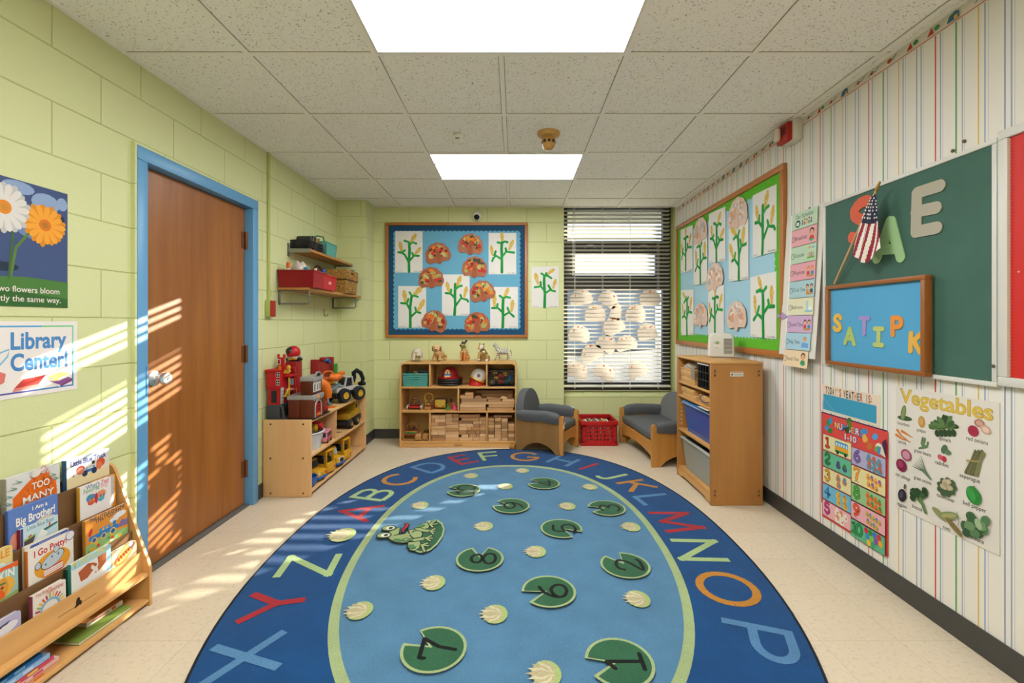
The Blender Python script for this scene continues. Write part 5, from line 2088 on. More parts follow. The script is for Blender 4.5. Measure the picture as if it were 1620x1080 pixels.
# white and red helmet
wx = sx(755)
t = thing('toy_helmet', 'white toy helmet with red and yellow base leaning in the top cubby', 'helmet', (wx, SY0 + .13, z), rz=R(0))
MB().lathe([(.070, 0), (.080, .004), (.078, .02), (.064, .05), (.060, .075), (0, .076)], plastic('#b3201c'), seg=32).build('red_cap', t)
q = Matrix.Translation((.012, 0, .066)) @ Matrix.Rotation(R(24), 4, 'Y')
c = MB(); c.x = q
c.lathe([(.078, -.012), (.081, -.004), (.076, .004)], plastic('#d3a02c'), seg=36).build('yellow_band', t)
c = MB(); c.x = q
c.lathe([(.074, .0), (.077, .010), (.078, .035), (.070, .066), (.052, .090), (.026, .103), (0, .106)], plastic('#d6cfc4'), seg=36).build('white_shell', t)
c = MB(); c.x = q
for s, h in ((.0165, '#2b3350'), (.012, '#b0463c'), (.007, '#4a6fa0')):
    c.cyl((.0, -.072, .042), (.0, -.0795 - (.0165 - s) * .08, .042), s, plastic(h), seg=20)
c.build('round_badge', t)
# black wire basket of toys
wx0, wx1 = sx(872), sx(1108)
t = thing('wire_basket', 'black plastic grid basket of small toys in the top right cubby', 'basket', ((wx0 + wx1) / 2, SY0 + .12, z))
w_, d_, h_ = wx1 - wx0 - .008, .20, .152
c = MB()
mblk = plastic('#1a1a1c')
for zz in [.002 + .0245 * i for i in range(6)]:
    s = .94 + .06 * zz / h_
    for sg in (-1, 1):
        c.box((-w_ / 2 * s, sg * d_ / 2 * s - .002, zz), (w_ / 2 * s, sg * d_ / 2 * s + .002, zz + .0045), mblk)
        c.box((sg * w_ / 2 * s - .002, -d_ / 2 * s, zz), (sg * w_ / 2 * s + .002, d_ / 2 * s, zz + .006), mblk)
for i in range(9):
    u = (i / 8 - .5) * w_ * .94
    for sg in (-1, 1):
        c.box((u - .0022, sg * d_ / 2 * .97 - .002, 0), (u + .0022, sg * d_ / 2 * .97 + .002, h_), mblk)
for i in range(6):
    u = (i / 5 - .5) * d_ * .94
    for sg in (-1, 1):
        c.box((sg * w_ / 2 * .97 - .002, u - .003, 0), (sg * w_ / 2 * .97 + .002, u + .003, h_), mblk)
c.box((-w_ / 2 * .94, -d_ / 2 * .94, 0), (w_ / 2 * .94, d_ / 2 * .94, .003), mblk)
c.build('grid_body', t)
c = MB()
for sg in (-1, 1):
    c.box((-w_ / 2 - .003, sg * d_ / 2 - .004, h_ - .008), (w_ / 2 + .003, sg * d_ / 2 + .004, h_ + .004), mblk, .002)
    c.box((sg * w_ / 2 - .004, -d_ / 2, h_ - .008), (sg * w_ / 2 + .004, d_ / 2, h_ + .004), mblk, .002)
c.build('rim', t)
for u, v, y, rr, h, lab, kk in ((905, .036, .06, .030, '#8a7a5c', 'tan ball low at the left of the black grid basket', 0), (930, .128, .10, .024, '#d3a52c', 'yellow ball at the upper left of the black grid basket', 0), (968, .140, .13, .020, '#4a2430', 'dark red knob topmost in the black grid basket', 0), (985, .098, .08, .028, '#b5281f', 'red toy block in the middle of the black grid basket', 1), (1024, .118, .09, .028, '#dcae3a', 'yellow toy cup at the upper right of the black grid basket', 0),
                            (1070, .078, .07, .026, '#2f72a8', 'blue toy cup at the right of the black grid basket', 2), (1040, .045, .07, .028, '#2c6a5c', 'green toy low at the right of the black grid basket', 1), (985, .040, .08, .030, '#a8332c', 'red toy car low in the black grid basket', 1), (945, .075, .09, .026, '#c99a2c', 'yellow toy brick in the left half of the black grid basket', 1)):
    c = MB()
    if kk == 0: c.ell((0, 0, 0), rr, plastic(h))
    elif kk == 1: c.box((-rr, -rr * .7, -rr * .6), (rr, rr * .7, rr * .6), plastic(h), .006, mx=Matrix.Rotation(R(u % 40 - 20), 4, 'Y'))
    else: c.lathe([(.0, -.028), (.018, -.028), (.024, .028), (.020, .028), (.015, -.02), (0, -.02)], plastic(h), seg=18)
    tag(c.build('toy', loc=(sx(u), SY0 + y + .008, z + v)), lab, 'toy')

# middle row toys
z = ZS[1] + .0005
t = thing('bead_cart', 'wooden activity cart with red bar and white wheels in the middle left cubby', 'toy', (sx(190), SY0 + .11, z))
tbox(-.062, .062, -.05, .05, .016, .034, plastic('#a8231f'), .004).build('deck', t)
for s in (-1, 1):
    for y in (-.035, .035):
        MB().cyl((s * .064, y, .022), (s * .074, y, .022), .022, plastic('#c9c3b8'), seg=20).build('wheel', t)
c = MB()
for x0, x1, hh, y, h in ((-.045, .045, .085, -.02, '#5a2a2c'), (-.03, .03, .11, .01, '#3a3a44'), (-.05, .02, .07, .03, '#7a5a2c')):
    c.tube([(x0, y, .03), (x0, y, hh), (x0 + .015, y, hh + .014), (x1 - .015, y, hh + .014), (x1, y, hh), (x1, y, .03)], .003, col(h, .4))
c.build('wire_loops', t)
c = MB()
for i in range(12):
    c.ell((BR.uniform(-.045, .045), BR.uniform(-.02, .03), .042 + .012 * (i % 3)), .008, plastic(['#a8231f', '#d9a52c', '#2f5a9c', '#2f7a44', '#b5622c'][i % 5]), u=10, w=6)
c.build('beads', t)
t = thing('ring_toy', 'yellow hoop bead toy on a small wooden block beside the activity cart', 'toy', (sx(315), SY0 + .07, z))
tbox(-.030, .030, -.025, .025, 0, .030, wood('oakblock', '#b07a3c', '#98642c', 'x'), .003).build('base', t)
MB().tube([(.008 + .043 * math.cos(R(a)), 0, .122 + .043 * math.sin(R(a))) for a in range(-60, 300, 15)] , .0045, plastic('#c99a2c')).tube([(-.022, 0, .03), (-.024, 0, .11)], .004, plastic('#c99a2c')).build('hoop', t)
c = MB()
for zz, h, rr in ((.040, '#a8231f', .010), (.056, '#d9a52c', .011), (.074, '#2a3350', .012)):
    c.ell((.006, 0, zz), rr, plastic(h), u=12, w=8)
c.build('beads', t)
t = thing('toy_radio', 'square yellow toy with red knobs in the middle left cubby', 'toy', (sx(427), SY0 + .10, z + .0195))
tbox(-.052, .052, -.03, .03, 0, .078, plastic('#c9a63c'), .008).build('face', t)
tbox(-.060, .060, .0, .05, -.004, .086, plastic('#4a2c22'), .008).build('case', t)
c = MB()
for s in (-1, 1): c.cyl((s * .032, -.03, .016), (s * .032, -.037, .016), .008, plastic('#b0241f'), seg=16)
c.build('knobs', t)
for s in (-1, 1):
    MB().cyl((s * .062, .01, .004), (s * .074, .01, .004), .0225, plastic('#8e1f1c'), seg=18).build('wheel', t)
c = MB(); c.box((-.0008, -.0312, .004), (.0008, -.0302, .074), plastic('#9c7f2c')); c.box((-.048, -.0312, .042), (.048, -.0302, .0435), plastic('#9c7f2c'))
c.build('face_lines', t)
t = thing('orange_figure', 'orange stacking toy with a dark topper behind the pink cup', 'toy', (sx(520), SY0 + .14, z))
MB().box((-.026, -.02, 0), (.026, .02, .045), plastic('#c4622c'), .006).box((-.018, -.016, .045), (.018, .016, .072), plastic('#c44a2c'), .006).build('body', t)
MB().lathe([(.012, .072), (.010, .09), (.014, .10), (.006, .118), (0, .12)], plastic('#3a2c30'), seg=14).build('topper', t)
t = thing('peg_toy', 'green based toy peg on a small wooden tray beside the pink cup', 'toy', (sx(503), SY0 + .035, z))
tbox(-.022, .022, -.02, .02, 0, .010, wood('oakblock', '#b07a3c', '#98642c', 'x'), .002).build('tray', t)
MB().lathe([(.022, .010), (.022, .024), (.010, .030), (.008, .055), (.012, .06), (0, .068)], plastic('#2f8a3c'), seg=18).build('peg', t)
t = thing('pencil_cup', 'bright pink cup holding small pegs at the right of the middle left cubby', 'cup', (sx(562), SY0 + .05, z + .006))
MB().lathe([(0, 0), (.020, 0), (.022, .006), (.018, .012), (.020, .042), (.023, .048), (.019, .048), (.016, .01), (0, .01)], plastic('#d9487c'), seg=24).build('cup', t)
c = MB()
for k in range(4):
    c.cyl((-.008 + k * .005, .004 * (k % 2), .012), (-.016 + k * .010, .006 * (k % 2), .074), .003, plastic(['#d9a52c', '#2f5a9c', '#d9a52c', '#3a3a3a'][k]), seg=8)
c.build('pegs', t)
tag(tbox(-.04, .035, -.025, .025, 0, .0055, wood('oakblock', '#c99a5c', '#b5854a', 'x'), .002).build('wooden_tile', loc=(sx(556), SY0 + .05, z)), 'flat wooden tile under the pink cup', 'tile')
t = thing('yellow_cup', 'yellow toy cup behind the pink cup', 'cup', (sx(566), SY0 + .13, z))
MB().lathe([(0, 0), (.020, 0), (.026, .055), (.022, .055), (.017, .006), (0, .006)], plastic('#c9a02c'), seg=20).build('cup', t)

# bottom left cubby: xylophone rack and wooden cars
z = ZS[0] + .0005
t = thing('xylophone', 'wooden xylophone bench with coloured bars in the bottom left cubby', 'toy', (sx(155), SY0 + .09, z))
mw = wood('oakblock', '#c99a5c', '#b5854a', 'x')
c = MB()
for s in (-1, 1):
    c.box((s * .060 - .006, -.075, 0), (s * .060 + .006, -.060, .050), mw, .002)
    c.prism([(s * .060 - .005, -.07, .036), (s * .060 - .005, .07, .068), (s * .060 - .005, .07, .08), (s * .060 - .005, -.07, .048)], (.010, 0, 0), mw)
    c.box((s * .050 - .006, .06, 0), (s * .050 + .006, .075, .140), mw, .002)
c.box((-.056, .06, .128), (.056, .075, .140), mw, .002)
c.box((-.060, -.074, .010), (.060, -.064, .018), mw)
c.build('frame', t)
for k, h in enumerate(('#b0241f', '#3f7a3c', '#3f7a3c', '#c9b04a', '#a83a2c', '#7a2420')):
    y = -.066 + k * .023
    tbox(-.056, .056, y, y + .018, .052 + (y + .07) * .23, .058 + (y + .07) * .23, plastic(h), .002).build('tone_bar', t)
c = MB(); c.ell((.01, .07, .10), (.012, .012, .012), plastic('#3a3a40')).cyl((.01, .07, .0), (.01, .07, .1), .003, mw)
c.build('mallet', t)
for i, (u, y, lab) in enumerate(((234, .05, 'chunky wooden toy car nearest the xylophone'), (299, .06, 'chunky wooden toy car at the right of the bottom left cubby'), (278, .20, 'dark wooden toy car behind the other two wooden cars'))):
    t = thing('wooden_car', lab, 'toy car', (sx(u), SY0 + y, z), R(8 if i == 0 else -4), group='wooden toy cars')
    m = wood('car', '#b98648', '#a06f34', 'y') if i < 2 else wood('cardark', '#7a5a34', '#644824', 'y')
    MB().prism([(-.024, -.045, .012), (-.024, .05, .012), (-.024, .05, .045), (-.024, .03, .062), (-.024, -.01, .062), (-.024, -.025, .042), (-.024, -.045, .036)], (.048, 0, 0), m).build('car_body', t)
    for s in (-1, 1):
        for y2 in (-.028, .032):
            MB().cyl((s * .024, y2, .014), (s * .031, y2, .014), .0138, wood('wheel', '#8a6438', '#77532c', 'x'), seg=18).build('wheel', t)

# ------------------------------------------------------------------ five animal figures on top
zt = SH + .0005
AY = 4.63
pxs = lambda x: (x - 815) * AY / F
cream, tan, brown, black, white = [col(h, .6) for h in ('#c9bda4', '#b98f58', '#7c5632', '#1d1b1a', '#d8d2c6')]
orange = col('#c07c3c', .6)


def limbs(mb, m, L):
    for pts, rs in L:
        mb.tube(pts, rs, m, seg=10)


def bear(mb, m):
    mb.ell((.0, .015, .078), (.052, .075, .048), m)
    mb.ell((.0, .05, .085), (.046, .05, .045), m)
    mb.ell((.018, -.068, .065), (.030, .034, .030), m)
    mb.ell((.020, -.098, .054), (.015, .020, .014), m)
    for s in (-1, 1):
        mb.ell((.018 + s * .024, -.060, .093), (.009, .006, .010), m)
        mb.tube([(s * .030, -.035, .07), (s * .032, -.040, .03), (s * .032, -.046, .008)], [.024, .019, .020], m, 10)
        mb.tube([(s * .032, .055, .07), (s * .034, .062, .03), (s * .034, .055, .008)], [.028, .020, .020], m, 10)


t = thing('bear_figure', 'pale polar bear figure, leftmost on the cubby shelf', 'animal figure', (pxs(660), AY, zt), R(12), group='animal figures on the cubby shelf')
blob('body', bear, lambda p, n: col('#3a302c', .5) if (p.y < -.112) else cream, t, voxel=.005)


def eyes(t, pts, r=.0035):
    c = MB()
    for p in pts: c.ell(p, r, col('#15120f', .2), u=10, w=6)
    c.build('eyes', t)


eyes(t, [(.008, -.092, .074), (.033, -.092, .074)])


def pup(mb, m):
    mb.ell((.02, .03, .075), (.048, .075, .050), m)
    mb.tube([(0, -.02, .085), (-.004, -.035, .12)], [.045, .038], m, 14)
    mb.ell((-.004, -.045, .155), (.043, .042, .042), m)
    mb.ell((.006, -.082, .140), (.021, .024, .018), m)
    for s in (-1, 1):
        mb.ell((-.004 + s * .046, -.038, .148), (.012, .024, .032), m)
        mb.tube([(s * .030, -.030, .07), (s * .034, -.04, .03), (s * .034, -.048, .010)], [.024, .019, .018], m, 10)
        mb.tube([(.02 + s * .036, .07, .065), (.022 + s * .042, .08, .03), (.022 + s * .042, .066, .010)], [.030, .021, .019], m, 10)


t = thing('puppy_figure', 'tan floppy eared puppy figure, second from the left on the cubby shelf', 'animal figure', (pxs(693), AY, zt), R(-8), group='animal figures on the cubby shelf')
blob('body', pup, lambda p, n: brown if (abs(p.x + .004) > .040 and .115 < p.z < .185 and p.y < -.01) else (black if (p.y < -.101 and p.z > .138) else (col('#cba873', .6) if p.z > .10 or p.z < .03 else tan)), t, voxel=.005)
eyes(t, [(-.016, -.084, .163), (.018, -.084, .163)], .0045)


def shep(mb, m):
    mb.tube([(.0, .055, .035), (.0, .035, .075), (.0, .0, .125), (0, -.012, .165)], [.046, .044, .036, .026], m, 14)
    mb.ell((.0, -.022, .198), (.027, .034, .027), m)
    mb.tube([(-.006, -.045, .192), (-.018, -.080, .182)], [.019, .012], m, 10)
    mb.tube([(.012, -.01, .210), (.030, .0, .240), (.048, .0, .252)], [.013, .012, .003], m, 8)
    mb.tube([(-.014, -.005, .215), (-.02, .0, .232), (-.026, .004, .226)], [.012, .009, .004], m, 8)
    for s in (-1, 1):
        mb.tube([(s * .020, -.025, .115), (s * .022, -.035, .06), (s * .022, -.042, .012), (s * .022, -.058, .008)], [.020, .013, .011, .010], m, 10)
        mb.ell((s * .034, .045, .038), (.022, .040, .034), m)
        mb.tube([(s * .038, .03, .012), (s * .038, -.01, .009)], [.013, .011], m, 8)
    mb.tube([(-.01, .085, .03), (-.05, .08, .02), (-.06, .06, .03)], [.014, .012, .006], m, 8)


t = thing('shepherd_dog_figure', 'sitting black and tan dog figure with a green collar on the cubby shelf', 'animal figure', (pxs(734), AY, zt), R(-14), group='animal figures on the cubby shelf')


def shepcol(p, n):
    if p.z > .205 or (p.z > .16 and p.y > -.02): return black
    if p.y > .015 and p.z > .05 and abs(p.x) < .04: return black
    if p.z < .10 and p.y < -.01: return orange
    if p.y < -.07: return black
    return orange if p.z < .07 else tan


blob('body', shep, shepcol, t, voxel=.0048)
MB().tube([(.030 * math.cos(R(a)), -.013 + .030 * math.sin(R(a)), .166 + .006 * math.cos(R(a))) for a in range(0, 360, 20)], .006, plastic('#1f8a3c'), close=True).build('collar', t)
eyes(t, [(-.020, -.050, .205), (.008, -.054, .205)], .004)


def tig(mb, m):
    mb.tube([(.012, .05, .035), (.010, .03, .075), (.004, .0, .125)], [.055, .050, .036], m, 14)
    mb.ell((-.006, -.012, .168), (.036, .036, .035), m)
    mb.ell((-.020, -.046, .155), (.019, .019, .016), m)
    for s in (-1, 1):
        mb.ell((-.006 + s * .026, .0, .203), (.011, .007, .013), m)
        mb.ell((.012 + s * .045, .035, .038), (.026, .044, .036), m)
        mb.tube([(.012 + s * .052, .02, .013), (.012 + s * .052, -.035, .012)], [.018, .017], m, 10)
    mb.tube([(-.024, -.02, .10), (-.028, -.035, .05), (-.028, -.045, .012)], [.020, .015, .016], m, 10)
    mb.tube([(.030, -.02, .115), (.040, -.050, .105), (.036, -.066, .118)], [.018, .014, .013], m, 10)


def tigcol(p, n):
    if p.z < .026 and p.y < -.01: return white
    if p.y < -.052 and p.x > .015: return white
    if math.sin(p.z * 190 + p.x * 60) > .72 and p.y > -.02: return col('#4a3a28', .6)
    if p.z > .14 and p.y < -.03: return white if p.x > -.012 else orange
    return col('#a8864c', .6)


t = thing('tiger_cub_figure', 'sitting tiger cub figure with white paws on the cubby shelf', 'animal figure', (pxs(763), AY, zt), R(-16), group='animal figures on the cubby shelf')
blob('body', tig, tigcol, t, voxel=.005)
eyes(t, [(-.030, -.042, .178), (.006, -.044, .178)], .004)


def zeb(mb, m):
    mb.tube([(-.045, 0, .105), (-.01, 0, .100), (.035, 0, .105), (.062, 0, .110)], [.030, .034, .034, .028], m, 14)
    mb.tube([(-.045, 0, .115), (-.066, 0, .150), (-.078, 0, .182)], [.026, .020, .015], m, 12)
    mb.tube([(-.074, 0, .190), (-.092, -.004, .172), (-.100, -.006, .156)], [.017, .013, .010], m, 10)
    for s in (-1, 1):
        mb.tube([(-.076, s * .009, .198), (-.078, s * .013, .216)], [.006, .003], m, 6)
        mb.tube([(-.046, s * .016, .09), (-.052 + s * .012, s * .018, .05), (-.058 + s * .022, s * .018, .010)], [.014, .009, .009], m, 8)
        mb.tube([(.058, s * .016, .095), (.070 - s * .012, s * .018, .050), (.066 - s * .02, s * .018, .010)], [.018, .009, .009], m, 8)
    mb.tube([(.085, 0, .12), (.100, 0, .09), (.104, 0, .055)], [.006, .005, .006], m, 6)
    mb.tube([(-.050, 0, .145), (-.068, 0, .178), (-.072, 0, .206)], [.008, .008, .005], m, 6)


def zebcol(p, n):
    if p.z < .012 or p.x < -.098: return black
    if p.z < .085: return black if math.sin(p.z * 330) > .55 else col('#d5ccbc', .6)
    if p.x < -.045: return black if math.sin((p.z * .8 - p.x) * 330) > .35 else white
    if p.z < .088 and abs(p.y) < .02: return white
    return black if math.sin((p.x + (p.z - .1) * .55) * 340) > .15 else white


t = thing('zebra_figure', 'walking zebra figure, rightmost on the cubby shelf', 'animal figure', (pxs(795), AY, zt), R(-10), group='animal figures on the cubby shelf')
blob('body', zeb, zebcol, t, voxel=.0038, smooth=1)
for n_, o in list(bpy.data.objects.items()):
    if n_.endswith('_figure') and o.type == 'EMPTY':
        o.scale = (.86, .86, .86)
bpy.data.objects['bear_figure'].scale = (1.02, 1.02, 1.02)
bpy.data.objects['zebra_figure'].scale = (.92, .92, .92)
# ================================================================== seats
M_CLOTH = speck('grey_upholstery', '#606265', '#4b4d50', 160, .8, .85, .25)
M_CLOTH_L = speck('light_grey_upholstery', '#7f8182', '#66686a', 160, .8, .85, .25)
M_PINE = wood('pine', '#c98f48', '#b87a34', 'z')
M_PINEX = wood('pine', '#c98f48', '#b87a34', 'x')
M_SIDE = wood('panel', '#96703f', '#845f34', 'z')


def seat_unit(name, label, cat, loc, rz, W, D, wood_side, back_cloth, seat_cloth, hb=.567):
    t = thing(name, label, cat, loc, rz)
    f, b = -D / 2, D / 2
    for s, nm in ((-1, 'side_panel'), (1, 'side_panel')):
        x = s * (W / 2 - .012)
        arch = [(f + .075 + (D - .145) * k / 10, .012 + .078 * math.sin(PI * k / 10) ** .7) for k in range(11)]
        prof = [(f + .01, 0), (f + .065, 0)] + arch + [(b - .065, 0), (b, 0), (b, .335), (b - .03, .345), (f + .02, .325), (f + .01, .30)]
        c = MB()
        c.prism([(x - .009, y, z) for y, z in prof], (.018, 0, 0), wood_side if s < 0 else M_PINE)
        c.build(nm, t)
        c = MB()                                     # rounded front post
        zz = .362
        pts = [(f - .012, 0), (f + .022, 0), (f + .030, .10), (f + .030, zz - .02)] + [(f + .009 + .021 * math.cos(R(a)), zz - .02 + .02 * math.sin(R(a))) for a in range(15, 180, 20)] + [(f - .012, zz - .02), (f - .012, .1)]
        c.prism([(x - .013, y, z) for y, z in pts], (.026, 0, 0), M_PINE)
        bmesh.ops.bevel(c.bm, geom=[e for e in c.bm.edges if abs(e.verts[0].co.x - e.verts[1].co.x) < 1e-5], offset=.005, segments=2, affect='EDGES')
        c.build('front_post', t)
        c = MB()                                     # padded arm draped over the panel
        n = 14
        rings = []
        for i in range(n + 1):
            q = i / n
            y = f + .030 + (D - .035) * q
            top = .380 + .014 * math.sin(PI * min(1, q * 1.2)) + .002 * math.sin(q * 11 + s)
            low = .290 + .004 * math.sin(q * 9 + 2 * s)
            wob = .0012 * math.sin(q * 17)
            e = .6 if i in (0, n) else 1
            ring = []
            for a in range(0, 181, 20):
                ring.append(c.v((x + (.036 * e + wob) * math.cos(R(a)), y, top - .036 + .036 * e * math.sin(R(a)))))
            ring += [c.v((x - .030 * e - wob, y, low + .03)), c.v((x - .022 * e, y, low)), c.v((x + .022 * e, y, low)), c.v((x + .030 * e + wob, y, low + .03))]
            rings.append(ring)
        c.skin(rings, M_CLOTH)
        c.build('arm_cushion', t)
    wi = W / 2 - .024
    c = MB()                                          # arched apron
    arch = [(-wi + 2 * wi * k / 12, .065 + .055 * math.sin(PI * k / 12) ** .6) for k in range(13)]
    c.prism([(x, f + .004, z) for x, z in [(-wi, .205), (-wi, .03)] + arch + [(wi, .03), (wi, .205)]], (0, .016, 0), M_PINEX)
    c.build('front_apron', t)
    o = MB().cyl((0, f + .0045, .14), (0, f + .002, .14), .004, col('#7a4f22', .5), seg=10).build('apron_screw', t)
    c = MB()
    c.box((-wi + .002, f + .004, .205), (wi - .002, b - .06, .285), seat_cloth, .028, 4)
    c.build('seat_cushion', t)
    c = MB()
    zc = .33
    rr = hb - zc
    hw = wi + .010
    pts = [(-hw, .22)] + [(hw * math.cos(R(a)), zc + rr * math.sin(R(a)) ** (1.0 if W < .5 else .8)) for a in range(180, -1, -10)] + [(hw, .22)]
    tilt = Matrix.Translation((0, b - .085, .22)) @ Matrix.Rotation(R(-5), 4, 'X') @ Matrix.Translation((0, 0, -.22))
    c.x = tilt
    c.prism([(x, 0, z) for x, z in pts], (0, .08, 0), back_cloth)
    bmesh.ops.bevel(c.bm, geom=[e for e in c.bm.edges if len(e.link_faces) == 2 and e.calc_face_angle(0) > 1.2], offset=.032, segments=5, affect='EDGES')
    c.build('back_cushion', t)
    c = MB()
    c.box((-wi, b - .02, .04), (wi, b - .004, .26), M_PINEX)
    c.build('back_rail', t)
    return t


seat_unit('armchair', 'small grey cushioned wooden armchair beside the block shelf', 'armchair', (.312, 4.436, .0), R(61.9), .405, .477, M_SIDE, M_CLOTH, M_CLOTH)
seat_unit('loveseat', 'small grey cushioned wooden two seat sofa beside the tall wooden cabinet', 'sofa', (1.372, 4.300, 0), R(-84.3), .845, .49, M_PINE, M_CLOTH_L, M_CLOTH)
bpy.data.objects['armchair'].location.z = .0132         # its near legs stand on the rug edge
c = MB()
c.cyl((0, 0, .028), (.045, -.02, .030), .027, wood('oakblock', '#c99a5c', '#b5854a', 'x'), seg=20)
tag(c.build('wooden_roller', loc=(-.045, 4.405, .0)), 'short round wooden peg on the floor behind the armchair', 'wooden peg')

# ------------------------------------------------------------------ red crate with folders
t = thing('milk_crate', 'red plastic crate full of books between the two grey seats', 'crate', (.84, 4.715, 0))
mr = plastic('#b31419')
w_, d_, h_ = .352, .345, .245
c = MB()
for ax in range(4):
    q = Matrix.Rotation(ax * PI / 2, 4, 'Z')
    W_, D_ = (w_, d_) if ax % 2 == 0 else (d_, w_)
    c.x = q
    y = -D_ / 2
    n_, m_, hr_ = 8, 4, .0105                      # plate pierced by rows of round holes
    x0_, z0_, cw, ch = -(W_ / 2 - .034), .042, (W_ - .068) / n_, .0375
    sq = []
    for k in range(16):
        t_ = 2 * PI * k / 16
        m2 = max(abs(math.cos(t_)), abs(math.sin(t_)))
        sq.append((math.cos(t_) / m2 / 2, math.sin(t_) / m2 / 2, math.cos(t_), math.sin(t_)))
    for i in range(n_):
        for j in range(m_):
            cx, cz = x0_ + (i + .5) * cw, z0_ + (j + .5) * ch
            O = [[c.v((cx + u * cw, y + dy, cz + v * ch)) for u, v, _, _ in sq] for dy in (0, .006)]
            I = [[c.v((cx + u * hr_, y + dy, cz + v * hr_)) for _, _, u, v in sq] for dy in (0, .006)]
            for k in range(16):
                l = (k + 1) % 16
                c.face([O[0][k], O[0][l], I[0][l], I[0][k]], mr)
                c.face([O[1][l], O[1][k], I[1][k], I[1][l]], mr)
                c.face([I[0][k], I[0][l], I[1][l], I[1][k]], mr)
    for s in (-1, 1):
        c.box((s * (W_ / 2 - .018) - .018, y, .0), (s * (W_ / 2 - .018) + .018, y + .006, .215), mr)
    c.box((-W_ / 2, y, .192), (W_ / 2, y + .006, .222), mr)
    c.box((-W_ / 2, y, .030), (W_ / 2, y + .006, .042), mr)
    c.box((-W_ / 2 - .006, y - .008, 0), (W_ / 2 + .006, y + .006, .032), mr, .003)
    c.box((-W_ / 2 - .012, y - .014, .205), (W_ / 2 + .012, y + .008, .246), mr, .004)
    for zz in (.012, .02): c.box((-W_ / 2 - .007, y - .0095, zz), (W_ / 2 + .007, y + .001, zz + .003), mr)
c.x = Matrix.Identity(4)
c.box((-w_ / 2, -d_ / 2, 0), (w_ / 2, d_ / 2, .006), mr)
c.build('crate_body', t)
hs = ['#d8d0c0', '#c9a04a', '#d9d4ca', '#5f8a7c', '#cfc4ac', '#b5713c', '#7fa0b0', '#d8cdb8', '#8a5c3c', '#d4b878', '#a9b8a4', '#ddd6c8']
for i in range(12):
    xx = -.132 + i * .0245
    hh = .205 + .020 * BR.random()
    th = .010 + .008 * BR.random()
    mb = MB().box((-th / 2, -.10, 0), (th / 2, .10, hh), paper(hs[i]), .0015, 1, mx=Matrix.Rotation(R(-6), 4, 'Y'))
    tag(mb.build('picture_book', loc=(.84 + xx, 4.70, .008)), 'book filed upright in the red crate, %s from the left' % ORD[i], 'book', 'books in the red crate')

# ------------------------------------------------------------------ tall cabinet on the right
CX0, CX1, CY0, CY1, CH = 1.312, 1.664, 3.055, 3.695, .967
cb = thing('storage_cabinet', 'tall open wooden cabinet against the striped wall beside the loveseat', 'cabinet', ((CX0 + CX1) / 2, (CY0 + CY1) / 2, 0))
hx_, hy_ = (CX1 - CX0) / 2, (CY1 - CY0) / 2
M_CAB = speck('wood_cabinet', '#b98144', '#a26b33', 9, .7, .38, .03, stretch=(1.2, 1.2, .12))
M_CABY = wood('cab', '#cc9a5c', '#b98448', 'y')
for s in (-1, 1):
    c = MB()
    c.box((-hx_, s * (hy_ - .010) - .010, 0), (hx_, s * (hy_ - .010) + .010, CH - .018), M_CAB, .004)
    c.build('side_panel', cb)
c = MB()
c.box((-hx_ - .003, -hy_ - .004, CH - .020), (hx_ + .003, hy_ + .004, CH), M_CABY, .009, 3)
c.build('top', cb)
CS = [.765, .655, .385]
for z in CS:
    tbox(-hx_ + .004, hx_ - .012, -hy_ + .0205, hy_ - .0205, z - .018, z, M_CABY, .005).build('shelf_board', cb)
tbox(-hx_ + .010, hx_ - .012, -hy_ + .0205, hy_ - .0205, .065, .082, M_CABY, .004).build('bottom_board', cb)
tbox(hx_ - .012, hx_ - .004, -hy_ + .0205, hy_ - .0205, .03, CH - .02, M_CABY).build('back_panel', cb)
c = MB()
pr = [(-hy_ + .0205, .012), (-hy_ + .09, .012), (-hy_ + .12, .026), (hy_ - .12, .026), (hy_ - .09, .012), (hy_ - .0205, .012), (hy_ - .0205, .0645), (-hy_ + .0205, .0645)]
c.prism([(-hx_ + .004, y, z) for y, z in pr], (.018, 0, 0), M_CABY)
c.build('kick_rail', cb)
for x, z in ((-.148, .89), (.148, .89), (-.148, .085), (.148, .085)):
    c = MB()
    c.box((x - .008, -hy_ - .0012, z - .024), (x + .008, -hy_, z + .024), col('#9c6a38', .5), .004)
    for q in (-.014, .014): c.cyl((x, -hy_ - .0013, z + q), (x, -hy_ - .003, z + q), .005, col('#3a2c22', .4), seg=12)
    c.build('corner_bracket', cb)
a = Art(0)
a.rect(-.044, -.016, .044, .016, '#d9d4c8', r=.003)
a.rect(-.042, .008, .042, .014, '#c98a4a')
for k in range(3): a.rect(-.02, -.010 + k * .005, .038, -.008 + k * .005, '#8a8680')
a.oval(-.032, -.003, .006, .007, '#3a3a3a')
a.build('warning_sticker', cb, loc=(0, -hy_ - .0004, .884))
c = MB()
for z in [.42 + .032 * k for k in range(7)]:
    c.cyl((-.145, hy_ - .0205, z), (-.145, hy_ - .0225, z), .005, col('#d9c29c', .5), seg=10)
c.build('shelf_pin_holes', cb)

CXF = CX0 + .012
Z_ = CS[0] + .0005
mbx = wood('oakblock', '#d3a468', '#c09052', 'y')
for i, (y0, y1, z0, z1, d0, lab) in enumerate(((3.36, 3.63, 0, .058, .17, 'lower pale wooden box on the top shelf of the tall cabinet'), (3.40, 3.64, .0585, .108, .15, 'upper pale wooden box under the plastic bag in the tall cabinet'))):
    c = MB()
    c.box((0, y0, z0), (d0, y1, z1 - .012), mbx, .002)
    c.box((0, y0, z1 - .010), (d0, y1, z1), mbx, .002)
    tag(c.build('wooden_box', loc=(CXF, 0, Z_)), lab, 'box')
c = MB()


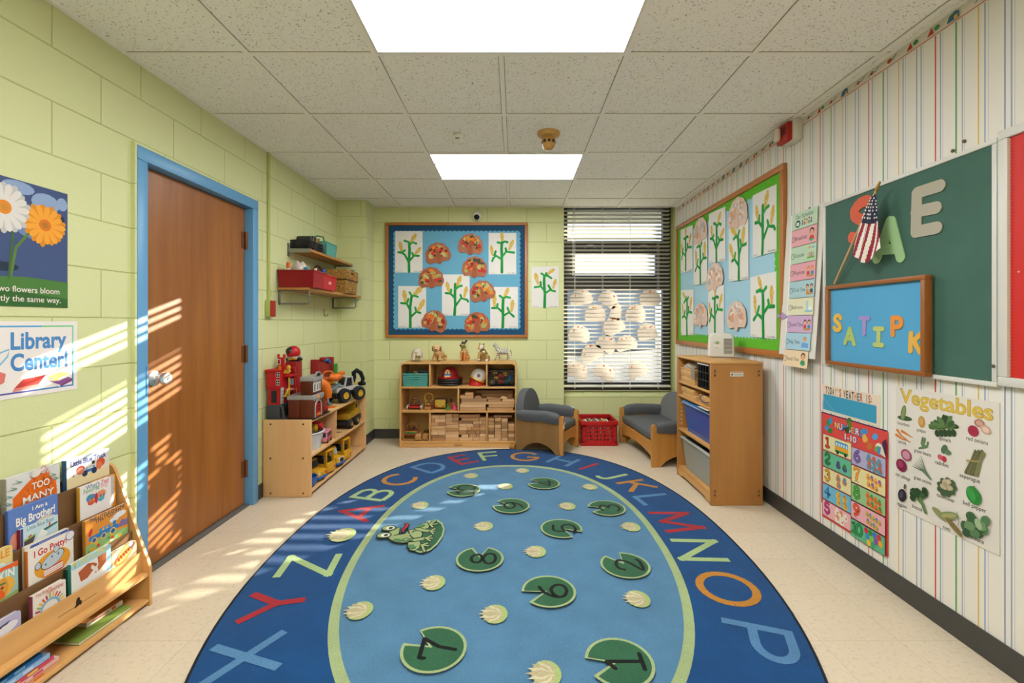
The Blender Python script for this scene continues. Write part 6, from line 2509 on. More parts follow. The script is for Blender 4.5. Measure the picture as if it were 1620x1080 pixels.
def bagf(u, v):
    a = 2 * PI * u
    r = math.sin(PI * min(.98, v * .62 + .36))
    wob = 1 + .12 * math.sin(5 * a + 7 * v) + .07 * math.sin(11 * a - 5 * v)
    return (.075 + .068 * r * wob * math.cos(a), 3.545 + .095 * r * wob * math.sin(a), .110 + .052 * v * (1 + .1 * math.sin(4 * a)))


bgm, nt, b = new_mat('clear_plastic_bag')
b.inputs['Base Color'].default_value = lin('#d8d0c4')
b.inputs['Roughness'].default_value = .2
b.inputs['Transmission Weight'].default_value = .35
c.grid(bagf, 36, 10, bgm)
tag(c.build('plastic_bag', loc=(CXF, 0, Z_)), 'crumpled clear plastic bag lying on the wooden boxes in the tall cabinet', 'bag')
tag(tbox(0, .004, -.035, .035, 0, .085, col('#8f8374', .6)).build('cardboard_tag', loc=(CXF - .006, 3.375, Z_ + .044), rot=(0, R(-3), 0)), 'grey card tag hanging at the front of the upper wooden box', 'tag')
t = thing('wire_crate', 'black plastic crate standing on end on the top shelf of the tall cabinet', 'crate', (CXF, 3.20, Z_))
c = MB()
for z in (.0, .055, .11, .165): c.box((.0, -.085, z), (.006, .095, z + .008), mblk)
for y in (-.085, -.04, .005, .05, .088): c.box((.0, y, 0), (.006, y + .008, .17), mblk)
c.box((.0, -.088, 0), (.24, -.082, .172), mblk)
c.box((.0, .095, 0), (.24, .101, .172), mblk)
c.box((.235, -.088, 0), (.241, .101, .172), mblk)
c.box((0, -.088, -.0), (.24, .10, .005), mblk)
c.build('crate_body', t)
c = MB(); c.box((-.004, -.088, .165), (.004, .102, .176), col('#c9c7c0', .4), .002)
c.build('pale_rim', t)
o = c
c = MB()
for k in range(5): c.ell((.05 + .02 * k, -.05 + .03 * k, .05 + .012 * (k % 3)), .028, col(['#4a4238', '#5c5a50', '#3a3a3c'][k % 3], .6))
c.build('contents', t)
Z_ = CS[1] + .0005
for (x, y0, y1, z0, z1, lab) in ((.0, 3.33, 3.60, 0, .032, 'lower flat wooden tray on the narrow shelf of the tall cabinet'), (.0, 3.38, 3.63, .0325, .068, 'upper flat wooden tray on the narrow shelf of the tall cabinet'), (.004, 3.09, 3.28, 0, .058, 'wooden box with a purple cord on the narrow shelf of the tall cabinet')):
    tag(tbox(x, .17, y0, y1, z0, z1, mbx, .002).build('wooden_box', loc=(CXF, 0, Z_)), lab, 'box')
MB_ = MB().tube([(-.006, 3.10, .030), (-.010, 3.15, .020), (-.010, 3.20, .022), (-.010, 3.235, .035), (-.006, 3.24, .052), (.01, 3.22, .062), (.03, 3.2, .064)], .0035, col('#4a2f6a', .7))
tag(MB_.build('purple_cord', loc=(CXF, 0, Z_)), 'purple cord trailing over the wooden box in the tall cabinet', 'cord')
c = MB(); c.grid(lambda u, v: (-.012 + .19 * u, 3.09 + .17 * v, .0006 - .004 * (1 - u) ** 2), 4, 3, paper('#d9d0bc'))
c.grid(lambda u, v: (-.012 + .19 * u, 3.09 + .17 * v, .0001 - .004 * (1 - u) ** 2), 4, 3, paper('#d9d0bc'))
tag(c.build('paper_sheet', loc=(CXF - .01, 0, CS[1] - .0205)), 'sheet of paper hanging under the narrow shelf over the blue tub', 'paper')


def tub(name, label, loc, w, d, h, body, lidm, rim=.012, taper=.86):
    t = thing(name, label, 'storage tub', loc)
    c = MB()
    r0 = [(-d / 2 * taper, -w / 2 * taper), (d / 2 * taper, -w / 2 * taper), (d / 2 * taper, w / 2 * taper), (-d / 2 * taper, w / 2 * taper)]
    r1 = [(-d / 2, -w / 2), (d / 2, -w / 2), (d / 2, w / 2), (-d / 2, w / 2)]
    ins = [(x * .97, y * .97) for x, y in r1]
    in0 = [(x * .96, y * .96) for x, y in r0]
    A, B, C_, D_ = [c.v((x, y, 0)) for x, y in r0], [c.v((x, y, h)) for x, y in r1], [c.v((x, y, h)) for x, y in ins], [c.v((x, y, .004)) for x, y in in0]
    c.skin([A, B, C_, D_], body)
    c.build('tub_body', t)
    c = MB()
    for s in (-1, 1):
        c.box((-d / 2 - rim, s * w / 2 - rim, h - .008), (d / 2 + rim, s * w / 2 + rim, h + .006), lidm, .004)
        c.box((s * d / 2 - rim, -w / 2, h - .008), (s * d / 2 + rim, w / 2, h + .006), lidm, .004)
    c.build('rim', t)
    return t


mb1, nt, b = new_mat('blue_translucent_plastic')
b.inputs['Base Color'].default_value = lin('#1f5fb4')
b.inputs['Roughness'].default_value = .22
b.inputs['Transmission Weight'].default_value = .25
mb2, nt, b = new_mat('frosted_plastic')
b.inputs['Base Color'].default_value = lin('#b4b8b0')
b.inputs['Roughness'].default_value = .35
b.inputs['Transmission Weight'].default_value = .45
t = tub('storage_tub', 'blue translucent storage tub on the middle shelf of the tall cabinet', (CXF + .135, 3.345, CS[2] + .0005), .50, .25, .215, mb1, plastic('#2a63ac'))
c = MB(); c.box((-.135, -.262, .224), (.13, .262, .232), plastic('#3a78bc'), .003); c.box((-.138, -.256, .216), (-.134, .256, .222), col('#a8cce4', .3))
c.build('lid', t)
for k, (y, z, h) in enumerate(((-.12, .05, '#7a2f6a'), (.005, .045, '#3a5a9c'), (.13, .05, '#2f6aa0'), (-.05, .125, '#6a3a7a'))):
    tag(MB().ell((0, 0, 0), (.05, .06, .036), plastic(h)).build('soft_toy', loc=(CXF + .135, 3.345 + y, CS[2] + z)), 'toy dimly seen inside the blue tub, %s' % ('left of centre', 'in the middle', 'at the far end', 'uppermost')[k], 'toy')
t = tub('storage_tub', 'frosted clear storage tub at the bottom of the tall cabinet', (CXF + .135, 3.36, .083), .545, .25, .235, mb2, plastic('#a9aca6'))
for k, (y, z, rr, h, lab) in enumerate(((-.12, .195, .036, '#20402c', 'dark green toy at the top of the frosted tub'), (.05, .09, .06, '#c9a468', 'orange toy showing through the frosted tub'), (-.085, .07, .055, '#b58a54', 'tan toy low in the frosted tub'), (.18, .10, .045, '#8a9488', 'grey toy at the far end of the frosted tub'))):
    tag(MB().ell((0, 0, 0), (rr * .9, rr, rr * .8), col(h, .5)).build('soft_toy', loc=(CXF + .13, 3.36 + y, .083 + z)), lab, 'toy')

# white appliance on top
t = thing('air_purifier', 'white and grey tabletop air purifier on top of the tall cabinet', 'air purifier', (1.560, 3.45, CH + .0005), R(-18))
c = MB()
prof = [(-.082, -.058), (.082, -.058), (.092, -.040), (.092, .050), (.080, .062), (-.080, .062), (-.092, .050), (-.092, -.040)]
A = [c.v((x, y, .006)) for x, y in prof]
B = [c.v((x * .93, y * .95, .150)) for x, y in prof]
C_ = [c.v((x * .80, y * .82, .180)) for x, y in prof]
c.skin([A, B, C_], plastic('#d6d3cc'))
bmesh.ops.bevel(c.bm, geom=c.bm.edges[:], offset=.004, segments=2, affect='EDGES')
c.build('housing', t, sharp=50)
tbox(-.07, .07, -.05, .05, 0, .007, plastic('#8a8780')).build('foot', t)
c = MB()
for k in range(13): c.box((.012, -.0605 + .0009, .030 + k * .009), (.070, -.056, .0345 + k * .009), plastic('#77746e'))
c.build('grille', t)
a = Art(0)
a.rect(-.055, .062, -.012, .128, '#e0ddd6'); a.rect(-.052, .10, -.016, .124, '#b9c4a8'); a.oval(-.03, .11, .010, .008, '#7a9a6c'); a.rect(-.05, .07, -.02, .074, '#8a8680')
a.build('sticker', t, loc=(0, -.0592, 0), rot=(R(-1), 0, 0))
tbox(-.03, .03, -.02, .02, .178, .187, plastic('#c9c6be'), .005).build('control_panel', t)
# ================================================================== low toy shelf on the left
LX0, LX1, LY0, LY1, LH = -1.776, -1.434, 3.20, 4.385, .540
ls = thing('toy_shelf', 'low maple toy shelf against the green wall right of the door', 'shelf', ((LX0 + LX1) / 2, (LY0 + LY1) / 2, 0))
hx_, hy_ = (LX1 - LX0) / 2, (LY1 - LY0) / 2
for s in (-1, 1):
    c = MB()
    c.box((-hx_, s * (hy_ - .009) - .009, 0), (hx_, s * (hy_ - .009) + .009, LH + .006), maple('z'), .008, 3)
    c.build('end_panel', ls)
for z in (.045, .292, LH):
    tbox(-hx_ + .008, hx_ - .004, -hy_ + .0185, hy_ - .0185, z - .017, z, maple('y'), .003).build('shelf_board', ls)
tbox(-hx_, -hx_ + .008, -hy_ + .0185, hy_ - .0185, .02, LH, maple('y')).build('back_panel', ls)
tbox(-hx_ + .008, hx_ - .012, -.120, -.104, .292, LH - .017, maple('z')).build('divider', ls)
tbox(-hx_ + .008, hx_ - .27, .18, .196, .045, .275, maple('z')).build('divider', ls)
for x in (-.115, .115):
    for z in (.515, .275, .030):
        MB().cyl((x, -hy_ - .0, z), (x, -hy_ - .002, z), .0065, metal('#55504a', .4), seg=14).build('screw', ls)
for y, z in ((.10, .2925), (.22, .2925), (-.16, .2925)):
    a = Art(0)
    a.map = lambda x, q, yy: (x, q, -yy)
    a.oval(.09, y, .030, .016, '#6a4438'); a.oval(.10, y + .005, .012, .008, '#8a6a8a')
    o = a.build('shelf_label', ls, loc=(0, 0, z + .0002))
    o['label'] = 'worn picture sticker on the shelf board'

ZT = LH + .0005
RD, RD2, GY, YL, OR, BKp = plastic('#b41a1e'), plastic('#8e1418'), plastic('#3f4144'), plastic('#cfa32c'), plastic('#d9701f'), plastic('#17181a')
# red fire station
t = thing('fire_station', 'red toy fire station with grey base and yellow pole on top of the toy shelf', 'toy building', (-1.668, 3.335, ZT))
t.scale = (.94, 1, 1)
c = MB()
c.box((-.105, -.105, 0), (-.005, .10, .105), GY, .006)
c.box((-.015, -.09, .0), (.044, .15, .014), GY, .004)
c.tube([(-.012, -.095, .10), (.012, -.10, .094), (.022, -.10, .05), (.024, -.10, .008)], .011, GY)
c.box((-.11, .10, 0), (-.03, .16, .05), GY, .006)
c.build('grey_base', t)
c = MB()
c.box((-.092, -.10, .105), (-.006, -.090, .215), RD); c.box((-.092, -.09, .105), (-.084, .05, .215), RD)
c.box((-.014, -.09, .105), (-.006, .05, .215), RD); c.box((-.092, .042, .105), (-.006, .05, .215), RD)
c.box((-.104, -.108, .215), (-.004, .055, .345), RD, .006)
c.box((-.112, -.116, .338), (.002, .062, .356), RD, .004)
c.prism([(-.075, -.03, .356), (-.045, -.03, .385), (-.022, -.03, .385), (-.022, -.03, .356)], (0, .05, 0), RD)
c.build('tower', t)
c = MB(); c.box((-.070, -.1015, .118), (-.028, -.099, .205), col('#151515', .6))
c.build('doorway', t)
c = MB()
c.box((-.036, -.075, .356), (.012, -.055, .440), RD, .004)
for x in (-.034, .010): c.cyl((x, -.065, .436), (x, -.065, .462), .009, RD, seg=12)
c.build('bell_gable', t)
a = Art(0)
a.frame(-.020, .392, .006, .430, .004, '#d6d0c4'); a.rect(-.014, .398, -.002, .412, '#7c1015')
a.oval(.0, .37, .012, .016, '#d9781f')
for z in (.300, .245):
    a.rect(-.030, z, -.002, z + .040, '#d2ccc0')
    for i in (0, 1):
        for j in (0, 1): a.rect(-.028 + i * .014, z + .003 + j * .018, -.018 + i * .014, z + .017 + j * .018, '#2a2020')
a.build('window_prints', t, loc=(0, -.1092, 0))
c = MB()
c.box((.0, -.100, .11), (.004, -.060, .225), plastic('#b5b2aa'))
for k in range(4): c.box((.003, -.098, .125 + k * .024), (.0055, -.062, .130 + k * .024), plastic('#77746c'))
c.build('ladder_panel', t)
c = MB()
c.box((-.006, -.05, .295), (.045, .06, .312), RD, .003); c.box((-.006, -.04, .19), (.044, .10, .208), plastic('#9a948c'), .006)
c.box((-.006, .02, .20), (.045, .032, .34), RD2); c.box((-.03, .03, .05), (.044, .045, .36), RD2, .004)
c.build('balcony', t)
a = Art(0)
a.rect(.010, .232, .036, .276, '#a8b4b8'); a.rect(.015, .238, .031, .270, '#4f8aa8')
a.build('balcony_window', t, loc=(0, .0195, 0))
c = MB()
c.cyl((.036, -.045, .010), (.036, -.045, .29), .0055, YL, seg=12)
c.tube([(.0, -.05, .325), (.012, -.05, .345), (.026, -.05, .33), (.036, -.05, .36), (.045, -.05, .335)], .008, YL)
c.tube([(.005, -.06, .165), (.016, -.06, .16), (.028, -.065, .18), (.036, -.06, .205), (.043, -.05, .21)], .010, YL)
c.box((.005, -.06, .322), (.04, -.035, .336), YL, .004)
c.ell((.034, -.048, .365), (.016, .014, .018), YL)
c.build('yellow_pole', t)
c = MB()
c.box((-.045, .05, .0), (.046, .14, .40), RD2, .006); c.box((.0, .04, .15), (.045, .06, .21), YL, .005)
c.build('hose_tower', t)
t = thing('toy_helicopter', 'red toy pod with dark windscreen perched highest on the red fire station', 'toy vehicle', (-1.672, 3.43, ZT + .402))
MB().ell((0, 0, .062), (.050, .055, .050), RD).build('cockpit', t)
MB().ell((-.010, -.022, .072), (.034, .036, .034), col('#1f2426', .15)).build('windscreen', t)
MB().box((-.050, -.045, .018), (.046, .045, .034), plastic('#9c9a94'), .010).build('grey_skid', t)
MB().box((-.045, -.03, .0), (.06, .03, .018), BKp, .006).ell((.055, -.02, .016), (.018, .014, .014), BKp).build('undercarriage', t)
MB().ell((.028, -.035, .02), (.018, .014, .012), YL).tube([(-.02, -.034, .010), (.0, -.04, .016), (.012, -.036, .012)], .006, YL).build('yellow_trim', t)
t = thing('toy_figure', 'small red and yellow toy figure standing behind the brick firehouse', 'toy figure', (-1.605, 3.562, ZT + .15))
MB().box((-.03, -.02, -.15), (.03, .02, -.02), RD2, .005).box((-.04, -.02, -.02), (.03, .02, .05), RD, .008).build('body', t)
MB().box((-.07, -.025, .0), (-.02, .015, .05), YL, .006).build('yellow_arm', t)
MB().ell((.0, 0, .068), (.018, .018, .02), plastic('#5a6a72')).build('head', t)

# brick firehouse
BRK, BRK2, GR = plastic('#5f2a17'), plastic('#52220f'), plastic('#97958f')
t = thing('toy_firehouse', 'brown brick toy firehouse with arched red door at the front of the toy shelf', 'toy building', (-1.525, 3.318, ZT + .0085))
c = MB()
c.box((-.085, -.090, 0), (-.006, .085, .138), BRK, .003); c.box((-.003, -.090, 0), (.088, .085, .138), BRK, .003)
c.box((.0, -.080, .138), (.080, .085, .285), BRK2, .003)
c.build('brick_walls', t)
c = MB()
c.box((-.092, -.096, .132), (.094, .092, .162), GR, .004); c.box((-.006, -.086, .262), (.088, .092, .294), GR, .004)
for k in range(6):
    c.box((.090, -.080 + k * .029, .122), (.096, -.070 + k * .029, .133), GR); c.box((.084, -.070 + k * .027, .252), (.0895, -.060 + k * .027, .263), GR)
c.x = Matrix.Translation((.082, .0, .294))
c.prism([(0, .045 * math.cos(R(a)), .034 * math.sin(R(a)) - .002) for a in range(0, 181, 15)], (.010, 0, 0), GR)
c.x = Matrix.Identity(4)
c.build('grey_parapet', t)
c = MB()
c.prism([(.0925, .032 * math.cos(R(a)), .294 + .022 * math.sin(R(a))) for a in range(0, 181, 20)], (.0008, 0, 0), BKp)
for k in range(3):
    y = -.048 + k * .044
    c.box((.0805, y - .017, .182), (.084, y + .017, .248), plastic('#d3cfc6')); c.box((.0835, y - .006, .192), (.0848, y + .007, .236), col('#4a3a34', .3))
c.build('windows', t)
c = MB()
arc = [(0, .052)] + [(0, .052)]
outer = [(.052 * math.cos(R(a)), .066 + .052 * math.sin(R(a))) for a in range(0, 181, 15)]
pts = [(.0885, y, z) for y, z in [(.052, 0)] + outer + [(-.052, 0)]]
c.tube(pts, .0065, GR, seg=8)
c.build('arch_surround', t)
c = MB()
c.prism([(.088, y * .86, z * .93) for y, z in [(.052, 0)] + outer + [(-.052, 0)]], (.003, 0, 0), plastic('#b3161b'))
for y, z in ((-.022, .066), (.006, .066), (-.022, .040), (.006, .040), (-.012, .090), (.01, .09)):
    c.box((.0905, y, z), (.0918, y + .016, z + .016), BKp)
c.box((.0905, -.030, .010), (.0918, .030, .024), plastic('#cf9a2c'))
c.build('red_door', t)
MB().ell((.093, 0, .142), (.008, .012, .016), plastic('#d9861f')).build('lantern', t)
tbox(-.090, .098, -.098, .20, -.008, 0, BKp, .003).build('black_base', t)
c = MB()
c.box((.02, .095, .0), (.085, .19, .075), plastic('#7c2a1c'), .006); c.box((.082, .11, .02), (.092, .16, .05), RD, .004)
c.build('side_wing', t)

# orange loader with teal arms, behind the firehouse
t = thing('toy_loader', 'orange toy construction machine with grey blue arm behind the brick firehouse', 'toy vehicle', (-1.595, 3.68, ZT))
t.scale = (1, 1, .76)
c = MB()
c.tube([(-.085, -.03, .215), (-.08, -.04, .275), (-.03, -.04, .305), (.02, -.02, .285), (.05, .0, .24), (.065, .02, .17), (.075, .02, .10)], [.042, .040, .034, .044, .050, .040, .026], OR, seg=12)
c.ell((-.01, -.02, .29), (.07, .06, .038), OR)
c.build('body', t)
c = MB()
c.lathe([(.048, -.012), (.048, .012), (.038, .012), (.038, -.012), (.048, -.012)], OR, seg=24, caps=False)
o = c.build('ring_cab', t, loc=(.045, .10, .335), rot=(R(90), 0, R(25)))
MB().box((-.035, -.01, -.03), (.035, .03, .02), plastic('#c9621f'), .006).build('cab_panel', t, loc=(.05, .11, .29))
c = MB()
c.tube([(.05, .11, .315), (.10, .13, .30), (.135, .15, .33)], [.040, .044, .030], OR, seg=12)
c.box((.11, .12, .325), (.155, .18, .365), OR, .010)
c.build('bucket', t)
TL = plastic('#52707c')
c = MB()
c.tube([(.052, .06, .255), (.058, .07, .20), (.062, .08, .165)], .018, TL)
c.tube([(.062, .08, .165), (.095, .13, .20), (.12, .16, .225)], .014, TL)
c.tube([(.072, .02, .12), (.080, .0, .06), (.098, .01, .025)], [.012, .012, .016], TL)
c.build('hydraulic_arm', t)
MB().box((.06, -.01, 0), (.135, .045, .012), OR, .005).build('foot', t)
MB().box((-.06, -.06, .31), (.03, .03, .355), RD, .006).build('red_roof', t)
MB().box((-.10, -.06, 0), (.04, .08, .20), plastic('#b55a1c'), .01).build('chassis', t)

# red panel building behind
t = thing('toy_garage', 'dark red toy building wall with corner posts behind the orange machine', 'toy building', (-1.728, 4.13, ZT))
c = MB()
c.box((-.05, -.16, 0), (.0, .20, .33), RD2, .005)
for y in (-.15, .17): c.box((-.056, y - .016, 0), (.012, y + .016, .365), RD2, .006)
c.box((-.052, .0, .335), (.006, .07, .372), RD, .01)
c.build('wall_panel', t)
MB().tube([(.008, -.01, .345), (.008, .05, .350), (.012, .09, .315)], .012, plastic('#2a6fb8')).build('blue_slide', t)
MB().box((.0, .17, .10), (.03, .23, .30), plastic('#2f8a2c'), .008).build('green_post', t)
MB().box((.0, .10, .12), (.035, .16, .16), YL, .008).build('yellow_step', t)


def wheel(name, t, c0, ax, r, w, hub, hubr=.55):
    c0, ax = Vector(c0), Vector(ax).normalized()
    c = MB()
    q = ax.to_track_quat('Z', 'Y').to_matrix().to_4x4()
    c.x = Matrix.Translation(c0) @ q
    c.lathe([(r * .5, -w / 2), (r * .9, -w / 2), (r, -w * .32), (r, w * .32), (r * .9, w / 2), (r * .5, w / 2), (r * .5, -w / 2)], col('#17181a', .6), seg=28, caps=False)
    for k in range(14):
        c.box((r * .97, -.004, -w * .3), (r * 1.04, .004, w * .3), col('#17181a', .6), mx=Matrix.Rotation(2 * PI * k / 14, 4, 'Z'))
    o = c.build(name, t)
    c = MB()
    c.x = Matrix.Translation(c0) @ q
    c.lathe([(0, -w * .50), (r * hubr, -w * .46), (r * hubr, w * .46), (r * .42, w * .50), (r * .36, w * .34), (r * .12, w * .34), (r * .1, w * .44), (0, w * .44)], hub, seg=24)
    for k in range(5):
        c.box((r * .1, -.0025, w * .30), (r * .5, .0025, w * .44), hub, mx=Matrix.Rotation(2 * PI * k / 5, 4, 'Z'))
    c.build('hub', o)
    return o


# black and white excavator truck
t = thing('toy_excavator', 'black and white toy excavator truck with yellow hubs on top of the toy shelf', 'toy vehicle', (-1.508, 4.03, ZT + .002), R(-28))
t.scale = (.97, .97, .97)
wy = plastic('#c9a22c')
for s in (-1, 1):
    for y in (-.095, .070):
        wheel('wheel', t, (s * .098, y, .064), (s, 0, 0), .061, .058, wy)
WP = plastic('#b4aea8')
c = MB()
c.box((-.068, -.13, .055), (.068, .13, .095), BKp, .008)
c.build('chassis', t)
c = MB()
c.box((-.085, -.16, .085), (.085, -.02, .130), WP, .012); c.box((-.06, -.15, .13), (.06, -.06, .150), BKp, .008)
c.box((-.075, -.02, .095), (.075, .10, .135), WP, .010)
c.build('body', t)
c = MB()
for x in (-.058, .058):
    c.tube([(x, -.055, .13), (x, -.035, .215), (x, .03, .215), (x, .045, .13)], .009, WP)
c.box((-.062, -.035, .208), (.062, .035, .222), WP, .006)
c.build('cab_frame', t)
MB().box((-.05, -.035, .13), (.05, .035, .208), col('#22262a', .2), .006).build('cab_glass', t)
c = MB()
c.tube([(.01, .075, .14), (.02, .09, .20), (.03, .075, .245), (.04, .10, .265), (.05, .14, .24), (.055, .165, .18), (.05, .15, .135)], [.020, .020, .022, .022, .020, .018, .014], BKp, seg=10)
c.box((.02, .13, .12), (.08, .18, .155), BKp, .01)
c.build('digger_arm', t)
MB().box((-.03, .06, .135), (.05, .11, .15), wy, .005).build('turntable', t)
c = MB(); c.box((-.09, -.175, .04), (.09, -.155, .085), BKp, .008)
c.build('bumper', t)

# upper cubby: yellow dump truck, white bin, pink bus
Z2 = .292 + .0005
t = thing('toy_dump_truck', 'yellow and black toy dump truck on the middle shelf of the toy shelf', 'toy vehicle', (-1.540, 4.135, Z2), R(180))
YD = plastic('#b88f22')
for s in (-1, 1):
    for y in (.10, -.055):
        wheel('wheel', t, (s * .075, y, .042), (s, 0, 0), .040, .040, YD, .68)
MB().box((-.060, -.17, .035), (.060, .16, .075), BKp, .008).box((-.078, -.20, .03), (.078, -.10, .085), plastic('#2f3032'), .012).build('chassis', t)
MB().prism([(-.07, -.04, .08), (-.07, -.17, .085), (-.07, -.175, .115), (-.07, -.125, .140), (-.07, -.105, .205), (-.07, -.045, .205)], (.14, 0, 0), YD).build('cab', t)
MB().prism([(-.052, -.127, .148), (-.052, -.111, .192), (.052, -.111, .192), (.052, -.127, .148)], (0, -.004, .002), BKp).box((-.0715, -.10, .15), (.0715, -.055, .192), BKp, .002).build('cab_windows', t)
MB().prism([(-.075, -.03, .082), (-.075, .14, .082), (-.075, .165, .132), (-.075, -.03, .132)], (.15, 0, 0), YD).build('dump_bed', t)
t = thing('toy_bin', 'white plastic bin heaped with toys on the middle shelf of the toy shelf', 'storage bin', (-1.545, 3.395, Z2))
c = MB()
A = [c.v((.085 * math.cos(a), .105 * math.sin(a), 0)) for a in [2 * PI * k / 28 for k in range(28)]]
B = [c.v((.105 * math.cos(a), .130 * math.sin(a), .125)) for a in [2 * PI * k / 28 for k in range(28)]]
C_ = [c.v((.101 * math.cos(a), .126 * math.sin(a), .125)) for a in [2 * PI * k / 28 for k in range(28)]]
D_ = [c.v((.082 * math.cos(a), .102 * math.sin(a), .004)) for a in [2 * PI * k / 28 for k in range(28)]]
c.skin([A, B, C_, D_], plastic('#c9c6c2'))
c.build('bin_body', t)
MB().tube([(.108 * math.cos(R(a)), .133 * math.sin(R(a)), .125) for a in range(0, 360, 12)], .006, plastic('#d2cfca'), close=True).build('rim', t)
a = Art(0)
a.rect(-.028, -.030, .028, .030, '#c26a2c'); a.oval(0, 0, .016, .016, '#d9a04a'); a.rect(-.02, -.026, .02, -.018, '#8a3a1c')
a.build('picture_label', t, loc=(.0885, .038, .065), rot=(0, R(0), R(90 + 18)))
for k, (x, y, z, r, h, lab) in enumerate(((.02, -.07, .135, .042, '#1f5a9c', 'blue toy at the near side of the white bin'), (.03, .0, .150, .036, '#b8921f', 'yellow toy block on the heap in the white bin'), (.02, .055, .165, .034, '#c2181c', 'red toy ball uppermost in the white bin'), (.05, .085, .150, .030, '#b3161b', 'second red toy at the far side of the white bin'), (-.02, .06, .175, .045, '#2a78b0', 'blue toy boat on the back of the heap in the white bin'), (-.04, -.03, .14, .05, '#4a4a50', 'dark toy under the heap in the white bin'))):
    c = MB()
    if k in (1,): c.box((-r, -r * .7, -r * .6), (r, r * .7, r * .6), plastic(h), .008, mx=Matrix.Rotation(R(20), 4, 'X'))
    elif k in (0, 4): c.ell((0, 0, 0), (r, r * 1.3, r * .6), plastic(h)).box((-r * .4, -r * .5, 0), (r * .4, r * .5, r * .9), plastic(h), .006)
    else: c.ell((0, 0, 0), r, plastic(h))
    tag(c.build('toy', loc=(-1.545 + x, 3.395 + y, Z2 + z)), lab, 'toy')
t = thing('toy_bus', 'small pink toy bus behind the white bin on the toy shelf', 'toy vehicle', (-1.490, 3.580, Z2), R(6))
PK = plastic('#cf7f92')
MB().box((-.028, -.065, .012), (.028, .065, .095), PK, .010, 3).build('bus_body', t)
c = MB()
for k in range(3): c.box((.0275, -.052 + k * .037, .048), (.0295, -.024 + k * .037, .082), col('#3a2c34', .25), .002)
c.box((-.02, -.0665, .05), (.02, -.0645, .085), col('#3a2c34', .25))
c.build('bus_windows', t)
c = MB(); c.box((.0275, -.064, .028), (.0292, .064, .036), plastic('#b0283c'))
c.build('red_stripe', t)
for s in (-1, 1):
    for y in (-.04, .04): MB().cyl((s * .024, y, .013), (s * .031, y, .013), .013, BKp, seg=16).build('wheel', t)

# bottom row: blue bowl, four yellow vehicles
Z3 = .045 + .0005
YV, BV = plastic('#c9941a'), plastic('#2158a8')
t = thing('toy_bowl', 'blue plastic tub at the near end of the bottom shelf', 'tub', (-1.500, 3.287, Z3))
MB().lathe([(.0, 0), (.045, 0), (.062, .03), (.066, .075), (.062, .075), (.056, .03), (0, .008)], BV, seg=28).build('bowl', t)


def toy_car(label, y, kind, rz=0, x=-1.560):
    t = thing('toy_' + ('car' if kind == 'car' else 'truck' if kind == 'truck' else 'bus'), label, 'toy vehicle', (x, y, Z3), R(rz))
    if kind in ('car', 'truck'):
        c = MB()
        c.box((-.12, -.055, .03), (.10, .055, .085), YV, .016, 3)
        c.prism([(-.105, -.048, .08), (.030, -.048, .08), (.012, -.048, .155), (-.085, -.048, .155)], (0, .096, 0), YV)
        c.build('car_body', t, sharp=50)
        c = MB()
        c.prism([(.030, -.040, .095), (.030, .040, .095), (.020, .040, .145), (.020, -.040, .145)], (.003, 0, .001), col('#a8c4d0' if kind == 'truck' else '#2a2c30', .15))
        for s in (-1, 1): c.box((-.06, s * .0475, .095), (.005, s * .0495, .142), col('#a8c4d0' if kind == 'truck' else '#2a2c30', .15), .001)
        c.build('windscreen', t)
        MB().box((-.122, -.056, .024), (.106, .056, .040), BV, .006).build('blue_trim', t)
        for s in (-1, 1):
            for xx in (-.07, .06): MB().cyl((xx, s * .044, .026), (xx, s * .060, .026), .026, BKp, seg=20).cyl((xx, s * .060, .026), (xx, s * .063, .026), .014, plastic('#9c9890'), seg=16).build('wheel', t)
        c = MB()
        if kind == 'truck':
            c.box((.098, -.032, .040), (.103, .032, .082), plastic('#cfccc6'), .003); c.box((.102, -.022, .046), (.105, .022, .076), BKp)
        else:
            for s in (-1, 1): c.ell((.098, s * .035, .062), (.008, .009, .009), plastic('#cfd6da' if s < 0 else '#b3241c'))
        c.build('front_details', t)
        if kind == 'car': MB().box((-.03, -.02, .155), (.0, .02, .165), plastic('#2f9a3c'), .005).build('roof_light', t)
    else:
        c = MB()
        for s in (-1, 1):
            for xx in (-.045, .10): c.box((xx - .012, s * .048 - .007, .02), (xx + .012, s * .048 + .007, .175), YV, .005)
            c.box((-.055, s * .048 - .007, .150), (.11, s * .048 + .007, .178), YV, .005)
            c.box((.02, s * .048 - .007, .02), (.11, s * .048 + .007, .085), YV, .005)
        c.box((-.06, -.055, .170), (.115, .055, .190), YV, .010, 3)
        c.box((.095, -.055, .015), (.125, .055, .090), YV, .012, 3)
        c.box((.098, -.055, .085), (.112, -.040, .175), YV, .004); c.box((.098, .040, .085), (.112, .055, .175), YV, .004)
        c.box((-.12, -.055, .015), (-.05, .055, .185), YV, .010, 3)
        c.box((-.06, -.05, .012), (.11, .05, .024), YV)
        c.build('bus_body', t, sharp=50)
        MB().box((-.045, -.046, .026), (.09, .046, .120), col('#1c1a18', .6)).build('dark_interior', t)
        MB().lathe([(0, 0), (.012, 0), (.010, .03), (0, .04)], BV, seg=12).ell((0, 0, .046), .011, plastic('#c9966a')).build('passenger', t, loc=(.055, -.02, .120))
        c = MB()
        for s in (-1, 1): c.ell((.124, s * .035, .05), (.005, .008, .008), plastic('#b3241c' if s > 0 else '#d0a02c'))
        c.build('lamps', t)
        for s in (-1, 1):
            for xx in (-.08, .08): MB().cyl((xx, s * .046, .016), (xx, s * .058, .016), .016, BKp, seg=16).build('wheel', t)
    return t


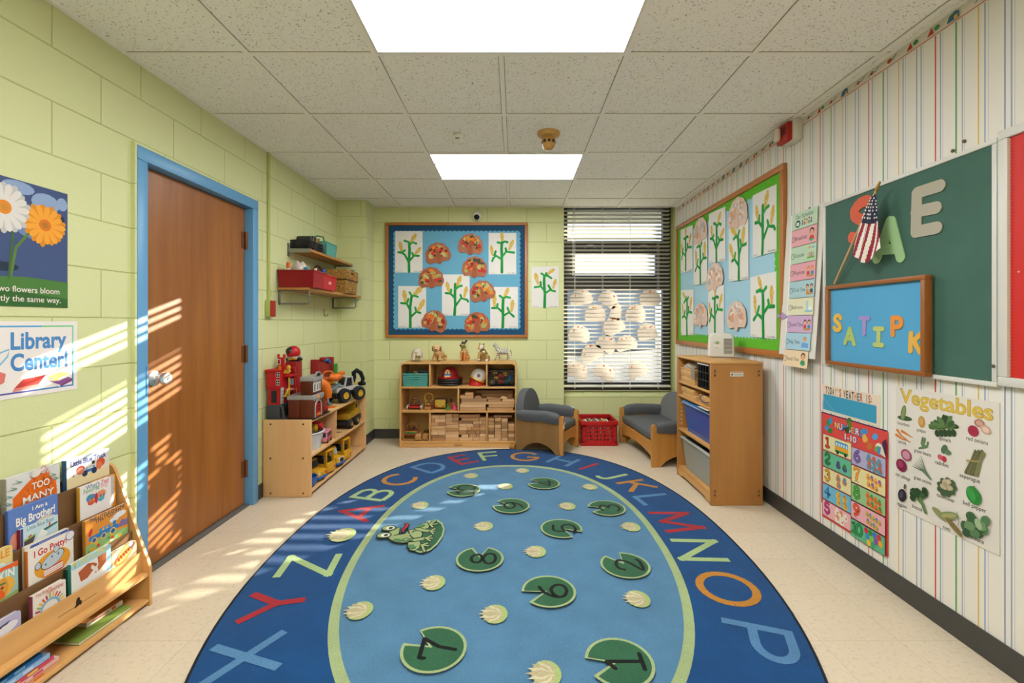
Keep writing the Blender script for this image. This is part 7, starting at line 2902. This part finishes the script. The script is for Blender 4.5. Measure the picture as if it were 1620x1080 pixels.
toy_car('yellow toy car with blue trim and a green roof light beside the blue tub', 3.425, 'car', -14, -1.535)
toy_car('open sided yellow toy bus between the yellow car and the yellow truck', 3.60, 'bus', -12)
toy_car('yellow toy truck with pale windscreen and grey grille on the bottom shelf', 3.765, 'truck', -14, -1.525)
toy_car('open sided yellow toy bus, furthest of the four on the bottom shelf', 3.95, 'bus', -12)

# ================================================================== wall shelves in the corner
def wall_shelf(label, y0, y1, z, dep):
    t = thing('wall_shelf', label, 'wall shelf', (WL, (y0 + y1) / 2, z))
    h = (y1 - y0) / 2
    tbox(.002, dep, -h, h, -.020, 0, wood('shelf', '#c28440', '#ab6f30', 'y'), .002).build('board', t)
    return t, h


S1 = wall_shelf('lower long wooden wall shelf in the corner, holding red bins', 3.41, 4.545, 1.494, .245)
t, h = S1
MG = col('#7c7a76', .4, .5)
for y in (-h + .03, h - .10):
    c = MB()
    c.tube([(.008, y, -.022), (.008, y, -.112), (.020, y, -.122), (.215, y, -.122), (.228, y, -.112), (.228, y, -.022)], .006, MG)
    c.box((.002, y - .012, -.13), (.006, y + .012, -.021), MG)
    c.box((.003, y - .010, -.027), (.236, y + .010, -.021), MG)
    c.build('wire_bracket', t)
S2 = wall_shelf('upper short wooden wall shelf in the corner above the red bins', 3.58, 4.50, 1.81, .172)
t, h = S2
for y in (-h - .003, h + .003):
    c = MB()
    c.box((.002, y - .003, -.030), (.176, y + .003, .002), col('#8f8d80', .4, .3), .002)
    c.box((.0, y - .016, -.060), (.006, y + .016, .045), MG, .002)
    c.build('end_bracket', t)
Z4 = 1.494 + .0005


def bin_box(label, x0, x1, y0, y1, z, h, m, tag_=False):
    t = thing('toy_bin', label, 'storage bin', ((x0 + x1) / 2, (y0 + y1) / 2, z))
    w, d = (x1 - x0) / 2, (y1 - y0) / 2
    c = MB()
    A, B = [(-w * .94, -d * .93), (w * .94, -d * .93), (w * .94, d * .93), (-w * .94, d * .93)], [(-w, -d), (w, -d), (w, d), (-w, d)]
    c.skin([[c.v((x, y, 0)) for x, y in A], [c.v((x, y, h)) for x, y in B], [c.v((x * .96, y * .96, h)) for x, y in B], [c.v((x * .95, y * .95, .004)) for x, y in A]], m)
    c.build('bin_body', t)
    c = MB()
    for s in (-1, 1):
        c.box((-w - .004, s * d - .005, h - .010), (w + .004, s * d + .005, h + .002), m, .003)
        c.box((s * w - .005, -d, h - .010), (s * w + .005, d, h + .002), m, .003)
    c.build('rim', t)
    if tag_:
        a = Art(0)
        a.rect(-.026, -.014, .026, .014, '#c9a8a4'); a.rect(-.02, -.004, .02, .004, '#b07f7c')
        a.build('label_sticker', t, loc=(w * .975, 0, h * .52), rot=(0, R(0), PI / 2))
    return t


bin_box('dark red plastic bin nearest the junction box on the lower wall shelf', -1.775, -1.505, 3.40, 3.585, Z4, .128, plastic('#8e0f16'))
bin_box('bright red plastic bin with a white label on the lower wall shelf', -1.765, -1.515, 3.60, 3.86, Z4, .118, plastic('#b31a1c'), True)


def bottle(label, x, y, z, h, r, body, cap):
    t = thing('bottle', label, 'bottle', (x, y, z))
    MB().lathe([(0, 0), (r, 0), (r, h * .6), (r * .5, h * .76), (r * .5, h * .8), (0, h * .8)], body, seg=18).build('bottle_body', t)
    MB().lathe([(r * .62, h * .76), (r * .62, h), (0, h)], cap, seg=18).build('cap', t)
    return t


bottle('bottle with a large orange cap at the left of the dark red bin', -1.715, 3.44, Z4 + .006, .185, .022, plastic('#c9c2b8'), plastic('#d9631f'))
bottle('bottle with a teal cap in the dark red bin', -1.60, 3.49, Z4 + .006, .155, .024, plastic('#5a8a9c'), plastic('#2f8a9c'))
bottle('small bottle with a white cap in the dark red bin', -1.553, 3.54, Z4 + .006, .150, .016, plastic('#d0ccc4'), plastic('#d6d2ca'))
bottle('bottle with a blue cap in the bright red bin', -1.56, 3.70, Z4 + .006, .160, .026, plastic('#c9c6c0'), plastic('#1f4fa8'))
c = MB()
c.grid(lambda u, v: (.055 * math.sin(PI * (.25 + .6 * v)) * math.cos(2 * PI * u) * (1 + .15 * math.sin(10 * PI * u)), .055 * math.sin(PI * (.25 + .6 * v)) * math.sin(2 * PI * u), .10 + .10 * v + .01 * math.sin(6 * PI * u)), 30, 8, bgm)
tag(c.build('plastic_bag', loc=(-1.665, 3.50, Z4)), 'clear plastic bag of craft bits sticking up from the dark red bin', 'bag')
c = MB().ell((0, 0, 0), (.03, .04, .03), plastic('#3f6f9c')).ell((.02, .05, -.004), (.03, .035, .024), plastic('#8aa4b4'))
tag(c.build('craft_supplies', loc=(-1.585, 3.78, Z4 + .105)), 'blue and grey craft supplies heaped in the bright red bin', 'craft supplies')
t = thing('handbag', 'brown handbag with a tall curved handle on the lower wall shelf behind the bins', 'bag', (-1.733, 4.0, Z4))
MB().box((-.05, -.11, 0), (.05, .11, .150), col('#7c5528', .6), .02).build('bag_body', t)
MB().tube([(0, -.125 + .25 * k / 14, .145 + .085 * math.sin(PI * k / 14)) for k in range(15)], .009, col('#4a2418', .5)).build('bag_handle', t)
MB().box((.02, -.12, .10), (.06, -.07, .20), col('#5c3018', .6), .012).box((.03, .05, .13), (.07, .09, .165), col('#a8622c', .6), .008).build('buckles', t)
# wicker hamper
WK = speck('wicker', '#cc9a48', '#5c3a10', 70, .35, .6, .8, stretch=(1, .35, 1), dist=.004)
t = thing('wicker_basket', 'lidded wicker basket at the corner end of the lower wall shelf', 'basket', (-1.600, 4.205, Z4))
c = MB()
for zz in [.008 + .0105 * i for i in range(11)]:
    f = .90 + .10 * zz / .12
    q = [(-.075 * f, -.15 * f), (.085 * f, -.15 * f), (.085 * f, .15 * f), (-.075 * f, .15 * f)]
    c.tube([(x, y, zz) for x, y in q], .0062, WK, seg=8, close=True)
c.box((-.062, -.128, 0), (.072, .128, .118), WK)
c.build('basket_body', t)
c = MB()
for zz in [.010 + .0105 * i for i in range(8)]:
    f = 1.02 - .5 * max(0, zz - .05)
    q = [(-.078 * f, -.155 * f), (.088 * f, -.155 * f), (.088 * f, .155 * f), (-.078 * f, .155 * f)]
    c.tube([(x, y, .122 + zz) for x, y in q], .0062, WK, seg=8, close=True)
c.box((-.064, -.132, .124), (.074, .132, .200), WK)
c.build('basket_lid', t)
MB().tube([(.09, -.155, .120), (.093, 0, .121), (.09, .155, .120)], .006, col('#4a2f18', .6)).build('dark_binding', t)
MB().tube([(.095, -.03, .19), (.102, 0, .175), (.095, .03, .19)], .005, col('#4a2f18', .6)).build('latch_loop', t)
for i, (y, dx, hh, h, lab) in enumerate(((4.395, .20, .235, '#5f6f60', 'thin green book leaning at the corner end of the lower wall shelf'), (4.425, .215, .215, '#b9a684', 'tan book standing last on the lower wall shelf'), (4.46, .19, .25, '#8a8578', 'grey folder behind the tan book on the lower wall shelf'))):
    tag(tbox(0, dx, -.008, .008, 0, hh, paper(h), .0015).build('picture_book', loc=(WL + .02, y, Z4 + .0 + .0), rot=(R(-3 if i == 0 else 0), 0, 0)), lab, 'book')

# upper shelf: black crate of records, teal basket
Z5 = 1.81 + .0005
t = thing('black_tray', 'dark plastic tray filled with upright cards on the upper wall shelf', 'tray', (-1.705, 3.735, Z5))
w_, d_, h_ = .15, .255, .075
c = MB()
DK = plastic('#1f1b22')
for sg in (-1, 1):
    for zz in (0, .022, .045, .066):
        c.box((-w_ / 2, sg * d_ / 2 - .002, zz), (w_ / 2, sg * d_ / 2 + .002, zz + .010), DK)
        c.box((sg * w_ / 2 - .002, -d_ / 2, zz), (sg * w_ / 2 + .002, d_ / 2, zz + .010), DK)
    for k in range(9):
        c.box((w_ * (k / 8 - .5) - .002, sg * d_ / 2 - .0018, 0), (w_ * (k / 8 - .5) + .002, sg * d_ / 2 + .0018, h_), DK)
    for k in range(14):
        c.box((sg * w_ / 2 - .0018, d_ * (k / 13 - .5) - .002, 0), (sg * w_ / 2 + .0018, d_ * (k / 13 - .5) + .002, h_), DK)
c.box((-w_ / 2, -d_ / 2, 0), (w_ / 2, d_ / 2, .003), DK)
c.build('tray_body', t)
hs = ['#3a3a34', '#6a6a60', '#2f3030', '#8a8a7c', '#3f3f3a', '#5c5c54', '#c9964a', '#b5713c', '#6f7a72']
for i, h in enumerate(hs):
    mb = MB().box((-.055, -.003, 0), (.055, .003, .118 + .006 * (i % 3)), paper(h), mx=Matrix.Rotation(R(-24), 4, 'X'))
    tag(mb.build('card_sleeve', loc=(-1.705, 3.625 + i * .0205, Z5 + .006)), 'upright card in the dark tray on the upper wall shelf, %s from the near end' % ORD[i], 'card', 'cards in the dark tray')
basket('storage_basket', 'teal slotted plastic basket with handle on the upper wall shelf', .15, .22, .115, '#5fa89c', (-1.700, 4.03, Z5), 0, cols=10)
c = MB()
c.tube([(-.07, -.11, .0), (-.06, -.09, .045), (-.02, -.07, .06), (.03, -.07, .05), (.05, -.09, .0)], .006, plastic('#2f7a5c'))
tag(c.build('green_hoop', loc=(-1.70, 4.03, Z5 + .112)), 'dark green hoop handle standing up from the teal basket on the upper wall shelf', 'hoop')
# ================================================================== book display rack on the left
BY0, BY1 = .78, 1.990
bk = thing('book_rack', 'low birch book display rack with sloped pockets against the green wall', 'book rack', (-1.69, (BY0 + BY1) / 2, 0))
oy = (BY0 + BY1) / 2
ox = -1.69
prof = [(-1.783, 0), (-1.783, .610), (-1.765, .618), (-1.748, .606), (-1.738, .585), (-1.690, .455), (-1.645, .325), (-1.597, .195), (-1.588, .165), (-1.587, .0)]
for y in (BY1 - .014, BY0):
    c = MB()
    c.prism([(x - ox, y - oy, z) for x, z in prof], (0, .014, 0), birch('z'))
    c.build('end_panel', bk)
mby = birch('y')
in0, in1 = BY0 + .0145 - oy, BY1 - .0145 - oy
M_DIV = wood('hardboard', '#7d5a38', '#6b4a2c', 'y')
POCK = [(-1.6235, .148, .234, mby, 'front_board'), (-1.662, .16, .325, M_DIV, 'divider'), (-1.700, .24, .452, M_DIV, 'divider'), (-1.738, .34, .578, M_DIV, 'divider')]
for x, z0, z1, m, nm in POCK:
    tbox(x - .004 - ox, x + .001 - ox, in0, in1, z0, z1, m).build(nm, bk)
tbox(-1.781 - ox, -1.774 - ox, in0, in1, .02, .607, M_DIV).build('back_board', bk)
tbox(-1.774 - ox, -1.590 - ox, in0, in1, .130, .147, mby, .003).build('ledge', bk)
tbox(-1.774 - ox, -1.590 - ox, in0, in1, .016, .032, mby, .003).build('bottom_shelf', bk)
for (x0, x1, z) in ((-1.774, -1.7425, .445), (-1.737, -1.7045, .325), (-1.699, -1.6665, .205)):
    tbox(x0 - ox, x1 - ox, in0, in1, z, z + .006, M_DIV).build('pocket_floor', bk)
a = Art(0)
a.rect(-.075, -.001, .075, .001, '#4a3524')
a.fill([(-.014, -.006), (-.008, .010), (-.010, .014), (-.004, .024), (.006, .024), (.008, .012), (.014, .010), (.012, -.006), (.006, -.002), (-.004, -.004)], '#2e2118')
a.oval(.0, .020, .007, .008, '#2e2118')
o = a.build('maker_mark', bk, loc=(-1.6224 - ox, 1.69 - oy, .182), rot=FACE_L)
PAGE = paper('#d9d1c0')
BR2 = random.Random(21)


def book(label, x0, x1, ytop, X, base, thick, cover, art=None, spine=None, lean=1, corner=.0, tilt=0, group=None, vis=.46):
    """x0,x1 photo columns of the front cover, ytop photo row of its top right corner, X the plane it stands in"""
    Ya, Yb = F * -X / (815 - x0), F * -X / (815 - x1)
    zt = EYE - (ytop - 510) * Yb / F
    W, H = Yb - Ya, zt - base
    t = thing('picture_book', label, 'book', (X, (Ya + Yb) / 2, base), group=group, rot=(R(-lean), R(tilt), PI / 2))
    a = Art(0)
    r = corner or .0015
    pts = []
    for cx, cz, a0 in ((W / 2 - r, H - r, 0), (-W / 2, H, None), (-W / 2, 0, None), (W / 2, 0, None)):
        pts += [(cx, cz)] if a0 is None else [(cx + r * math.cos(R(a0 + k * 22.5)), cz + r * math.sin(R(a0 + k * 22.5))) for k in range(5)]
    a.prism([(x, 0, z) for x, z in pts], (0, .0016, 0), paper(cover))
    a.y = -.0001
    if art:
        a.map = lambda x, z, y: (x, y, z + vis * H)
        art(a, W, H * (1 - vis))
        a.map = lambda x, z, y: (x, y, z)
    a.build('front_cover', t)
    c = MB()
    c.prism([(x * .985, .0017, max(0, z - .002)) for x, z in pts], (0, thick - .0034, 0), PAGE)
    c.build('pages', t)
    c = MB()
    c.prism([(x, thick - .0016, z) for x, z in pts], (0, .0016, 0), paper(cover))
    c.build('back_cover', t)
    tbox(-W / 2 - .003, -W / 2 + .0005, 0, thick, 0, H, paper(spine or cover), .0012).build('spine', t)
    return t


def a_carrots(a, W, H):
    for k in range(7): a.rect(-W / 2, H * (.99 - .02 * k) - .02 * k, W / 2, H * (1 - .02 * k) - .02 * k, ['#9fbccb', '#c3ced0', '#d0cdc9', '#b3c8cf', '#d5cfca', '#cbd0cf', '#d6d0c8'][k])
    a.fill([(-W * .40, 0), (-W * .40, H * .42), (-W * .12, H * .74), (W * .06, H * .90), (W * .22, H * .90), (W * .30, H * .72), (W * .42, H * .50), (W * .44, 0)], '#d9661c')
    for k in range(70):
        x, z = BR2.uniform(-.38, .42) * W, BR2.uniform(.05, .86) * H
        if abs(x - .12 * W) > W * .36 * (1.0 - z / H) + .06 * W: continue
        a.fill([(x, z), (x + .006, z + .003), (x + .020 * BR2.uniform(-1, 1), z + .022)], BR2.choice(['#e0761f', '#c9501a', '#e58a2c', '#d86a1a', '#8a4a1a']))
    for x, z in ((-.42, .48), (-.34, .66), (-.25, .80), (.40, .70), (.45, .58), (-.44, .3)):
        for q in (-.01, 0, .01): a.line([(x * W, z * H), (x * W - .02 + q, z * H + .012 - abs(q))], [.005, .001], '#7c9a84')
    a.oval(W * .02, H * .93, .018, .014, '#d9cfc4', 30); a.oval(W * .16, H * .97, .012, .016, '#c9a8a0'); a.line([(W * .02, H * .92), (W * .16, H * .99)], .008, '#dcd4ca')
    for s, x, z, r in (('TOO', .10, .50, 16), ('MANY', .06, .20, 14), ('CARROTS', .0, -.10, 16)):
        a.text(s, x * W, z * H, .034, '#e6e0d4', 'c', bold=.015, w=W * (.34, .60, .80)[('TOO', 'MANY', 'CARROTS').index(s)], rot=0, arc=1.0)


def a_truck(a, W, H):
    a.rect(-W / 2, 0, W / 2, H * .5, '#d9c69a'); a.rect(-W / 2, H * .42, W / 2, H * .5, '#d8cdb4')
    a.rect(-W / 2, H * .9, W / 2, H, '#b9c6cc')
    a.text('Little Blue Truck', 0, H * .76, .030, '#2b4080', 'c', bold=.035, w=W * .84)
    a.rect(-W * .16, H * .44, W * .20, H * .53, '#3f6fae', r=.005); a.rect(-W * .08, H * .52, W * .14, H * .60, '#4f7fbc', r=.005)
    a.rect(-W * .05, H * .535, W * .10, H * .585, '#d9cbb0')
    for x in (-.10, .12): a.oval(x * W, H * .43, .012, .012, '#2c3550')
    a.oval(-W * .20, H * .60, .018, .015, '#8c2a30'); a.oval(-W * .20, H * .54, .016, .014, '#c97a5c'); a.oval(W * .28, H * .62, .020, .018, '#c9502c'); a.oval(W * .24, H * .54, .014, .016, '#d9714c')
    a.oval(W * .10, H * .70, .007, .008, '#2a2a2c'); a.oval(-W * .36, H * .46, .004, .004, '#b5763c')


def a_brother(a, W, H):
    a.rect(-W * .08, H * .93, W * .32, H * .938, '#3f568c')
    a.text('I Am a', W * .12, H * .80, .020, '#e6dfcf', 'c', bold=.02)
    a.text('Big Brother!', W * .04, H * .54, .040, '#e8e0d0', 'c', bold=.024, w=W * .80)
    a.oval(W * .22, H * .30, W * .27, H * .24, '#d98a74'); a.oval(-W * .36, H * .2, .02, .03, '#d98a74'); a.oval(W * .22, H * .34, W * .22, H * .2, '#c9b8a4')


def a_boat(a, W, H):
    a.rect(-W / 2, 0, W / 2, H, '#b9cdd0'); a.rect(-W * .5, 0, -W * .44, H, '#38427c')
    a.text('Little Blue Boat', W * .02, H * .80, .020, '#56697c', 'c', w=W * .72)
    a.fill([(-W * .42, H * .42), (-W * .10, H * .54), (-W * .14, H * .46), (-W * .42, H * .34)], '#7fae3c'); a.fill([(-W * .42, H * .34), (-W * .12, H * .46), (-W * .2, H * .1), (-W * .42, H * .1)], '#5a4a44')
    a.fill([(W * .06, H * .50), (W * .48, H * .66), (W * .48, H * .58), (W * .10, H * .42)], '#3f9c94'); a.fill([(W * .0, H * .54), (W * .48, H * .68), (W * .48, H * .62), (W * .04, H * .48)], '#4a4a40')
    a.fill([(-W * .14, H * .14), (W * .04, H * .62), (W * .20, H * .38), (W * .16, H * .16)], '#dcdcd6'); a.line([(W * .26, H * .6), (W * .26, H * .76)], .005, '#b5402c'); a.line([(-W * .30, H * .5), (-W * .24, H * .54)], .005, '#b5402c')


def a_bug(a, W, H):
    a.text("What's", -W * .10, H * .86, .026, '#6f86a4', 'c', bold=.02, w=W * .44); a.text('Your', W * .30, H * .87, .026, '#c9524c', 'c', bold=.02, w=W * .26)
    a.text('Favorite', -W * .14, H * .76, .026, '#6f9c6c', 'c', bold=.02, w=W * .50); a.text('Bug?', W * .28, H * .77, .026, '#d99a94', 'c', bold=.02, w=W * .26)
    a.rect(-W * .34, H * .705, W * .26, H * .712, '#a4a09a')
    for s, h in ((-1, '#3f86a8'), (1, '#d98a5c')):
        a.oval(s * .022, H * .56, .022, .017, h, 20 * s); a.oval(s * .020, H * .46, .017, .013, ['#c9502c', '#4f9cb0'][s > 0], -10 * s)
        for k in range(4): a.oval(s * (.012 + .007 * k), H * (.50 + .03 * (k % 2)), .005, .004, ['#d9a52c', '#c2304a', '#5fae8c', '#8a5aa0'][k])
    a.oval(0, H * .51, .007, .022, '#b5304c'); a.line([(0, H * .6), (-.012, H * .67)], .002, '#b5304c'); a.line([(0, H * .6), (.012, H * .68)], .002, '#b5304c')


def a_orange(a, W, H):
    for k in range(4): a.oval(W * .30, H * (.2 + .22 * k), .014, .020, '#b5b0ac')


def a_potty(a, W, H):
    a.oval(W * .02, H * .36, W * .40, H * .36, '#d9922c'); a.text('I Go Potty!', -W * .02, H * .74, .032, '#c03a3c', 'c', bold=.03, w=W * .72)
    a.oval(W * .02, H * .46, W * .27, H * .19, '#2c3236', 18); a.oval(W * .02, H * .46, W * .255, H * .178, '#b3bcc2', 18)
    for x, z in ((-.30, .46), (.10, .70)): a.oval(x * W, z * H, .011, .013, '#2c3236'); a.oval(x * W, z * H, .009, .011, '#b3bcc2')
    for x, z in ((-.14, .40), (.0, .54), (.14, .54)): a.oval(x * W, z * H, .0035, .004, '#5f6468')
    a.fill([(-W * .20, H * .06), (-W * .16, H * .24), (W * .22, H * .30), (W * .26, H * .06)], '#c04a48')
    for k in range(3): a.line([(-W * .18, H * (.10 + .055 * k)), (W * .24, H * (.12 + .055 * k))], .005, '#e0d6cc', caps=False)
    a.oval(W * .42, H * .90, .018, .018, '#5a6fa4'); a.oval(W * .42, H * .90, .015, .015, '#d8d0cc')


def a_strip(a, W, H):
    a.rect(-W * .40, H * .88, W * .49, H * .97, '#4a5696', r=.004); a.rect(-W * .2, H * .92, W * .3, H * .93, '#b4b8d0')


def a_engine(a, W, H):
    a.rect(-W / 2, 0, W / 2, H, '#d58a34'); a.fill([(-W / 2, 0), (W / 2, 0), (W / 2, H * .20), (0, H * .34), (-W / 2, H * .24)], '#8cae6c')
    a.text('THE LITTLE ENGINE', 0, H * .89, .022, '#3a4a52', 'c', bold=.022, w=W * .86); a.text('THAT COULD', W * .02, H * .80, .022, '#3f4a52', 'c', bold=.022, w=W * .62)
    a.oval(W * .30, H * .74, .030, .012, '#d6d6d6'); a.oval(W * .16, H * .66, .022, .010, '#d0d2d4'); a.fill([(W * .2, H * .34), (W * .36, H * .55), (W * .44, H * .48), (W * .5, H * .52), (W * .5, H * .3)], '#7c6a94')
    a.rect(-W * .44, H * .34, W * .26, H * .47, '#2f78b4', r=.006); a.rect(-W * .20, H * .47, W * .06, H * .58, '#3a86c0', r=.004); a.rect(W * .12, H * .47, W * .20, H * .62, '#2f78b4')
    for x in (-.14, -.05): a.rect(x * W, H * .49, (x + .06) * W, H * .55, '#d5a24a')
    for x, r in ((-.32, .012), (-.1, .012), (.12, .014)): a.oval(x * W, H * .32, r, r, '#d9b45c'); a.oval(x * W, H * .32, r * .7, r * .7, '#2f5f90')
    for k in range(10): a.oval(BR2.uniform(-.46, .3) * W, BR2.uniform(.04, .22) * H, .008, .006, BR2.choice(['#c9402c', '#d9d2c0', '#5f9c5c', '#d9a52c']))
    a.oval(-W * .40, H * .60, .007, .016, '#c03a34', -20)


def a_pumpkin(a, W, H):
    a.rect(-W / 2, 0, W / 2, H, '#8fb4b0'); a.fill([(-W / 2, H), (W / 2, H), (W / 2, H * .84), (W * .2, H * .9), (-W * .1, H * .82), (-W / 2, H * .88)], '#d9602c')
    a.text('PUMPKIN', -W * .02, H * .64, .040, '#e0dccf', 'c', bold=.02, w=W * .88)
    a.oval(W * .16, H * .44, .036, .032, '#d9a548'); a.oval(W * .16, H * .44, .016, .030, '#c98f38'); a.oval(-W * .1, H * .22, .040, .03, '#d9581f'); a.oval(W * .14, H * .44, .005, .005, '#8a3a1c')
    a.fill([(-W / 2, 0), (W / 2, 0), (W / 2, H * .2), (0, H * .14), (-W / 2, H * .2)], '#8fa05c'); a.line([(-W * .2, H * .5), (W * .0, H * .56), (W * .2, H * .54)], .006, '#4f6a4a')


def a_bubble(a, W, H):
    a.text('BUBBLE', W * .0, H * .78, .036, '#d98a34', 'c', bold=.03, w=W * .84); a.oval(-W * .1, H * .5, .03, .03, '#d9c9a4'); a.oval(W * .2, H * .6, .012, .012, '#cfd6d6')


def a_zebra(a, W, H):
    a.rect(-W / 2, H * .76, W / 2, H, '#8fc0d6', r=.008); a.rect(W * .38, 0, W / 2, H * .8, '#9cc8d8')
    a.text('MY DAD is a ZEBRA', -W * .02, H * .82, .030, '#d2c860', 'c', bold=.03, w=W * .86)
    a.fill([(-W * .34, H * .58), (-W * .1, H * .72), (W * .06, H * .62), (W * .14, H * .5), (W * .02, H * .36), (-W * .12, H * .2), (-W * .28, H * .2)], '#a85834')
    a.fill([(W * .14, H * .76), (W * .38, H * .76), (W * .36, H * .4), (W * .2, H * .24), (W * .06, H * .2), (W * .16, H * .46)], '#b8683c')
    for k in range(5): a.oval(W * (.0 + .03 * k), H * (.50 - .05 * k), .005, .008, '#d9cec4')


def a_sun(a, W, H):
    for k in range(13):
        t = R(180 * k / 12)
        a.line([(W * .34 * math.cos(t), H * .12 + W * .34 * math.sin(t)), (W * .44 * math.cos(t), H * .12 + W * .44 * math.sin(t))], .006, ['#c9502c', '#d9a53c', '#8aa45c', '#b5304c'][k % 4])
    a.line([(W * .28 * math.cos(R(q)), H * .12 + W * .28 * math.sin(R(q))) for q in range(0, 181, 12)], .007, '#6fa4bc')
    a.text('You Are My', -W * .18, H * .85, .022, '#c9625c', 'c', w=W * .5) ; a.text('Sunshine', W * .16, H * .76, .022, '#c9625c', 'c', w=W * .5)


def a_hotdog(a, W, H):
    a.oval(0, H * .60, W * .46, H * .34, '#d9772c', 30); a.oval(0, H * .62, W * .40, H * .25, '#e0a860', 30)
    for k in range(6): a.oval(-W * .24 + k * W * .10, H * (.44 + .06 * k), .004, .010, '#c9502c', 30)
    a.oval(W * .26, H * .88, .013, .013, '#7c86a8'); a.oval(W * .26, H * .88, .009, .009, '#cfd2d6')


def a_purple(a, W, H):
    a.oval(W * .1, H * .46, W * .34, H * .22, '#d6d0d2', 12); a.fill([(W * .02, H * .74), (W * .26, H * .80), (W * .2, H * .68), (W * .02, H * .66)], '#4a4a6c'); a.line([(-W * .1, H * .64), (W * .06, H * .67)], .004, '#33343c')


XT = dict(t4=-1.7435, t3=-1.7055, t2=-1.668, t1=-1.630)
book('Too Many Carrots picture book, orange heap cover, top row of the book rack', 12, 96, 732, XT['t4'], .452, .020, '#cfccc8', a_carrots, '#8a8478', corner=.012)
book('Little Blue Truck board book at the far end of the top row of the rack', 107, 174, 708, XT['t4'], .452, .018, '#d6cdbf', a_truck, '#2c4f6c', corner=.010)
book('blue I Am a Big Brother book in the third pocket of the rack', 21, 98, 780, XT['t3'], .332, .010, '#5c79b4', a_brother, '#46609c', corner=.006)
book('Little Blue Boat board book in front of the Big Brother book', 34, 93, 813, XT['t3'] + .0, .332, .010, '#b9cdd0', a_boat, '#7a2430', corner=.004, vis=.60)
bpy.data.objects[[o.name for o in bpy.data.objects if o.get('label', '').startswith('blue I Am a Big')][0]].location.x -= .0125
book('orange book with grey spots behind the favorite bug book', 150, 184, 749, XT['t3'] - .014, .332, .010, '#dd8c24', a_orange, '#b8862c')
book("white What's Your Favorite Bug book with a butterfly", 128, 177, 753, XT['t3'], .332, .012, '#ddd6d0', a_bug, '#b8862c', corner=.006)
book('Bubble board book with yellow cover at the left edge of the rack', -40, 22, 860, XT['t2'] - .012, .212, .010, '#d9bf78', a_bubble, '#c9a04a', corner=.010)
book('Pumpkin book with teal and orange cover at the left edge of the rack', -45, 30, 885.5, XT['t2'], .212, .010, '#8fb4b0', a_pumpkin, '#b56a2c', corner=.012)
book('white board book with a blue title strip behind I Go Potty', 42, 110, 834, XT['t2'] - .013, .212, .010, '#d5cdbe', a_strip, '#c9b89c', corner=.004)
book('I Go Potty board book with an orange circle on a white cover', 46, 117.5, 838.5, XT['t2'], .212, .012, '#ddd4c8', a_potty, '#b5682c', corner=.008)
book('The Little Engine That Could book with orange cover and a blue train', 137, 203, 794, XT['t2'], .212, .012, '#d58a34', a_engine, '#a8742c', corner=.003)
book('pale purple board book at the front left of the rack', -40, 34, 963, XT['t1'], .148, .012, '#aba4be', a_purple, '#9a94ac', corner=.010)
book('white sunshine board book with rays, front pocket of the rack', 53, 105, 914, XT['t1'], .148, .014, '#d9d0c4', a_sun, '#7c3a4a', corner=.008)
book('My Dad is a Zebra book with brown figures, front pocket of the rack', 114, 176.5, 859, XT['t1'], .148, .012, '#d9d4cc', a_zebra, '#2f7a68', corner=.006)
book('food shaped board book at the far end of the front pocket', 178, 217, 852, XT['t1'], .148, .012, '#d8c49a', a_hotdog, '#c99a4a', corner=.016)
book('dark green spined book behind the zebra book', 107, 170, 866, XT['t1'] - .016, .148, .010, '#2f4a3c', None, '#24382e')


# bottom shelf
def flat_book(label, x, y, z, w, d, h, cover, rz=0, spine=None, txt=None, cat='book'):
    t = thing('picture_book', label, cat, (x, y, z), R(rz))
    c = MB()
    c.box((-w / 2, -d / 2, 0), (w / 2, d / 2, .0018), paper(cover)); c.box((-w / 2, -d / 2, h - .0018), (w / 2, d / 2, h), paper(cover))
    c.build('covers', t)
    c = MB(); c.box((-w / 2 + .002, -d / 2 + .002, .0018), (w / 2 - .002, d / 2 - .002, h - .0018), PAGE)
    c.build('pages', t)
    if spine:
        c = MB(); c.box((w / 2 - .001, -d / 2, 0), (w / 2 + .0015, d / 2, h), paper(spine))
        c.build('spine', t)
        if txt:
            a = Art(0)
            a.rect(-d * .35, h * .35, d * .1, h * .65, txt); a.rect(d * .18, h * .2, d * .3, h * .8, txt)
            a.build('spine_print', t, loc=(w / 2 + .0017, 0, 0), rot=FACE_L)
    return t


ZB_ = .0325
flat_book('large flat green book lying on the bottom shelf of the rack', -1.685, 1.80, ZB_, .15, .22, .012, '#7c9440', -3)
flat_book('small orange and white book lying on the green book', -1.705, 1.845, ZB_ + .0125, .09, .15, .018, '#d98a3c', -4, '#cfc4b8', '#c9502c')
zz = ZB_
for i, (h, cov, sp, tx, dx, y1, lab) in enumerate(((.012, '#d98a3c', '#cf9a6c', '#d9602c', 0, 1.60, 'lowest, orange'), (.014, '#d8c4bc', '#d8a8a0', '#c9505c', -.003, 1.60, 'second from the bottom, pink'),
                                                    (.012, '#c2304a', '#c04a5c', '#d9c24a', -.005, 1.585, 'in the middle, red'), (.016, '#8fb4d6', '#86aed4', '#b8d0e4', -.009, 1.575, 'second from the top, light blue'),
                                                    (.014, '#2f78bc', '#2a70b4', '#7fb4dc', -.015, 1.555, 'topmost, strong blue'))):
    L_ = .27
    flat_book('book in the flat pile on the bottom rack shelf, ' + lab, -1.680 + dx, y1 - L_ / 2, zz, .155, L_, h, cov, 0, sp, tx)
    zz += h + .0006
